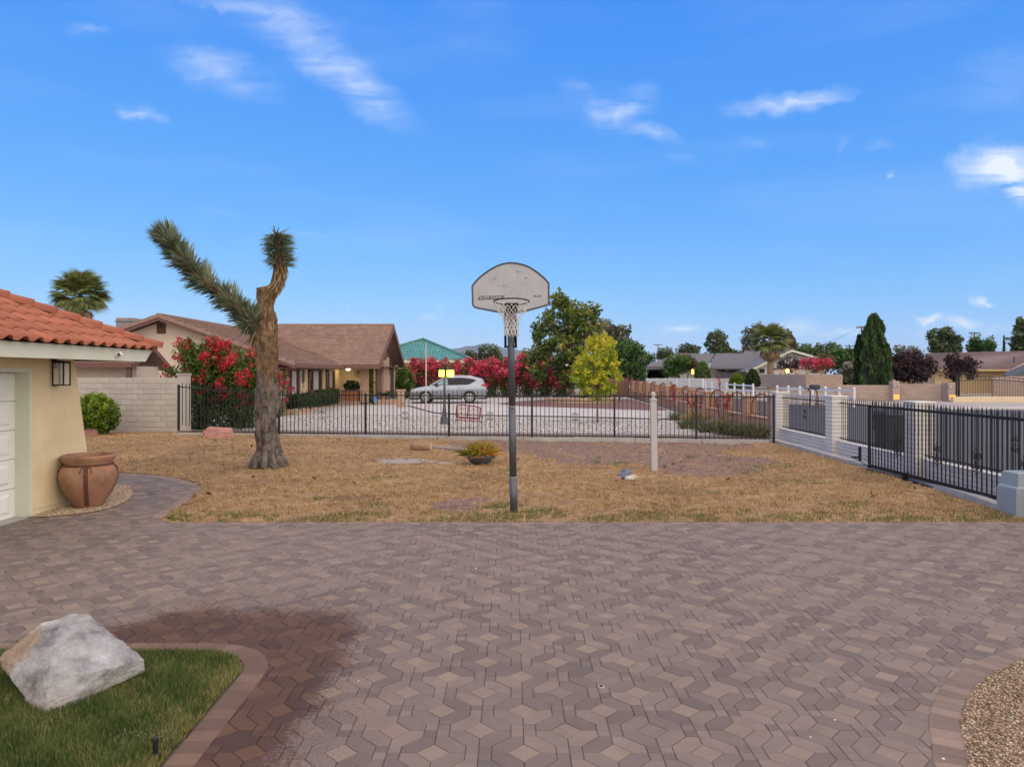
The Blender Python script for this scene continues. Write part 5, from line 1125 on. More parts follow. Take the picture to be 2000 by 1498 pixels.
pdm = MB().box(-.2,.2,-.2,.2,-.1,-.05).obj('shaft', m_bmort, ped); brickface(pdm, -.21,.21,-.21,.21,-.05,1.0,.21,.1); MB().cbox(-.25,.25,-.25,.25,1.0,1.08,.01).obj('cap', m_brick, ped); MB().cbox(-.27,.27,-.27,.27,-.1,.05,.01).obj('base', m_brick, ped)
gb_ = thing('shrub', 'tall rounded bright green shrub at the right of the ranch house', 'shrub', (PX(791,51),51,.35))
P, tn_, cc = clumped((0,0,1.15),(.62,.6,1.15),150,34,.2,.65); m_green = leafmat('bright shrub', [(.02,.05,.01),(.05,.105,.018),(.09,.165,.028),(.15,.22,.05)], .3)
leaf_obj('foliage', leaves(P, np.full(len(P),.12), .55, tone=tn_), m_green, gb_); MB().tube([(0,0,-.1),(0,0,1.2)],[.08,.03],6).obj('stem', m_log, gb_)
bs = thing('yard_sign', 'small blue sign on a stake beside the porch vine', 'sign', (PX(732,43.4),43.4,.12)); m_blue = mat('blue sign', (.10,.25,.58), .5, .05, 5, 0)
MB().prism([(-.1,-.16),(.1,-.16),(.13,.05),(0,.2),(-.13,.05)],-.008,.008).obj('plate', m_blue, bs, loc=(0,0,.42)).rotation_euler = (R(90),0,0); MB().tube([(0,.01,0),(0,.01,.4)],.01,6).obj('stake', m_conc, bs)

# ---- lamp post, flagpole, bench
c = G(868,829); lp = thing('lamp_post', 'dark garden lamp post with two lit yellow lanterns', 'lamp post', (c[0],c[1],0)); c_y = c[1]
MB().lathe([(.19,0),(.18,.05),(.13,.22),(.09,.45),(.06,.7),(.05,1.0),(.042,1.9),(.05,1.95)],16).obj('post', m_pole, lp, True)
MB().tube([(-.22,0,1.98),(-.1,0,1.93),(.15,0,1.93),(.3,0,1.98)],.02,8).obj('crossarm', m_black, lp)
e_y = emit('yellow lantern glow', (1.0,.72,.06), 5.5); ctr = 0
for x, w1 in ((-.11,.11),(.24,.14)):
    l1 = MB().cbox(x-w1,x+w1,-w1*.8,w1*.8,1.95,2.22,.02).obj('lantern', e_y, lp); MB().hexa([(x-w1-.03,-.14,2.22),(x+w1+.03,-.14,2.22),(x+w1+.03,.14,2.22),(x-w1-.03,.14,2.22),(x-.03,-.03,2.34),(x+.03,-.03,2.34),(x+.03,.03,2.34),(x-.03,.03,2.34)]).obj('lantern_cap', m_black, l1)
    fb = MB()
    for k in (-1,1): fb.box(x+k*w1-.008,x+k*w1+.008,-w1*.8-.008,-w1*.8+.008,1.94,2.23)
    fb.box(x-.006,x+.006,-w1*.8-.008,-w1*.8+.002,1.94,2.23); fb.obj('lantern_bars', m_black, l1)
    ll = bpy.data.lights.new('lantern_lamp','POINT'); ll.energy = 4; ll.color = (1,.7,.2); ll.shadow_soft_size = .15; lo = bpy.data.objects.new('lantern_lamp', ll); link(lo, lp); lo.location = (x,-.3,2.08)
c = G(832,829); fp = thing('flagpole', 'thin white flagpole standing in the gravel left of the lamp post', 'flagpole', (c[0],c[1],0)); MB().tube([(0,0,0),(0,0,3.25)],.026,8).obj('pole', m_vinyl, fp); MB().lathe([(.01,3.25),(.04,3.29),(.01,3.33)],8).obj('ball', m_vinyl, fp)
m_redp = mat('red bench paint', (.20,.022,.028), .6, .25, 12, .1, 40, .002); m_scr = mat('rusty cream scrollwork', (.42,.33,.27), .8, .3, 14, .1)
c = G(918,838); bn = thing('garden_bench', 'red metal bench with scrollwork back standing in the white gravel', 'bench', (c[0]-.14,c[1]+.25,-.13), R(16)); bn.rotation_euler = (0,R(5),R(16))
def seg(p, q_, r_, m, nm, par=bn): return MB().tube([p,q_], r_, 6).obj(nm, m, par)
W2 = .46
MB().tube([(-W2,.02,.98),(-.2,.03,1.01),(.2,.03,.99),(W2,.02,.95)],.024,8).obj('top_rail', m_redp, bn); MB().box(-W2,W2,-.02,.03,.50,.56).obj('back_rail', m_redp, bn)
for x in (-W2,-.02,W2): MB().box(x-.022,x+.022,-.01,.03,.56,.96).obj('back_post', m_redp, bn)
for x in (-W2+.07,.05,W2-.06): MB().box(x-.014,x+.014,.0,.02,.57,.95).obj('back_slat', m_scr, bn)
for cx_ in (-.24,.24):
    s_ = MB()
    for dx in (-.1,0,.1):
        for dz in (-.09,.09): s_.tube([(cx_+dx+.055*cos(a)*(1-i*.03),0,.76+dz+.06*sin(a)*(1-i*.03)) for i,a in enumerate([j*2*pi/12*1.3 for j in range(13)])],.012,5,False)
    s_.obj('scroll_panel', m_scr, bn)
for k in range(4): MB().box(-W2,W2,-.42+.1*k,-.345+.1*k,.43,.45).obj('seat_slat', m_redp, bn)
for x in (-W2,W2):
    MB().tube([(x,-.42,.08),(x,-.40,.62)],.013,6).obj('leg', m_scr, bn); MB().tube([(x,.05,.08),(x,.0,.55)],.013,6).obj('leg', m_scr, bn); MB().tube([(x,-.44,.60),(x,-.25,.67),(x,.0,.66)],.02,6).obj('armrest', m_redp, bn); MB().box(x-.02,x+.02,-.42,0,.42,.45).obj('seat_side', m_redp, bn)
# ================================================================ SUV in the drive
def suv():
    Yv, zv = 45.6, zy(45.6)+.006; sc_ = F/Yv
    o = thing('suv', 'silver suv parked nose left before the pink oleander hedge', 'car', (PX(878,Yv), Yv, zv))
    m_silver = NT('silver car paint'); m_silver.b.inputs['Base Color'].default_value = (.43,.46,.50,1); m_silver.b.inputs['Metallic'].default_value = .55; m_silver.b.inputs['Roughness'].default_value = .3; m_silver.b.inputs['Coat Weight'].default_value = .7
    m_silver.l(m_silver.ramp(m_silver.noise(m_silver.coord(), 40, 2), [(.3,(.27,.31,.37)),(.7,(.30,.34,.40))]), m_silver.b.inputs['Base Color']); ms = m_silver.m
    m_plas = mat('black car plastic', (.02,.02,.022), .6, .1, 8, 0); m_win = mat('car window', (.012,.014,.018), .12, .1, 5, 0, spec=.25); m_tyre = mat('tyre', (.018,.018,.018), .85, .1, 9, .1); m_rim = mat('alloy', (.55,.55,.55), .35, .05, 5, 0, metal=.8)
    m_tail = glass('tail lamp red', (.35,.01,.015), .15); m_lamp = glass('headlamp', (.55,.57,.6), .1)
    # side profile (x to the tail, nose at -x), lofted across the width with tumblehome
    W = .91
    low = [(-2.34,.30),(-2.38,.52),(-2.34,.72),(-2.20,.90),(-1.75,1.00),(-1.28,1.07),(-.95,1.12),(.0,1.14),(1.3,1.17),(2.0,1.16),(2.30,1.12),(2.36,.95),(2.36,.62),(2.30,.36),(1.85,.30)]
    body = MB(); n_ = len(low)
    secs = [(-W*.90,.90),(-W,1.0),(-W,1.0),(W,1.0),(W,1.0),(W*.90,.90)]
    def ring(y, k, sx): return [(x*sx, y, .30+(z-.30)*k if z > .8 else z) for x, z in low]
    rings = [ring(-W*.93,.94,.965), ring(-W,.90 if False else .97,.985), ring(-W*.9,1.0,1.0), ring(W*.9,1.0,1.0), ring(W,.97,.985), ring(W*.93,.94,.965)]
    rings = [ring(-W,.90,.975), ring(-W*.97,.97,.99), ring(-W*.82,1.0,1.0), ring(W*.82,1.0,1.0), ring(W*.97,.97,.99), ring(W,.90,.975)]
    V = [p for r_ in rings for p in r_]; Fs = [(i*n_+k,(i+1)*n_+k,(i+1)*n_+(k+1)%n_,i*n_+(k+1)%n_) for i in range(5) for k in range(n_)]+[tuple(range(n_)), tuple(range(5*n_,6*n_))[::-1]]
    body.add(V, Fs); body.obj('body', ms, o, True)
    cab = [(-1.25,1.06),(-.98,1.22),(-.52,1.50),(-.25,1.60),(.2,1.69),(.9,1.695),(1.5,1.65),(1.98,1.56),(2.14,1.44),(2.30,1.12)]
    def ring2(y, k): return [(x, y*(1-.20*max(0,(z-1.06)/.6)), 1.06+(z-1.06)*k) for x, z in cab]
    rg = [ring2(-W*.985,.97), ring2(-W*.86,1.0), ring2(W*.86,1.0), ring2(W*.985,.97)]; n2 = len(cab); V = [p for r_ in rg for p in r_]
    Fs = [(i*n2+k,(i+1)*n2+k,(i+1)*n2+k+1,i*n2+k+1) for i in range(3) for k in range(n2-1)]+[tuple(range(n2)), tuple(range(3*n2,4*n2))[::-1]]
    MB().add(V, Fs).obj('cabin', ms, o, True)
    def side_y(z): return -(W*.985*(1-.20*max(0,(z-1.06)/.6)))-.006
    def pane(nm, pts, m, d=.006):
        return MB().extr([(x, side_y(z)-d, z) for x, z in pts], (0,.012,0)).obj(nm, m, o)
    pane('window_surround', [(-1.0,1.11),(-.42,1.47),(-.10,1.565),(.9,1.585),(1.55,1.50),(1.72,1.42),(1.20,1.14)], m_plas, .001)
    m_w2 = glass('front side window', (.10,.24,.27), .05)
    for nm, pts, mm in (('window',[(-.86,1.14),(-.38,1.44),(-.08,1.535),(-.02,1.14)],m_w2),('window',[(.06,1.15),(.04,1.54),(.84,1.55),(.86,1.16)],m_win),('window',[(.92,1.16),(.90,1.55),(1.46,1.475),(1.62,1.41),(1.20,1.17)],m_win)): pane(nm, pts, mm, .008)
    MB().quad((-1.22,-W*.8,1.085),(-1.22,W*.8,1.085),(-.50,W*.68,1.515),(-.50,-W*.68,1.515)).obj('windscreen', m_win, o)
    MB().quad((2.16,-W*.66,1.42),(2.14,W*.66,1.42),(2.285,W*.75,1.16),(2.285,-W*.75,1.16)).obj('rear_window', m_win, o).location.x = .02
    for x in (-1.40,1.31):
        ar = MB(); pts = [(x+.43*cos(a),-W-.006,.36+.43*sin(a)) for a in [i*pi/14 for i in range(15)]]; pin = [(x+.335*cos(a),-W-.006,.36+.335*sin(a)) for a in [i*pi/14 for i in range(15)]]
        for k in range(14): ar.quad(pts[k],pts[k+1],pin[k+1],pin[k])
        ar.extr([(x+.34*cos(a),-W-.004,.36+.34*sin(a)) for a in [i*2*pi/24 for i in range(24)]], (0,.02,0)); ar.obj('wheel_arch', m_plas, o)
        for s_ in (-1,1):
            wy = s_*(W-.10); wh = MB().lathe([(.20,-.11),(.33,-.11),(.362,-.08),(.362,.08),(.33,.11),(.20,.11)],28).obj('tyre', m_tyre, o, loc=(x,wy-.03*(-s_) if False else wy,.362)); wh.rotation_euler = (R(90),0,0); wh.scale = (1,1,1)
            rm = MB(); rm.lathe([(.225,.085),(.245,.112),(.225,.118),(.21,.10)],28,cap=False)
            for k in range(10):
                a = k*2*pi/10; rm.hexa([(.04*cos(a-.4),.04*sin(a-.4),.095),(.225*cos(a-.09),.225*sin(a-.09),.095),(.225*cos(a+.09),.225*sin(a+.09),.095),(.04*cos(a+.4),.04*sin(a+.4),.095),(.04*cos(a-.4),.04*sin(a-.4),.117),(.225*cos(a-.07),.225*sin(a-.07),.115),(.225*cos(a+.07),.225*sin(a+.07),.115),(.04*cos(a+.4),.04*sin(a+.4),.117)])
            rm.lathe([(.06,.09),(.06,.122),(.01,.124)],12); rm.obj('rim', m_rim, wh, loc=(0,0,0)); 
            if s_ > 0: wh.rotation_euler = (R(-90),0,0)
    MB().cbox(-.95,.86,-W-.012,-W+.06,.24,.36,.015).obj('sill_cladding', m_plas, o); MB().cbox(-2.38,-1.85,-W*.97,W*.97,.22,.38,.03).obj('front_bumper_lip', m_plas, o); MB().cbox(1.76,2.38,-W*.97,W*.97,.26,.44,.03).obj('rear_bumper_lip', m_plas, o)
    tlp = MB().extr([(1.98,-W-.010,1.10),(2.36,-W-.010,1.02),(2.40,-W-.010,1.12),(2.22,-W-.010,1.22)], (0,.2,0)).obj('tail_light', m_tail, o); MB().extr([(1.98,W+.010,1.10),(2.36,W+.010,1.02),(2.40,W+.010,1.12),(2.22,W+.010,1.22)], (0,-.2,0)).obj('tail_light', m_tail, o)
    MB().extr([(-2.34,-W*.97,.80),(-1.95,-W-.008,.94),(-1.90,-W-.008,.86),(-2.30,-W*.97,.72)], (0,.15,0)).obj('headlight', m_lamp, o)
    for y in (-.62,.62): MB().tube([(-.15,y,1.66),(.2,y,1.72),(1.2,y,1.70),(1.55,y,1.62)],.02,6).obj('roof_rail', m_rim, o)
    mi = MB(); mi.cbox(-.82,-.62,-W-.24,-W-.02,1.08,1.22,.03); mi.obj('mirror', m_plas, o)
    for x in (-.02,.84): MB().tube([(x-.26,-W-.018,.985),(x-.06,-W-.018,.985)],.018,6).obj('door_handle', ms, o)
    for x0 in (-.98,.02,.94): MB().box(x0-.006,x0+.006,-W-.0035,-W+.01,.38,1.02).obj('door_gap', m_plas, o)
    MB().box(2.385,2.40,-.26,.26,.70,.82).obj('licence_plate', m_vinyl, o)
    return o
sv = suv()

# ================================================================ oleanders
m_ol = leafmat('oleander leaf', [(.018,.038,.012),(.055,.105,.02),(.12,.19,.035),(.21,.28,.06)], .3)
m_fl_red = leafmat('oleander red bloom', [(.22,.004,.012),(.42,.012,.03),(.58,.03,.06),(.66,.09,.13)], .25, .7); m_fl_pk = leafmat('oleander pink bloom', [(.30,.01,.045),(.50,.03,.09),(.62,.07,.15),(.70,.16,.23)], .25, .7)
m_stem = mat('oleander stem', (.20,.16,.12), .9, .2, 10, .2)
def oleander(name, label, base, rad, hgt, nst, nl, nf, mf, group=None, ls=.16, fs=.075, topf=.5, lean=None):
    o = thing(name, label, 'shrub', base, group=group); st_ = MB(); tips = []
    for k in range(nst):
        a = random.uniform(0,2*pi); rr_ = random.random()**.5; tip = Vector((rad[0]*rr_*cos(a), rad[1]*rr_*sin(a), hgt*random.uniform(.78,1.03)*(1-.30*rr_**2.5))); b_ = Vector((tip.x*.22, tip.y*.22, -.05))
        pts = [b_, b_.lerp(tip,.4)+Vector((0,0,.1*hgt)), b_.lerp(tip,.75)+Vector((0,0,.06*hgt)), tip]; st_.tube(pts,[.028,.02,.014,.006],5,False); tips.append(pts)
    st_.obj('stems', m_stem, o)
    T = np.array([[tuple(p) for p in catmull([tuple(q_) for q_ in pt_],5)] for pt_ in tips]); ns = T.shape[1]
    k = RNG.integers(0,nst,nl); u_ = (.02+.98*RNG.random(nl)**.85)*(ns-1); i = np.clip(u_.astype(int),0,ns-2); f_ = (u_-i)[:,None]; P = T[k,i]*(1-f_)+T[k,i+1]*f_; P = P+RNG.normal(size=P.shape)*(np.array([.10,.10,.07])*rad[0]*.9)[None]*(1+2.2*(1-u_/(ns-1)))[:,None]; P[:,2] = np.abs(P[:,2])+.03
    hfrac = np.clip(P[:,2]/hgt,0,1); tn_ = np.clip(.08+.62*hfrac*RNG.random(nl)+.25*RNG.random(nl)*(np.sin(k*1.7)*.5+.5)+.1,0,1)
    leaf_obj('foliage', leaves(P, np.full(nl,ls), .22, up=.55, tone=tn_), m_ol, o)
    nc_ = max(1,nf//14); k = RNG.integers(0,nst,nc_); u_ = np.where(RNG.random(nc_) < topf, ns-1.001, (.25+.75*RNG.random(nc_))*(ns-1)); i = np.clip(u_.astype(int),0,ns-2); f_ = (u_-i)[:,None]
    C = T[k,i]*(1-f_)+T[k,i+1]*f_; outw = C*np.array([1,1,.0]); outw /= np.linalg.norm(outw,axis=1)[:,None]+1e-6; C = C+outw*.22*rad[0]*RNG.random(nc_)[:,None]+RNG.normal(size=C.shape)*.08; C[:,1] -= .15*rad[1]*RNG.random(nc_)
    P = (C[:,None,:]+RNG.normal(size=(nc_,14,3))*fs*.85).reshape(-1,3); tn_ = np.clip(np.repeat(RNG.random(nc_),14)*.75+.3*RNG.random(len(P)),0,1)
    leaf_obj('blossom', leaves(P, np.full(len(P),fs), .9, tone=tn_), mf, o); return o
o1 = A(430,838,27.2)
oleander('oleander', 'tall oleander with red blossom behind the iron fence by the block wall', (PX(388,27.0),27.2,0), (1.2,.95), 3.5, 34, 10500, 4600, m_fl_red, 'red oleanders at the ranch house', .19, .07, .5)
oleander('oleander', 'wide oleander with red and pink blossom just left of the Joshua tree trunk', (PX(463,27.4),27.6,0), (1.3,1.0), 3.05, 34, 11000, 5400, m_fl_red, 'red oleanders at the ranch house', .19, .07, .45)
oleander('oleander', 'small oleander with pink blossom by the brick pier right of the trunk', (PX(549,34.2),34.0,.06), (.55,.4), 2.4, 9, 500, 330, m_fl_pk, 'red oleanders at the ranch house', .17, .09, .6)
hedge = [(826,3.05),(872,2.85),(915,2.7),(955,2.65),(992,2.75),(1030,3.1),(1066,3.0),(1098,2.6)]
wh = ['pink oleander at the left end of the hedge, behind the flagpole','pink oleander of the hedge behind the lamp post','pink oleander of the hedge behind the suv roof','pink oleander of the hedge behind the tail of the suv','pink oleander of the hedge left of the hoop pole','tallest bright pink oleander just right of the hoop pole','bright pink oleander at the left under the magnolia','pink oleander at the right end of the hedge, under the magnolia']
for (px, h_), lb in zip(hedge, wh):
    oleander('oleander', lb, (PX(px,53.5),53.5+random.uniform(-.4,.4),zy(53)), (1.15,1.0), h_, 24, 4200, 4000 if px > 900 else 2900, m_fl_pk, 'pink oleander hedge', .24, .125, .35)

# ================================================================ trees
m_bark = mat('grey bark', (.17,.135,.105), .95, .25, 8, .6, 25, .02)
def tree(name, label, base, parts, m, trunk=(.16,.09), limbs=7, group=None, lsize=.2, asp=.55, nclump=110, per=36, csz=.42, crown_z=None, bark=None, cat='tree', up=0, shell=.62):
    o = thing(name, label, cat, base, group=group); tb = MB(); bark = bark or m_bark
    top = Vector((np.mean([p[0] for p in parts]), np.mean([p[1] for p in parts]), max(p[2] for p in parts))); L0 = min(p[2]-p[5]*.75 for p in parts)
    fork = Vector((top.x*.15, top.y*.15, max(.3, L0))); tb.tube(bend((0,0,-.1), fork, 5, .05), [trunk[0]*(1-.45*i/5) for i in range(6)], 9)
    tb.tube(bend(fork, (top.x, top.y, top.z), 5, .05), [trunk[0]*.55*(1-.8*i/5)+.01 for i in range(6)], 7)
    tot = []; vols = [p[3]*p[4]*p[5] for p in parts]; sv_ = sum(v**.7 for v in vols)
    for p, v_ in zip(parts, vols):
        P, tn_, C = clumped(p[:3], p[3:6], max(6,int(nclump*v_**.7/sv_)), per, csz, shell); 
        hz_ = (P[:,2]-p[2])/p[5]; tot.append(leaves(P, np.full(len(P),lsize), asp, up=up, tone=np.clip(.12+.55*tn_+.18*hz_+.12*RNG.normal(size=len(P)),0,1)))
        idx = RNG.choice(len(C), min(len(C), limbs), replace=False)
        for c in C[idx]:
            s_ = fork.lerp(Vector((top.x,top.y,top.z)), random.random()*.7); tb.tube(bend(s_, tuple(c), 4, .08), [trunk[1]*.6*(1-.75*i/4)+.006 for i in range(5)], 5, False)
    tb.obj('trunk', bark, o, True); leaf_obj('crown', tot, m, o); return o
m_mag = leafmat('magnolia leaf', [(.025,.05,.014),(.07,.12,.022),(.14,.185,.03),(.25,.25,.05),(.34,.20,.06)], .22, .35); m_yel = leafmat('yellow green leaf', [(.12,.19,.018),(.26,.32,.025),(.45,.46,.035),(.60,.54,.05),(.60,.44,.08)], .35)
m_oli = leafmat('grey olive leaf', [(.05,.055,.035),(.10,.105,.07),(.16,.16,.11),(.23,.20,.14)], .2); m_dkg = leafmat('dark green leaf', [(.018,.045,.014),(.04,.09,.022),(.075,.15,.035),(.13,.21,.055)], .25)
zb = zy(49)
Ym = 48.6; sM = Ym/F
def lob(px, py, r_x, r_z, Y, base, ry=None): s_ = Y/F; return ((px-CX)*s_-base[0], random.uniform(-.3,.3), PZ(py,Y)-base[2], r_x*s_, (ry or r_x)*s_, r_z*s_)
def ptree(name, label, px, Y, zb_, lobes, m, **k): base = (PX(px,Y), Y, zb_); return tree(name, label, base, [lob(*l, Y, base) for l in lobes], m, **k)
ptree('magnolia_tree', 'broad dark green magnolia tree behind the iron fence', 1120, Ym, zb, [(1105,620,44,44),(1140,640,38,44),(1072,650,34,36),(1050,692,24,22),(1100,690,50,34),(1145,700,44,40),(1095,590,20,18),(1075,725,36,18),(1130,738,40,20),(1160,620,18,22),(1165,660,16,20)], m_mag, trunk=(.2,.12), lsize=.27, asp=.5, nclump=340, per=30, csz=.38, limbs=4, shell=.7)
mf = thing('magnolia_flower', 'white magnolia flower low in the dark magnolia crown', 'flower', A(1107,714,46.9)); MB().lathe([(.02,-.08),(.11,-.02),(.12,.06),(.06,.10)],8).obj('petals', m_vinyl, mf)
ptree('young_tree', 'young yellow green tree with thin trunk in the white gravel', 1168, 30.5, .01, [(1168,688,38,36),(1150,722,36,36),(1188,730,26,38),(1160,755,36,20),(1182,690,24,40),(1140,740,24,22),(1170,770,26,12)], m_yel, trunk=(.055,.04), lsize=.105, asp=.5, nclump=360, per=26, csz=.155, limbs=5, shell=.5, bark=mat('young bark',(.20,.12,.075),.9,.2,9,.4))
ptree('olive_tree', 'grey green tree rising behind the magnolia', 1195, 75, .3, [(1180,650,26,26),(1205,660,24,24),(1218,645,12,14),(1190,690,30,30)], m_oli, lsize=.32, nclump=150, per=26, csz=.6, limbs=3, trunk=(.2,.1))
ptree('shade_tree', 'rounded dark green tree left of the white rail fence', 1222, 62, .3, [(1222,690,34,26),(1215,722,34,26),(1240,730,22,16),(1200,715,22,30)], m_dkg, lsize=.3, nclump=190, per=30, csz=.55, limbs=3, up=-.4)
sp_ = thing('stone_planter', 'low curved stone wall round the magnolia', 'planter', (PX(1135,45.5),45.5,zy(45)))
m_stone = mat('tan fieldstone', (.40,.30,.21), .9, .2, 5, .5, 20, .02, rnd=.25)
for r_ in range(2):
    for k in range(24):
        a = R(195)+R(150)*k/23+(.05 if r_ else 0); x, y = 2.15*cos(a), 1.3*sin(a); rngk = random.Random(k*7+r_)
        b1 = MB().cbox(-.16,.16,-.11,.11,0,.19,.04); o = b1.obj('stone', m_stone, sp_, loc=(x,y,r_*.2-.02), rz=a+pi/2); o.scale = (rngk.uniform(.85,1.1),1,rngk.uniform(.85,1.1))
gsb = thing('shrub', 'low grey green lavender shrub inside the stone planter', 'shrub', (PX(1150,45.0),45.0,zy(45)+.2)); n = 1500; b_ = np.column_stack([RNG.normal(size=n)*.32,RNG.normal(size=n)*.22,np.zeros(n)]); dd = RNG.normal(size=(n,3))*.45+np.array([0,0,1.]); m_lav = leafmat('lavender leaf', [(.04,.06,.03),(.08,.11,.06),(.12,.15,.09)], .2)
leaf_obj('foliage', spikes(b_, dd, np.full(n,.5), .03, RNG.random(n)), m_lav, gsb)
for px, py, lb in ((1078,787,'black yard spotlight at the left of the mulch bed'),(1178,789,'black yard spotlight behind the young tree trunk'),(1210,785,'black yard spotlight at the right of the mulch bed')):
    q_ = PX(px,46); yl = thing('spotlight', lb, 'spotlight', (q_,46,zy(46)+.02), group='spotlights in the mulch bed'); MB().tube([(0,0,0),(0,0,.22)],.015,6).obj('stake', m_black, yl); MB().tube([(0,.08,.22),(0,-.1,.30)],[.06,.075],10).obj('head', m_black, yl)

# ================================================================ green bush by the block wall
bb = thing('bush', 'glossy bright green bush in front of the block wall', 'bush', (PX(182,24.0),24.2,0)); P, tn_, cc = clumped((0,0,.72),(.70,.60,.66),330,42,.13,.85); m_bush = leafmat('glossy bush leaf', [(.03,.065,.008),(.085,.15,.012),(.17,.25,.02),(.27,.33,.04)], .3, .4)
leaf_obj('foliage', leaves(P, np.full(len(P),.08), .6, tone=np.clip(.15+.5*tn_+.35*(P[:,2]-.5),0,1)), m_bush, bb); MB().tube([(0,0,-.05),(0,0,.7)],[.06,.03],6).obj('stem', m_bark, bb)
# ================================================================ palms
def fan_frond(L_, spread, m, nb=16):
    V = []; Fc = []; T = []; pet = .48*L_
    V += [(0,-.02,0),(0,.02,0),(pet,.012,.05),(pet,-.012,.05)]; Fc.append((0,1,2,3)); T.append(.3)
    for k in range(nb):
        a = (k/(nb-1)-.5)*spread; l1 = L_*.55*(1-.25*abs(a)/spread*2); b_ = len(V); ca, sa = cos(a), sin(a); w_ = L_*.028
        V += [(pet,0,.05),(pet+l1*.55*ca+w_*sa,l1*.55*sa-w_*ca,.06),(pet+l1*ca,l1*sa,.02-l1*.22),(pet+l1*.55*ca-w_*sa,l1*.55*sa+w_*ca,.06)]; Fc.append((b_,b_+1,b_+2,b_+3)); T.append(random.random())
    return nmesh('frond', V, Fc, m, T)
m_pf = leafmat('palm frond', [(.05,.075,.025),(.10,.14,.04),(.17,.21,.07),(.27,.28,.12)], .2); m_pd = leafmat('dead palm frond', [(.16,.11,.05),(.28,.20,.10),(.40,.30,.17)], .15)
m_ptr = mat('palm trunk', (.26,.18,.12), .95, .2, 6, .7, 12, .03)
def palm(label, base, hz, L_, ng, nd, tr):
    o = thing('fan_palm', label, 'palm', base); MB().tube([(0,0,-.1),(0,0,hz*.5),(0,0,hz)],[tr*1.15,tr,tr*.9],12).obj('trunk', m_ptr, o); mg, md_ = fan_frond(L_,2.7,m_pf,18), fan_frond(L_*.85,2.0,m_pd,14)
    for k in range(ng):
        e_ = R(70)-R(105)*(k/ng)**.9; inst('frond', mg, o, (0,0,hz+.1), (random.uniform(-.4,.4), -e_, k*2.39996+random.uniform(-.2,.2)))
    for k in range(26): inst('frond', mg, o, (0,0,hz-.05), (random.uniform(-.6,.6), -R(random.uniform(-25,80)), k*2.39996+1), (.6,.6,.6))
    for k in range(nd): inst('dead_frond', md_, o, (0,0,hz-.15), (random.uniform(-.4,.4), R(random.uniform(48,80)), k*2.39996))
    return o
palm('fan palm rising behind the tiled garage roof', (PX(157,45),45,.1), 6.7, 1.95, 58, 20, .22)
palm('fan palm with thick trunk before the grey roofed house', (PX(1505,96),96,0), 6.3, 3.0, 44, 34, .42)

# ================================================================ teal-roofed house and the mountains
th_ = thing('teal_house', 'cream house with teal tile hip roof beyond the oleander hedge', 'house'); Yt = 64
m_teal = mat('teal tile', (.10,.30,.28), .5, .2, 3, .2, 20, .01, tone=.35); m_cream = mat('cream house wall', (.60,.49,.33), .9, .05, 2, .1)
xl, xr, ze_ = PX(690,Yt), PX(922,Yt), PZ(703,Yt); ap = A(826,664,Yt+5.5)
MB().box(xl+.6,xr-.7,Yt+.7,Yt+10,-.1,ze_-.1).obj('wall', m_cream, th_)
MB().box(xl,xr,Yt,Yt+.12,ze_-.26,ze_-.02).obj('fascia', m_trim, th_); MB().box(xr-.12,xr,Yt+.12,Yt+11,ze_-.26,ze_-.02).obj('fascia', m_trim, th_); MB().box(xl,xr-.12,Yt+.12,Yt+11,ze_-.20,ze_-.17).obj('soffit', m_trim, th_)
rf = MB(); rf.add([(xl,Yt,ze_),(xr,Yt,ze_),(xr,Yt+11,ze_),(xl,Yt+11,ze_),ap],[(0,1,4),(1,2,4),(2,3,4),(3,0,4)]); rfo = rf.obj('roof', m_teal, th_, tone=True)
tr_ = MB(); E0, E1, Ap = Vector((xl,Yt,ze_)), Vector((xr,Yt,ze_)), Vector(ap); nrm = (E1-E0).cross(Ap-E0).normalized()
for r_ in range(16):
    a = r_/16; L0, L1 = E0.lerp(Ap,a), E1.lerp(Ap,a); Ln = (L1-L0).length; n_ = int(Ln/.30); U0, U1 = E0.lerp(Ap,(r_+1.05)/16), E1.lerp(Ap,(r_+1.05)/16)
    for k in range(n_):
        x0 = L0.x+.30*k+((Ln-.3*n_)/2); b0, b1, bm = Vector((x0,L0.y,L0.z)), Vector((x0+.29,L0.y,L0.z)), Vector((x0+.145,L0.y,L0.z)); d_ = Vector((0,U0.y-L0.y,U0.z-L0.z))
        tr_.add([b0+nrm*.01,bm+nrm*.11,b1+nrm*.01,b0+d_+nrm*.005,bm+d_+nrm*.07,b1+d_+nrm*.005],[(0,1,4,3),(1,2,5,4),(0,2,1)], random.random())
tag(tr_.obj('roof_tiles', m_teal, rfo, tone=True), kind='stuff')
MB().tube([E1+nrm*.08, Ap+Vector((0,0,.1))],.12,6).obj('hip_cap', m_teal, th_); MB().tube([E0+nrm*.08, Ap+Vector((0,0,.1))],.12,6).obj('hip_cap', m_teal, th_)
m_mtn = mat('far mountain', (.06,.07,.075), .95, .35, .0012, 0, 40, .01, 'World')
Ym_ = 9500.0; prof_ = [(560,731),(640,722),(720,712),(790,700),(840,690),(870,683),(895,679.5),(912,676),(925,675.5),(940,672),(955,671.5),(968,674),(985,680),(1003,682),(1020,684.5),(1045,684),(1080,690),(1130,698),(1200,706),(1290,715),(1400,731)]
pp_ = catmull([(PX(a,Ym_), PZ(b_,Ym_)) for a, b_ in prof_], 6); V = []; Fc = []; nr = 9
from mathutils import noise as mn_
for j in range(nr):
    u_ = j/(nr-1)
    for i, (x, z) in enumerate(pp_): k = mn_.fractal(Vector((x/500,u_*3,0)),1,2,5); V.append((x+u_*60*k, Ym_-2200*(1-u_)**1.0, max(-20,(z*u_**1.1)*(1+.22*k*(1-u_)*4*u_)) if u_ < 1 else z))
for j in range(nr): pass
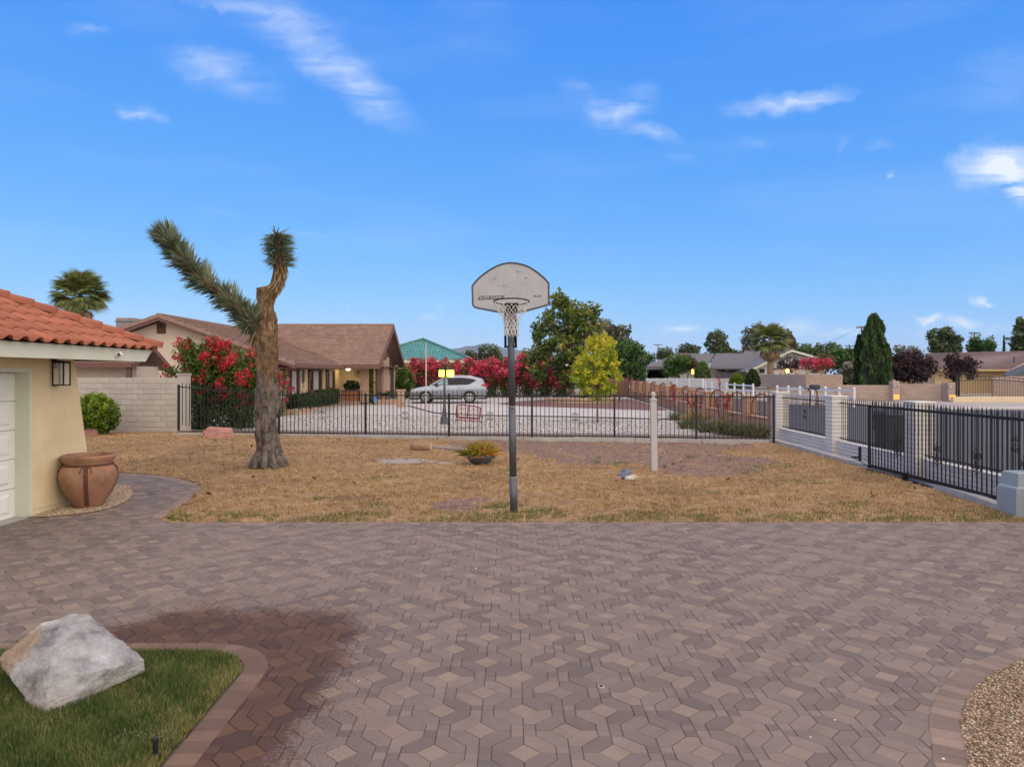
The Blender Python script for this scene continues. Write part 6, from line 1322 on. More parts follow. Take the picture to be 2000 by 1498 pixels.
V += [(x, Ym_+1500, -20) for x, z in pp_]; nn_ = len(pp_)
Fc = [(j*nn_+i, j*nn_+i+1, (j+1)*nn_+i+1, (j+1)*nn_+i) for j in range(nr) for i in range(nn_-1)]
tag(link(bpy.data.objects.new('mountain', nmesh('mountain', V, Fc, m_mtn, None, True))), kind='structure')
# ================================================================ brick wall with arched iron panels beyond the fence corner
m_rustp = mat('rusty iron frame', (.13,.045,.032), .8, .3, 9, .2)
m_obrick = mat('orange tan brick', (.42,.25,.16), .9, .14, 4, .3, 30, .006, rnd=.22, dirt=((.30,.19,.13),1.5,.4))
aw = thing('arched_wall', 'low tan brick wall with arched rusty iron panels receding beyond the fence', 'wall')
def AX(y): return 8.75-.006*(y-24)
ay_ = [24.4+2.75*k for k in range(11)]
me_ab = MB().cbox(0,.20,.004,.376,.005,.112,.006).mesh('brick', m_obrick); me_pb = MB().cbox(.0,.44,0,.44,.005,.112,.008).mesh('brick', m_obrick)
for k, y in enumerate(ay_):
    zb = zy(y); hN = 10 if k else 11
    pr_ = MB().box(AX(y)+.012,AX(y)+.428,y+.012,y+.428,-.1,zb+hN*.117).obj('pier', m_bmort, aw)
    for r_ in range(hN): inst('brick', me_pb, pr_, (AX(y),y,zb+r_*.117))
    MB().cbox(AX(y)-.03,AX(y)+.47,y-.03,y+.47,zb+hN*.117,zb+hN*.117+.06,.01).obj('pier_cap', m_obrick, pr_)
    if k == len(ay_)-1: break
    y0, y1 = y+.44, ay_[k+1]; zz = (zb+zy(y1))/2
    lw = MB().box(AX(y)+.132,AX(y)+.31,y0,y1,-.1,zz+.47).obj('low_wall', m_bmort, aw)
    for r_ in range(4):
        n_ = 6; w1 = (y1-y0)/n_
        for j in range(n_): o = inst('brick', me_ab, lw, (AX(y)+.12,y0+j*w1+(.0 if r_%2 else -.0),zz+r_*.117)); o.scale = (1,w1/.38,1)
    MB().cbox(AX(y)+.09,AX(y)+.36,y0+.002,y1-.002,zz+.472,zz+.53,.01).obj('coping', m_obrick, lw)
    ym = (y0+y1)/2; hw = (y1-y0)/2-.08; pn = MB()
    arc = [(AX(y)+.22,ym+hw*cos(a),zz+.62+.42*sin(a)+ .30) for a in [i*pi/14 for i in range(15)]]; pn.tube([(AX(y)+.22,ym+hw,zz+.56)]+arc+[(AX(y)+.22,ym-hw,zz+.56)],.022,6); pn.tube([(AX(y)+.22,ym-hw,zz+.60),(AX(y)+.22,ym+hw,zz+.60)],.018,6)
    fo = pn.obj('arched_frame', m_rustp, aw)
    for j in range(1,12):
        u_ = -1+2*j/12; h_ = .30+.42*sqrt(max(0,1-u_*u_)); inst('bar', None or MB().box(-.008,.008,-.008,.008,0,1).mesh('bar', m_black) if k == 0 and j == 1 else bar_me, fo, (AX(y)+.22,ym+u_*hw,zz+.60), sc=(1,1,h_+.02)) if not (k == 0 and j == 1) else None
        if k == 0 and j == 1:
            bar_me = MB().box(-.008,.008,-.008,.008,0,1).mesh('bar', m_rustp); inst('bar', bar_me, fo, (AX(y)+.22,ym+u_*hw,zz+.60), sc=(1,1,h_+.02))
# iron gate post pair at its far end
for px, lb in ((1226,'taller dark gate post at the far end of the arched wall'),(1234,'second dark gate post at the far end of the arched wall')):
    Y = 53.5; gp = thing('gate_post', lb, 'post', (PX(px,Y),Y,zy(Y)), group='gate posts of the arched wall'); MB().cbox(-.1,.1,-.1,.1,-.1,1.35,.02).obj('shaft', m_rustp, gp); MB().tube([(0,0,1.35),(0,0,1.75)],[.06,.005],6).obj('spike', m_rustp, gp)
dg = thing('plank_gate', 'brown arched gate between the arched wall and the young tree', 'gate', (PX(1207,53),53,zy(53)))
for j in range(8): x = -.72+.18*j; h_ = 1.15+.30*sqrt(max(0,1-((j-3.5)/4.2)**2)); MB().cbox(x+.005,x+.175,-.03,.03,-.05,h_,.006).obj('board', m_brn, dg)
# grasses and red yuccas
m_gtuft = leafmat('grey grass', [(.05,.065,.03),(.10,.12,.055),(.16,.17,.085),(.24,.21,.11)], .2); m_dryt = leafmat('dry grass tuft', [(.22,.15,.06),(.34,.23,.10),(.44,.32,.15)], .2); m_ryf = leafmat('red yucca bloom', [(.20,.015,.02),(.32,.03,.035),(.42,.07,.07)], .2)
gl = [(1345,838,.55,m_gtuft,'grey green grass clump at the left of the bed by the arched wall'),(1385,845,.6,m_gtuft,'grey green grass clump in the middle of the bed by the arched wall'),(1418,849,.65,m_gtuft,'spiky grey grass clump right of the middle in the wall bed'),(1452,852,.62,m_gtuft,'grey green grass clump near the right end of the wall bed'),(1480,854,.6,m_gtuft,'grey green grass clump nearest the white corner pier'),(1360,826,.75,m_dryt,'dry golden grass clump by the arched brick wall')]
for px, py, h_, m_, lb in gl:
    c = G(px,py); n = 340; o = thing('grass_clump', lb, 'grass', (c[0],c[1],.0), group='grasses by the arched wall'); b_ = RNG.normal(size=(n,3))*np.array([.16,.16,0]); dd = RNG.normal(size=(n,3))*np.array([.6,.6,.3])+np.array([0,0,1.1]); leaf_obj('blades', spikes(b_, dd, np.full(n,h_*.95), .022, RNG.random(n), .18), m_, o)
for px, py, tops, lb in ((1320,822,[(1309,745),(1316,752)],'red yucca with tall crimson stalks by the middle of the arched wall'),(1410,842,[(1405,735),(1420,765),(1398,780),(1425,772)],'red yucca with leaning crimson stalks near the white corner pier'),(1362,832,[(1352,768),(1340,772),(1372,770)],'red yucca with arching crimson stalks left of the grasses')):
    c = G(px,py); o = thing('red_yucca', lb, 'plant', (c[0],c[1],0), group='red yuccas'); n = 130; b_ = RNG.normal(size=(n,3))*np.array([.08,.08,0]); dd = RNG.normal(size=(n,3))*np.array([.7,.7,.3])+np.array([0,0,1.]); leaf_obj('blades', spikes(b_, dd, np.full(n,.6), .022, RNG.random(n), .1), m_gtuft, o)
    P = []; st_ = MB()
    for (tx, ty) in tops:
        tp = A(tx,ty,c[1]); e_ = Vector((tp[0]-c[0], random.uniform(-.1,.1), tp[2])); pts = [Vector((0,0,.1)), e_*.5+Vector((0,0,.12)), e_]; st_.tube(pts,[.014,.011,.006],5,False)
        u_ = RNG.random(110); P.append(np.array([tuple(pts[1].lerp(e_, x)) for x in u_])+RNG.normal(size=(110,3))*.03)
    st_.obj('stalks', m_rustp, o); P = np.concatenate(P); leaf_obj('blossom', leaves(P, np.full(len(P),.06), .6), m_ryf, o)

# ================================================================ street
m_asph = mat('asphalt', (.055,.06,.068), .9, .18, .5, .3, 60, .006, 'World', dirt=((.085,.085,.085),.2,.5)); m_walk = mat('pale sidewalk', (.43,.42,.40), .9, .1, .7, .2, 30, .004, 'World', dirt=((.32,.30,.28),.4,.5))
def flat(name, poly, z, m): return tag(MB().poly([(x,y,z) for x,y in poly]).obj(name, m), kind='structure')
flat('road', [(9.7,-5),(24.5,-5),(60,26),(60,44),(25.5,42),(19.2,50),(19.0,160),(9.6,160)], -.02, m_asph)
flat('road', [(19,100),(120,100),(120,112),(19,112)], -.018, m_asph)
def kerb(line, w_, h_, name='sidewalk'):
    o = tag(thing(name, None, None), kind='structure')
    for a, b_ in zip(line[:-1], line[1:]):
        d_ = Vector((b_[0]-a[0],b_[1]-a[1])); Ln = d_.length; n_ = max(1,int(Ln/1.8)); ang_ = atan2(d_.y,d_.x)
        for k in range(n_): MB().cbox(.006,Ln/n_-.006,0,w_,-.07,h_,.012).obj('paving_slab', m_walk, o, loc=(a[0]+d_.x*k/n_, a[1]+d_.y*k/n_, 0), rz=ang_)
    return o
kerb([(9.68,8),(9.62,60)], .5, .05); kerb([(60,44.0),(25.8,42.2)], -1.6 if False else 1.6, .05, 'far_sidewalk') if False else None
kerb([(25.6,42.4),(60,44.4)], 1.7, .06, 'sidewalk'); kerb([(19.9,50.5),(19.6,120)], .9, .06, 'sidewalk')
flat('far_verge', [(25.5,44.2),(90,46),(90,62),(20.8,62),(20.8,52)], -.012, mat('verge gravel', (.33,.30,.27), .95, .25, 3, .5, 20, .02, 'World'))
flat('far_lots', [(20.8,62.0),(140,62.0),(140,98),(20.8,98)], -.014, mat('lot soil', (.30,.255,.20), .95, .2, .5, .4, 8, .02, 'World'))
tr_ = thing('trash_bin', 'dark wheeled trash bin behind the railing past the gate', 'bin', (PX(1739,19.2),19.2,0)); m_bin = mat('dark bin plastic', (.022,.028,.036), .5, .1, 5, .05)
MB().hexa([(-.24,-.26,.08),(.24,-.26,.08),(.24,.26,.08),(-.24,.26,.08),(-.29,-.33,.98),(.29,-.33,.98),(.29,.33,.98),(-.29,.33,.98)]).obj('body', m_bin, tr_); MB().hexa([(-.31,-.36,.985),(.31,-.36,.985),(.31,.36,.985),(-.31,.36,.985),(-.24,-.28,1.07),(.24,-.28,1.07),(.24,.30,1.07),(-.24,.30,1.07)]).obj('lid', m_bin, tr_)
for s_ in (-1,1): MB().tube([(s_*.27,.24,.11),(s_*.21,.24,.11)],.11,14).obj('wheel', m_tyre if 'm_tyre' in globals() else m_bin, tr_)
MB().tube([(-.22,.37,.95),(.22,.37,.95)],.018,6).obj('handle', m_bin, tr_)

# ---- white rail fences across the street
m_rail = mat('white rail vinyl', (.66,.67,.69), .6, .04, 3, .03)
me_fp = MB().cbox(-.07,.07,-.07,.07,-.1,1.16,.012); me_fp.hexa([(-.085,-.085,1.161),(.085,-.085,1.161),(.085,.085,1.161),(-.085,.085,1.161),(-.02,-.02,1.22),(.02,-.02,1.22),(.02,.02,1.22),(-.02,.02,1.22)]); me_fp = me_fp.mesh('post', m_rail)
def railfence(label, p0, p1, n_, z0=0, rails=(1.02,.55)):
    o = thing('rail_fence', label, 'fence', group='white rail fences'); a, b_ = Vector((*p0,0)), Vector((*p1,0))
    for k in range(n_+1): p = a.lerp(b_,k/n_); inst('post', me_fp, o, (p.x,p.y,z0))
    for z in rails:
        for k in range(n_):
            p, q_ = a.lerp(b_,k/n_), a.lerp(b_,(k+1)/n_); d_ = (q_-p).normalized(); nx, ny = -d_.y*.025, d_.x*.025
            MB().hexa([(p.x+nx,p.y+ny,z0+z-.07),(p.x-nx,p.y-ny,z0+z-.07),(q_.x-nx,q_.y-ny,z0+z-.07),(q_.x+nx,q_.y+ny,z0+z-.07),(p.x+nx,p.y+ny,z0+z+.07),(p.x-nx,p.y-ny,z0+z+.07),(q_.x-nx,q_.y-ny,z0+z+.07),(q_.x+nx,q_.y+ny,z0+z+.07)]).obj('rail', m_rail, o)
railfence('white rail fence beyond the arched wall, its near end by the driveway gap', (PX(1471,64),64), (PX(1378,82),82), 6)
railfence('far stretch of white rail fence before the long pale wall', (PX(1373,84),84), (PX(1249,118),118), 6, .3)
railfence('white rail fence nearest the mailbox', (PX(1518,54.5),54.5), (PX(1668,45.5),45.5), 6)
mb_ = thing('mailbox', 'dark mailbox on two curved posts before the white rail fence', 'mailbox', (PX(1590,44.5),44.5,0)); m_mb = mat('dark mailbox', (.035,.037,.05), .5, .1, 5, 0)
MB().cbox(-.20,.28,-.22,.22,1.12,1.42,.05).obj('box', m_mb, mb_); MB().cbox(-.55,-.22,-.18,.18,1.14,1.22,.02).obj('paper_tube', m_mb, mb_)
for x in (-.3,.12): MB().tube([(x-.06,0,1.14),(x+.06,0,.98),(x+.07,0,.55),(x+.06,0,-.05)],[.05,.045,.05,.06],8).obj('post', m_brn, mb_)

# ---- walls across the street
m_pblk = mat('pink slump block', (.40,.305,.25), .92, .08, 2, .3, 20, .008, rnd=.16); m_gblk = mat('pale grey block', (.42,.43,.44), .92, .07, 2, .3, 20, .008, rnd=.1)
def coursed(label, p0, p1, z0, z1, m, bl=.45, bh=.2, th=.22, name='block_wall', mort=None, group=None):
    o = thing(name, label, 'wall', (p0[0],p0[1],0), group=group); d_ = Vector((p1[0]-p0[0],p1[1]-p0[1])); Ln = d_.length; o.rotation_euler = (0,0,atan2(d_.y,d_.x))
    MB().box(.01,Ln-.01,.014,th-.014,z0-.1,z1-.006).obj('core', mort or m_mort, o); nz_ = max(1,round((z1-z0)/bh)); bh_ = (z1-z0)/nz_; n_ = max(1,round(Ln/bl)); w1 = Ln/n_
    me = MB().cbox(.008,w1-.008,0,th,.008,bh_-.008,.008).mesh('block', m); mh_ = MB().cbox(.008,w1/2-.008,0,th,.008,bh_-.008,.008).mesh('block', m)
    for r_ in range(nz_):
        x = 0
        if r_ % 2: inst('block', mh_, o, (0,0,z0+r_*bh_)); x = w1/2
        for k in range(n_-(1 if r_%2 else 0)): inst('block', me, o, (x,0,z0+r_*bh_)); x += w1
        if r_ % 2: inst('block', mh_, o, (x,0,z0+r_*bh_))
    return o
Yc = 76
coursed('pinkish block wall below the palm, facing away left', (PX(1484,88),88), (PX(1574,Yc),Yc), PZ(758,Yc), PZ(731.5,Yc), m_pblk, .6, .2, group='pink block walls'); coursed('pinkish block wall left of the cypresses', (PX(1575,Yc),Yc), (PX(1646,Yc),Yc), PZ(757,Yc), PZ(731,Yc), m_pblk, .45, .2, group='pink block walls')
coursed('low block retaining wall before the cypresses', (PX(1632,57),57), (PX(1741,56),56), -.0, PZ(752,56.5), m_pblk, .5, .2, group='pink block walls')
coursed('tan block wall between the cypresses and the arched gate', (PX(1754,56),56), (PX(1846,55),55), .15, PZ(750,55.5), m_pblk, .5, .2, group='pink block walls')
coursed('long pale grey wall before the grey roofed house', (PX(1212,100),100), (PX(1440,100),100), .2, PZ(739,100), m_gblk, .8, .25)
coursed('tan boundary wall at the right edge behind the arched gate', (PX(1940,66),66), (PX(2060,66),66), 0, PZ(735,66), m_pblk, .5, .2, group='pink block walls')
for px0, px1, pyt, Y, lb in ((1740,1754,744.5,55.8,'lit block pier between the two tan walls'),(1846,1866,747,54.6,'block pier with a name plate beside the arched gate')):
    x0, x1 = PX(px0,Y), PX(px1,Y); o = thing('gate_pier', lb, 'pier', ((x0+x1)/2,Y,0), group='block piers across the street'); wv = (x1-x0)/2; ht = PZ(pyt,Y); n_ = max(3,round(ht/.2))
    MB().box(-wv+.012,wv-.012,-wv+.012,wv-.012,-.1,ht-.01).obj('core', m_mort, o); me = MB().cbox(-wv,wv,-wv,wv,.008,ht/n_-.008,.01).mesh('block', m_pblk)
    for r_ in range(n_): inst('block', me, o, (0,0,r_*ht/n_))
    for s_ in (-1,1): MB().cbox(s_*wv*.6-.06,s_*wv*.6+.06,-wv-.06,-wv,ht*.72,ht*.84,.01).obj('lamp', m_vinyl, o)
    MB().cbox(-wv*.8,wv*.8,-wv-.03,-wv,.12,.5,.01).obj('glow_panel', emit('amber wash', (.85,.5,.12), .25), o)  # added weak emitter: the amber wash on the pier is its own glow
pl_ = thing('planter_wall', 'low tan rendered planter wall under the arched iron gate', 'wall'); MB().cbox(PX(1862,53.4),PX(2080,53.4),53.4,53.75,-.1,PZ(775,53.4),.03).obj('body', m_cream, pl_)
ag = thing('arched_gate', 'black iron gate with arched double top rail at the right', 'gate'); Yg2 = 54.2; xa, xb = PX(1868,Yg2), PX(2062,Yg2); xm = PX(1920,Yg2)
def gz(x): return PZ(735.5,Yg2)-((x-xm)/(xb-xm if x > xm else (xm-xa)*1.6))**2*(.55 if x > xm else .28)
for dz in (0,-.22): MB().tube([(x,Yg2,gz(x)+dz) for x in np.linspace(xa,xb,26)],.028,6).obj('top_rail', m_black, ag)
MB().tube([(xa,Yg2,PZ(774,Yg2)),(xb,Yg2,PZ(779,Yg2))],.028,6).obj('bottom_rail', m_black, ag); me_u = MB().box(-.011,.011,-.011,.011,0,1).mesh('bar', m_black)
for k in range(1,62):
    x = xa+(xb-xa)*k/62; zb_ = PZ(776,Yg2); inst('bar', me_u, ag, (x,Yg2,zb_), sc=(1,1,gz(x)-(.22 if k%3 else 0)-zb_))
for px in (1868,1873): MB().cbox(PX(px,Yg2)-.05,PX(px,Yg2)+.05,Yg2-.05,Yg2+.05,-.1,PZ(733,Yg2),.01).obj('post', m_black, ag)

# ================================================================ houses across the street
m_grey = mat('grey shingle', (.175,.175,.185), .9, .12, 1.5, .2, 10, .02, tone=.12); m_offw = mat('off white siding', (.52,.50,.45), .9, .05, 1, .1)
gh = thing('grey_house', 'long low house with grey shingle roof and white gable', 'house'); Yh = 118
def R3(px, py, Y): return A(px,py,Y)
e0, e1, r0_, r1_ = R3(1258,716,Yh), R3(1470,718,Yh), R3(1325,690,Yh+7), R3(1470,690,Yh+7)
def slope(pr_, pts, rows, m, nm='roof_slope'):
    P = [Vector(p) for p in pts]; nrm = (P[1]-P[0]).cross(P[3]-P[0]).normalized(); nrm = nrm if nrm.z > 0 else -nrm
    o = MB().hexa([p-nrm*.2 for p in P]+P).obj(nm, m, pr_, tone=True); mb = MB()
    for r_ in range(rows):
        a, b_ = r_/rows, (r_+.97)/rows; mb.add([P[0].lerp(P[3],a)+nrm*.05,P[1].lerp(P[2],a)+nrm*.05,P[1].lerp(P[2],b_)+nrm*.01,P[0].lerp(P[3],b_)+nrm*.01],[(0,1,2,3)], random.random())
    tag(mb.obj('shingle_courses', m, o, tone=True), kind='stuff'); return o
slope(gh, (e0,R3(1380,719,Yh-1),R3(1396,691,Yh+7),r0_), 14, m_grey); slope(gh, (R3(1384,719,Yh-2),R3(1475,720,Yh-6),R3(1490,690,Yh+5),R3(1398,690.5,Yh+6.5)), 14, m_grey)
MB().box(PX(1264,Yh+1),PX(1470,Yh+1),Yh+1,Yh+12,-.1,PZ(719,Yh+1)).obj('wall', m_offw, gh)
gx0, gx1 = PX(1468,110), PX(1602,110); ax_ = PX(1543,110); az_ = PZ(684,110); ez_ = PZ(722,110)
MB().extr([(gx0,110,-.1),(gx1,110,-.1),(gx1,110,PZ(700,110)-.3),(ax_,110,az_-.3),(gx0,110,ez_)], (0,.3,0)).obj('gable_wall', m_offw, gh)
slope(gh, ((gx0-1,109.3,ez_-.3),(gx0-1,126,ez_-.3),(ax_,126,az_),(ax_,109.3,az_)), 12, m_grey); slope(gh, ((gx1+.5,126,PZ(702,110)),(gx1+.5,109.3,PZ(702,110)),(ax_,109.3,az_),(ax_,126,az_)), 8, m_grey)
slope(gh, (R3(1440,718,118),R3(1500,712,121),R3(1545,684,124),R3(1455,684,127)), 10, m_grey, 'rear_roof')
tr2 = MB(); tr2.hexa([(gx0-1,109.2,ez_-.55),(ax_,109.2,az_-.28),(ax_,109.35,az_-.28),(gx0-1,109.35,ez_-.55),(gx0-1,109.2,ez_-.25),(ax_,109.2,az_+.04),(ax_,109.35,az_+.04),(gx0-1,109.35,ez_-.25)]); tr2.hexa([(ax_,109.2,az_-.28),(gx1+.5,109.2,PZ(702,110)-.28),(gx1+.5,109.35,PZ(702,110)-.28),(ax_,109.35,az_-.28),(ax_,109.2,az_+.04),(gx1+.5,109.2,PZ(702,110)+.04),(gx1+.5,109.35,PZ(702,110)+.04),(ax_,109.35,az_+.04)]); tr2.obj('rake_board', m_trim, gh)
for px0, px1, py0, py1 in ((1402,1409,721,725),(1410,1416,721,725),(1435,1441,721,725),(1442,1448,721,725),(1483,1493,720,729)):
    Y = 110.0-.02 if px0 > 1475 else Yh+.98; wn = MB().box(PX(px0,Y),PX(px1,Y),Y-.05,Y+.03,PZ(py1,Y),PZ(py0,Y)).obj('window', m_glass, gh); MB().box(PX(px0,Y)-.1,PX(px1,Y)+.1,Y-.06,Y-.04,PZ(py1,Y)-.12,PZ(py1,Y)).obj('sill', m_offw, wn)
MB().box(PX(1398,112),PX(1432,112),112,112.1,PZ(739,112),PZ(731,112)).obj('carport_panel', mat('dark slate panel',(.06,.065,.08),.8,.1,3,0), gh)
MB().box(PX(1252,121),PX(1300,121),119,119.2,0,PZ(722,120)).obj('white_annex', m_vinyl, gh)
pg = thing('pergola', 'timber pergola with angled braces under the pink bougainvillea', 'pergola', (0,0,0)); Yp = 84; m_tim = mat('pale timber', (.48,.33,.22), .85, .1, 3, .2)
MB().box(PX(1524,Yp),PX(1606,Yp),Yp,Yp+2.5,PZ(722,Yp),PZ(719.5,Yp)).obj('beam', m_brn, pg)
for px in (1526,1556,1578,1604):
    MB().box(PX(px,Yp)-.1,PX(px,Yp)+.1,Yp,Yp+.2,-.1,PZ(720,Yp)).obj('post', m_tim, pg)
    for s_ in (-1,1): MB().tube([(PX(px,Yp),Yp-.05,PZ(730,Yp)),(PX(px,Yp)+s_*.45,Yp-.05,PZ(721.5,Yp))],.07,4).obj('brace', m_tim, pg)
g1 = thing('pergola_lamp', 'warm glowing lamp under the pergola', 'lamp', A(1538,725.5,83.5)); MB().lathe([(.03,-.2),(.2,-.1),(.24,.05),(.14,.22),(.04,.3)],10).obj('shade', emit('amber lamp', (1,.62,.15), 3.5), g1); MB().tube([(0,0,.3),(0,0,.6)],.02,5).obj('cord', m_black, g1)
g2 = thing('window_lamp', 'small orange light beside the round bush at the grey house', 'lamp', A(1353,724,112)); MB().cbox(-.16,.16,-.1,.1,-.55,.35,.03).obj('glow', emit('orange lamp', (1,.55,.1), 2.5), g2); MB().cbox(-.2,.2,-.12,.12,.36,.44,.02).obj('cap', m_black, g2)
tn = thing('tan_house', 'tan house with brown tile roof behind the arched gate', 'house'); Yn = 80; m_br2 = mat('mauve brown tile', (.175,.125,.115), .9, .12, 2, .2, 10, .02, tone=.16); m_tan = mat('tan wall', (.50,.36,.20), .9, .05, 1, .1)
slope(tn, (R3(1818,722,Yn),R3(1990,722,Yn),R3(2030,685,Yn+8),R3(1808,690,Yn+8)), 20, m_br2); MB().box(PX(1826,Yn+1),PX(1995,Yn+1),Yn+1,Yn+9,-.1,PZ(723,Yn+1)).obj('wall', m_tan, tn); MB().box(PX(1820,Yn),PX(1992,Yn),Yn-.1,Yn,PZ(725,Yn),PZ(721.5,Yn)).obj('fascia', m_tan, tn)
wn = MB().box(PX(1962,Yn+.9),PX(1976,Yn+.9),Yn+.93,Yn+1.02,PZ(738,Yn),PZ(727,Yn)).obj('window', m_glass, tn); MB().box(PX(1961,Yn+.9),PX(1977,Yn+.9),Yn+.88,Yn+.93,PZ(727,Yn),PZ(726,Yn)).obj('frame', m_trim, wn)
MB().extr([(PX(1978,Yn-3),Yn-3,-.1),(PX(2060,Yn-3),Yn-3,-.1),(PX(2060,Yn-3),Yn-3,PZ(700,Yn-3)),(PX(2005,Yn-3),Yn-3,PZ(708,Yn-3)),(PX(1978,Yn-3),Yn-3,PZ(722,Yn-3))], (0,.3,0)).obj('gable_wall', m_tan, tn)
aw2 = thing('shade_sail', 'dark blue grey triangular awning at the right edge', 'awning', (0,0,0)); MB().extr([A(1976,735,72),A(2040,735,72),A(2040,706,72)], (0,1.5,.2)).obj('cloth', mat('slate canvas',(.07,.085,.10),.8,.1,3,0), aw2); MB().tube([A(2030,760,72),A(2030,712,72)],.05,6).obj('pole', m_black, aw2)
vp2 = thing('roof_vent', 'dark vent pipe on the brown roof at the right', 'vent', A(1981,709,83)); MB().tube([(0,0,-.6),(0,0,.55)],.09,8).obj('pipe', m_band, vp2); MB().tube([(0,0,.55),(0,0,.7)],[.16,.12],8).obj('cowl', m_band, vp2)

# ================================================================ trees and shrubs across the street
m_cyp = leafmat('cypress', [(.02,.042,.014),(.04,.08,.024),(.075,.13,.035),(.125,.185,.055)], .15); m_plum = leafmat('purple plum', [(.012,.006,.010),(.028,.013,.02),(.055,.026,.035),(.10,.05,.05)], .2); m_pine = leafmat('pine', [(.025,.04,.018),(.055,.085,.033),(.10,.135,.055),(.15,.18,.075)], .15); m_brt = leafmat('brown green', [(.05,.045,.02),(.11,.085,.035),(.17,.12,.055)], .2); m_con = leafmat('clipped conifer', [(.02,.045,.006),(.06,.11,.01),(.12,.19,.015),(.18,.25,.03)], .2); m_dcon = leafmat('dark conifer', [(.010,.022,.006),(.025,.05,.010),(.05,.085,.02)], .2)
def cypress(label, px, Y, pyt, wpx, m=m_cyp, n=5200):
    zt = PZ(pyt,Y); r_ = wpx/2*Y/F; o = thing('cypress', label, 'tree', (PX(px,Y),Y,0), group='cypresses across the street'); h_ = RNG.random(n)**.85; a = RNG.random(n)*2*pi
    prof_r = np.minimum(1,(1-h_)*5.5+.05)**.6*(.84+.16*np.sin(h_*25+a*3))*(1-.34*h_)*1.08; rr_ = r_*prof_r*(.86+.16*RNG.random(n)); P = np.column_stack([rr_*np.cos(a), rr_*np.sin(a), .2+h_*(zt-.25)])
    dirn = np.column_stack([np.cos(a)*.35,np.sin(a)*.35,np.ones(n)]); clump = np.sin(a*7+h_*13)*.5+.5
    leaf_obj('crown', leaves(P, np.full(n,.30), .35, tone=np.clip(.15+.5*clump+.2*RNG.normal(size=n),0,1), direction=dirn, spread=.25), m, o)
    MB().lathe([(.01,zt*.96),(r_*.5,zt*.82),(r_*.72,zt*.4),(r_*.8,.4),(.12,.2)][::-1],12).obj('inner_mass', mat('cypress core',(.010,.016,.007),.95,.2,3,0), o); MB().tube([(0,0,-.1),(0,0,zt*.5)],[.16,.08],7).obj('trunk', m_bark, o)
cypress('tallest dark cypress behind the low block wall', 1707, 61, 614, 54, n=8200); cypress('darker cypress at the left of the tall one', 1679, 63, 655, 24, m_dcon, 3600); cypress('slim short cypress right of the tall one', 1732, 60, 672, 22, n=2600)
cypress('thin far cypress spire before the tan house roof', 1961, 130, 654, 7, m_dcon, 500)
def conebush(label, px, Y, pyt, pyb, wpx, m, n=2600):
    zb_ = PZ(pyb,Y); zt = PZ(pyt,Y); r_ = wpx/2*Y/F; o = thing('topiary_bush', label, 'bush', (PX(px,Y),Y,0), group='clipped bushes'); h_ = RNG.random(n); a = RNG.random(n)*2*pi; rr_ = r_*np.sqrt(np.clip(1-h_**1.9,0,1))*(.82+.2*RNG.random(n))*np.minimum(1,.75+h_*1.5)
    P = np.column_stack([rr_*np.cos(a),rr_*np.sin(a),zb_+h_*(zt-zb_)]); leaf_obj('foliage', leaves(P, np.full(n,.22), .6, up=.6, tone=np.clip(.3+.4*h_+.25*RNG.normal(size=n),0,1)), m, o); MB().tube([(0,0,-.1),(0,0,zb_+(zt-zb_)*.6)],.1,6).obj('stem', m_bark, o)
conebush('light green cone bush left of the darker one by the far wall', 1439, 82, 729, 758, 32, m_con); conebush('darker green cone bush beside the pink block wall', 1470, 82, 721, 755, 30, m_dcon); conebush('round green bush before the garage of the grey house', 1372, 104, 706, 742, 32, m_green, 2600)
ptree('shrub_tree', 'loose green tree hiding the left of the grey house', 1322, 104, .3, [(1318,712,22,18),(1330,705,18,14),(1312,728,18,12)], m_green, lsize=.4, nclump=70, per=26, csz=.55, limbs=3, trunk=(.12,.07))
ptree('bronze_tree', 'bronze leaved tree behind the round bush', 1345, 108, .3, [(1345,706,18,14),(1338,716,14,12)], m_brt, lsize=.4, nclump=45, per=24, csz=.55, limbs=3, trunk=(.12,.07))
ptree('conifer', 'big round-topped dark conifer above the grey roof', 1402, 140, .3, [(1398,668,20,22),(1402,690,20,18),(1415,685,10,16)], m_pine, lsize=.5, nclump=110, per=26, csz=.8, limbs=2, trunk=(.3,.15))
ptree('ash_tree', 'loose grey green tree behind the left of the far palm', 1475, 128, .3, [(1470,662,20,22),(1482,650,16,14),(1466,690,18,16)], m_oli, lsize=.5, nclump=100, per=20, csz=.8, limbs=3, trunk=(.25,.12))
ptree('ash_tree', 'brown tinged tree behind the right of the far palm', 1530, 130, .3, [(1532,664,18,18),(1540,680,14,18),(1525,690,16,16)], m_brt, lsize=.5, nclump=90, per=22, csz=.7, limbs=3, trunk=(.25,.12))
ptree('crepe_myrtle', 'bare-twigged mauve tree before the white gable', 1540, 90, .2, [(1540,708,22,14),(1552,714,14,10),(1530,718,12,8)], m_plum, lsize=.28, nclump=50, per=16, csz=.55, limbs=12, trunk=(.1,.06))
oleander('bougainvillea', 'pink red bougainvillea over the pergola', (PX(1590,84.5),84.5,PZ(728,84)), (1.7,1.2), 1.6, 22, 900, 1500, m_fl_pk, None, .25, .17, .6)
ptree('bronze_tree', 'rounded brown tree left of the cypresses', 1612, 95, .2, [(1612,706,18,14),(1606,716,12,10)], m_brt, lsize=.35, nclump=60, per=24, csz=.5, limbs=3, trunk=(.14,.07))
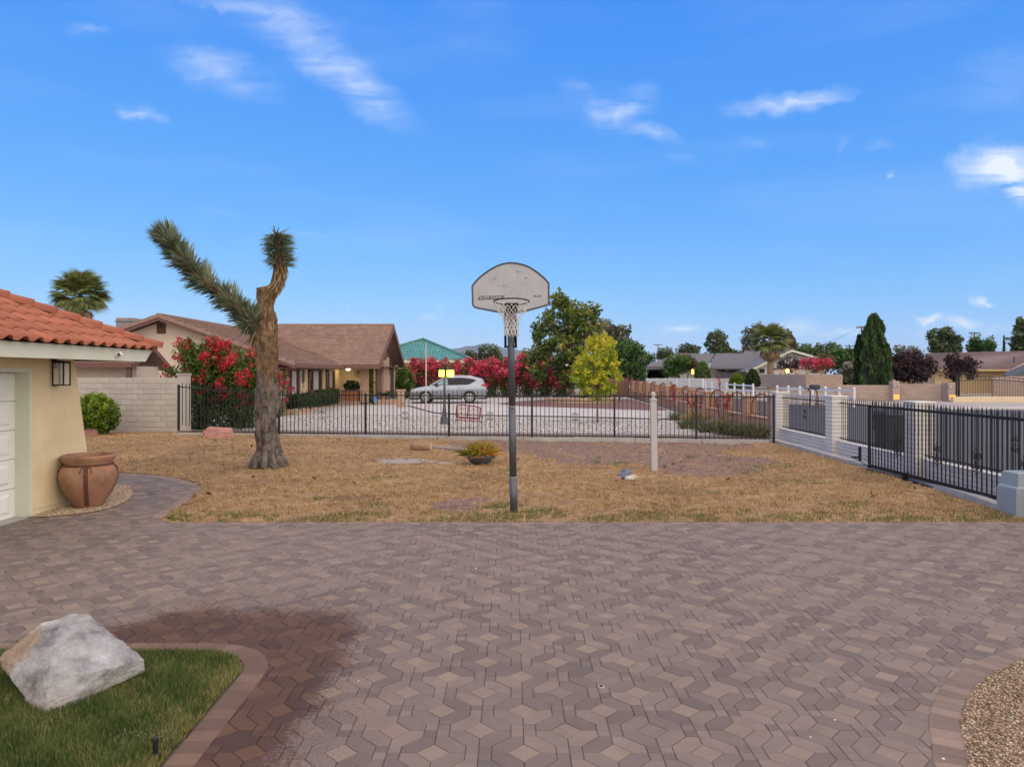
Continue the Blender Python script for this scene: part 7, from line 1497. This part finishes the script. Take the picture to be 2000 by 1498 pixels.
for px, py, wd, hh_, Y, lb, mm in ((1575,686,26,12,150,'low dark tree beyond the white gable of the grey house',m_dkg),(1615,684,24,14,150,'dark tree left of the power pole and brown tree',m_pine),(1645,700,26,20,105,'dense dark tree just left of the cypresses',m_dkg),(1662,735,20,24,80,'pale leaved shrub tree at the foot of the cypresses',m_oli),(1345,684,22,12,170,'dark tree above the ridge of the grey house',m_pine),(1300,692,16,10,170,'small dark trees beside the far power pole',m_pine),(1258,702,20,14,150,'dark green tree right of the shade tree',m_dkg),(1430,691,14,7,170,'low green tree between conifer and far palm',m_dkg),(1838,700,24,14,120,'spreading tree at the left of the tan house roof',m_dkg),(1915,672,24,14,120,'rounded dark tree right of the power pole',m_dkg),(1770,695,26,16,125,'pale green tree behind the purple plum',m_oli)):
    ptree('dark_tree' if mm is not m_oli else 'pale_tree', lb, px, Y, 0, [(px,py,wd,hh_),(px-wd*.4,py+hh_*.5,wd*.6,hh_*.8),(px+wd*.45,py+hh_*.4,wd*.55,hh_*.8)], mm, lsize=.5, nclump=60, per=24, csz=.75, limbs=2, trunk=(.2,.1), group='far trees')
ptree('pine_tree', 'tall open pine beyond the tan house', 1842, 115, 0, [(1828,660,14,18),(1848,655,14,14),(1862,668,12,16),(1838,680,20,12),(1868,682,10,8)], m_pine, lsize=.5, nclump=120, per=24, csz=.6, limbs=8, trunk=(.28,.14))
ptree('pine_tree', 'dark pine cut by the right edge of the picture', 1996, 95, 0, [(1998,640,12,18),(1992,662,16,16),(2004,680,20,18),(1982,676,8,8)], m_pine, lsize=.45, nclump=110, per=26, csz=.6, limbs=6, trunk=(.25,.12))
ptree('plum_tree', 'dense purple plum tree right of the cypresses', 1775, 62, 0, [(1762,712,24,20),(1790,706,24,18),(1778,728,34,16),(1750,725,14,18),(1812,718,14,14)], m_plum, lsize=.24, nclump=230, per=26, csz=.42, limbs=6, trunk=(.12,.09))
ptree('plum_tree', 'twiggy purple plum tree left of the arched gate', 1868, 61, 0, [(1862,706,16,18),(1880,712,20,18),(1856,728,16,14),(1892,724,14,14)], m_plum, lsize=.22, nclump=110, per=20, csz=.4, limbs=14, trunk=(.1,.08))
for px, py, w_, hh_, Y, mm, lb in ((917,695,12,8,260,m_pine,'small far pine right of the teal roof'),(948,688,15,14,260,m_pine,'far pine left of the hoop pole, before the mountain'),(966,690,12,14,260,m_pine,'second far pine left of the hoop pole'),(985,712,22,14,240,m_dkg,'low dark tree mass left of the hoop pole')):
    ptree('far_pine', lb, px, Y, 0, [(px,py,w_,hh_),(px-w_*.5,py+hh_,w_*.7,hh_*.7),(px+w_*.5,py+hh_*.8,w_*.6,hh_*.7)], mm, lsize=.9, nclump=50, per=16, csz=1.3, limbs=3, trunk=(.3,.15), group='far trees before the mountain')
for px, pyt, lb in ((973,695,'left thin far cypress beside the hoop pole'),(980.5,692,'right thin far cypress beside the hoop pole')): cypress(lb, px, 230, pyt, 4, m_dcon, 420)
fh = thing('far_house', 'far low house with reddish roof above the oleander hedge', 'house'); slope(fh, (A(915,716,190),A(975,716,190),A(966,708,197),A(925,708,197)), 5, mat('red brown far roof',(.22,.12,.10),.9,.1,2,0,tone=.1)); MB().box(PX(917,191),PX(972,191),191,197,-.1,PZ(716.5,191)).obj('wall', m_offw, fh)

# ================================================================ power poles and wires
m_pwood = mat('pole wood', (.13,.10,.08), .9, .2, 3, .2)
def upole(label, px, Y, pyt, arms, w_=1.2, r_=.14):
    zt = PZ(pyt,Y); o = thing('utility_pole', label, 'utility pole', (PX(px,Y),Y,0), group='utility poles'); MB().tube([(0,0,-.1),(0,0,zt)],[r_*1.2,r_*.8],8).obj('pole', m_pwood, o)
    for dz, k in arms: MB().box(-w_*k,w_*k,-.08,.08,zt-dz-.1,zt-dz+.1).obj('crossarm', m_pwood, o)
    return o
upole('tall utility pole with two crossarms above the tan house', 1903, 125, 649, [(.15,1.0),(1.0,.55)], .9); upole('utility pole with one crossarm above the shade tree', 1285, 190, 673, [(.1,1)], 1.2); upole('utility pole hidden behind the cypresses', 1683, 120, 637, [(.2,1)], .9); upole('short utility pole left of the cypresses', 1660, 150, 675, [(.15,1)], .9)
wr = thing('power_line', 'thin overhead wires descending left from behind the cypresses', 'wire'); 
for a, b_ in ((A(1683,638,120),A(1560,680,170)),(A(1683,640,120),A(1660,677,150))): MB().tube([Vector(a).lerp(Vector(b_),i/12)-Vector((0,0,.8*sin(pi*i/12))) for i in range(13)],.022,4).obj('wire', m_black, wr)
wr = thing('power_line', 'level overhead wires across the plum trees at the right', 'wire')
for py in (682,685): MB().tube([A(1740,py,110),A(1903,py+.5,125),A(2060,py-1,125)],.02,4).obj('wire', m_black, wr)

# ================================================================ haze
tv = bpy.data.materials.new('haze air'); tv.use_nodes = True; t_ = tv.node_tree; t_.nodes.remove(t_.nodes['Principled BSDF']); vol = t_.nodes.new('ShaderNodeVolumePrincipled')
vol.inputs['Color'].default_value = (.66,.84,1,1); vol.inputs['Density'].default_value = 4.2e-5; vol.inputs['Anisotropy'].default_value = 0.0; t_.links.new(vol.outputs[0], t_.nodes['Material Output'].inputs['Volume'])
tag(MB().box(-12500,12500,-3500,13000,-21.5 if False else -25,440).obj('haze', tv), 'thin blue air between the yard and the mountain', 'haze', kind='stuff')
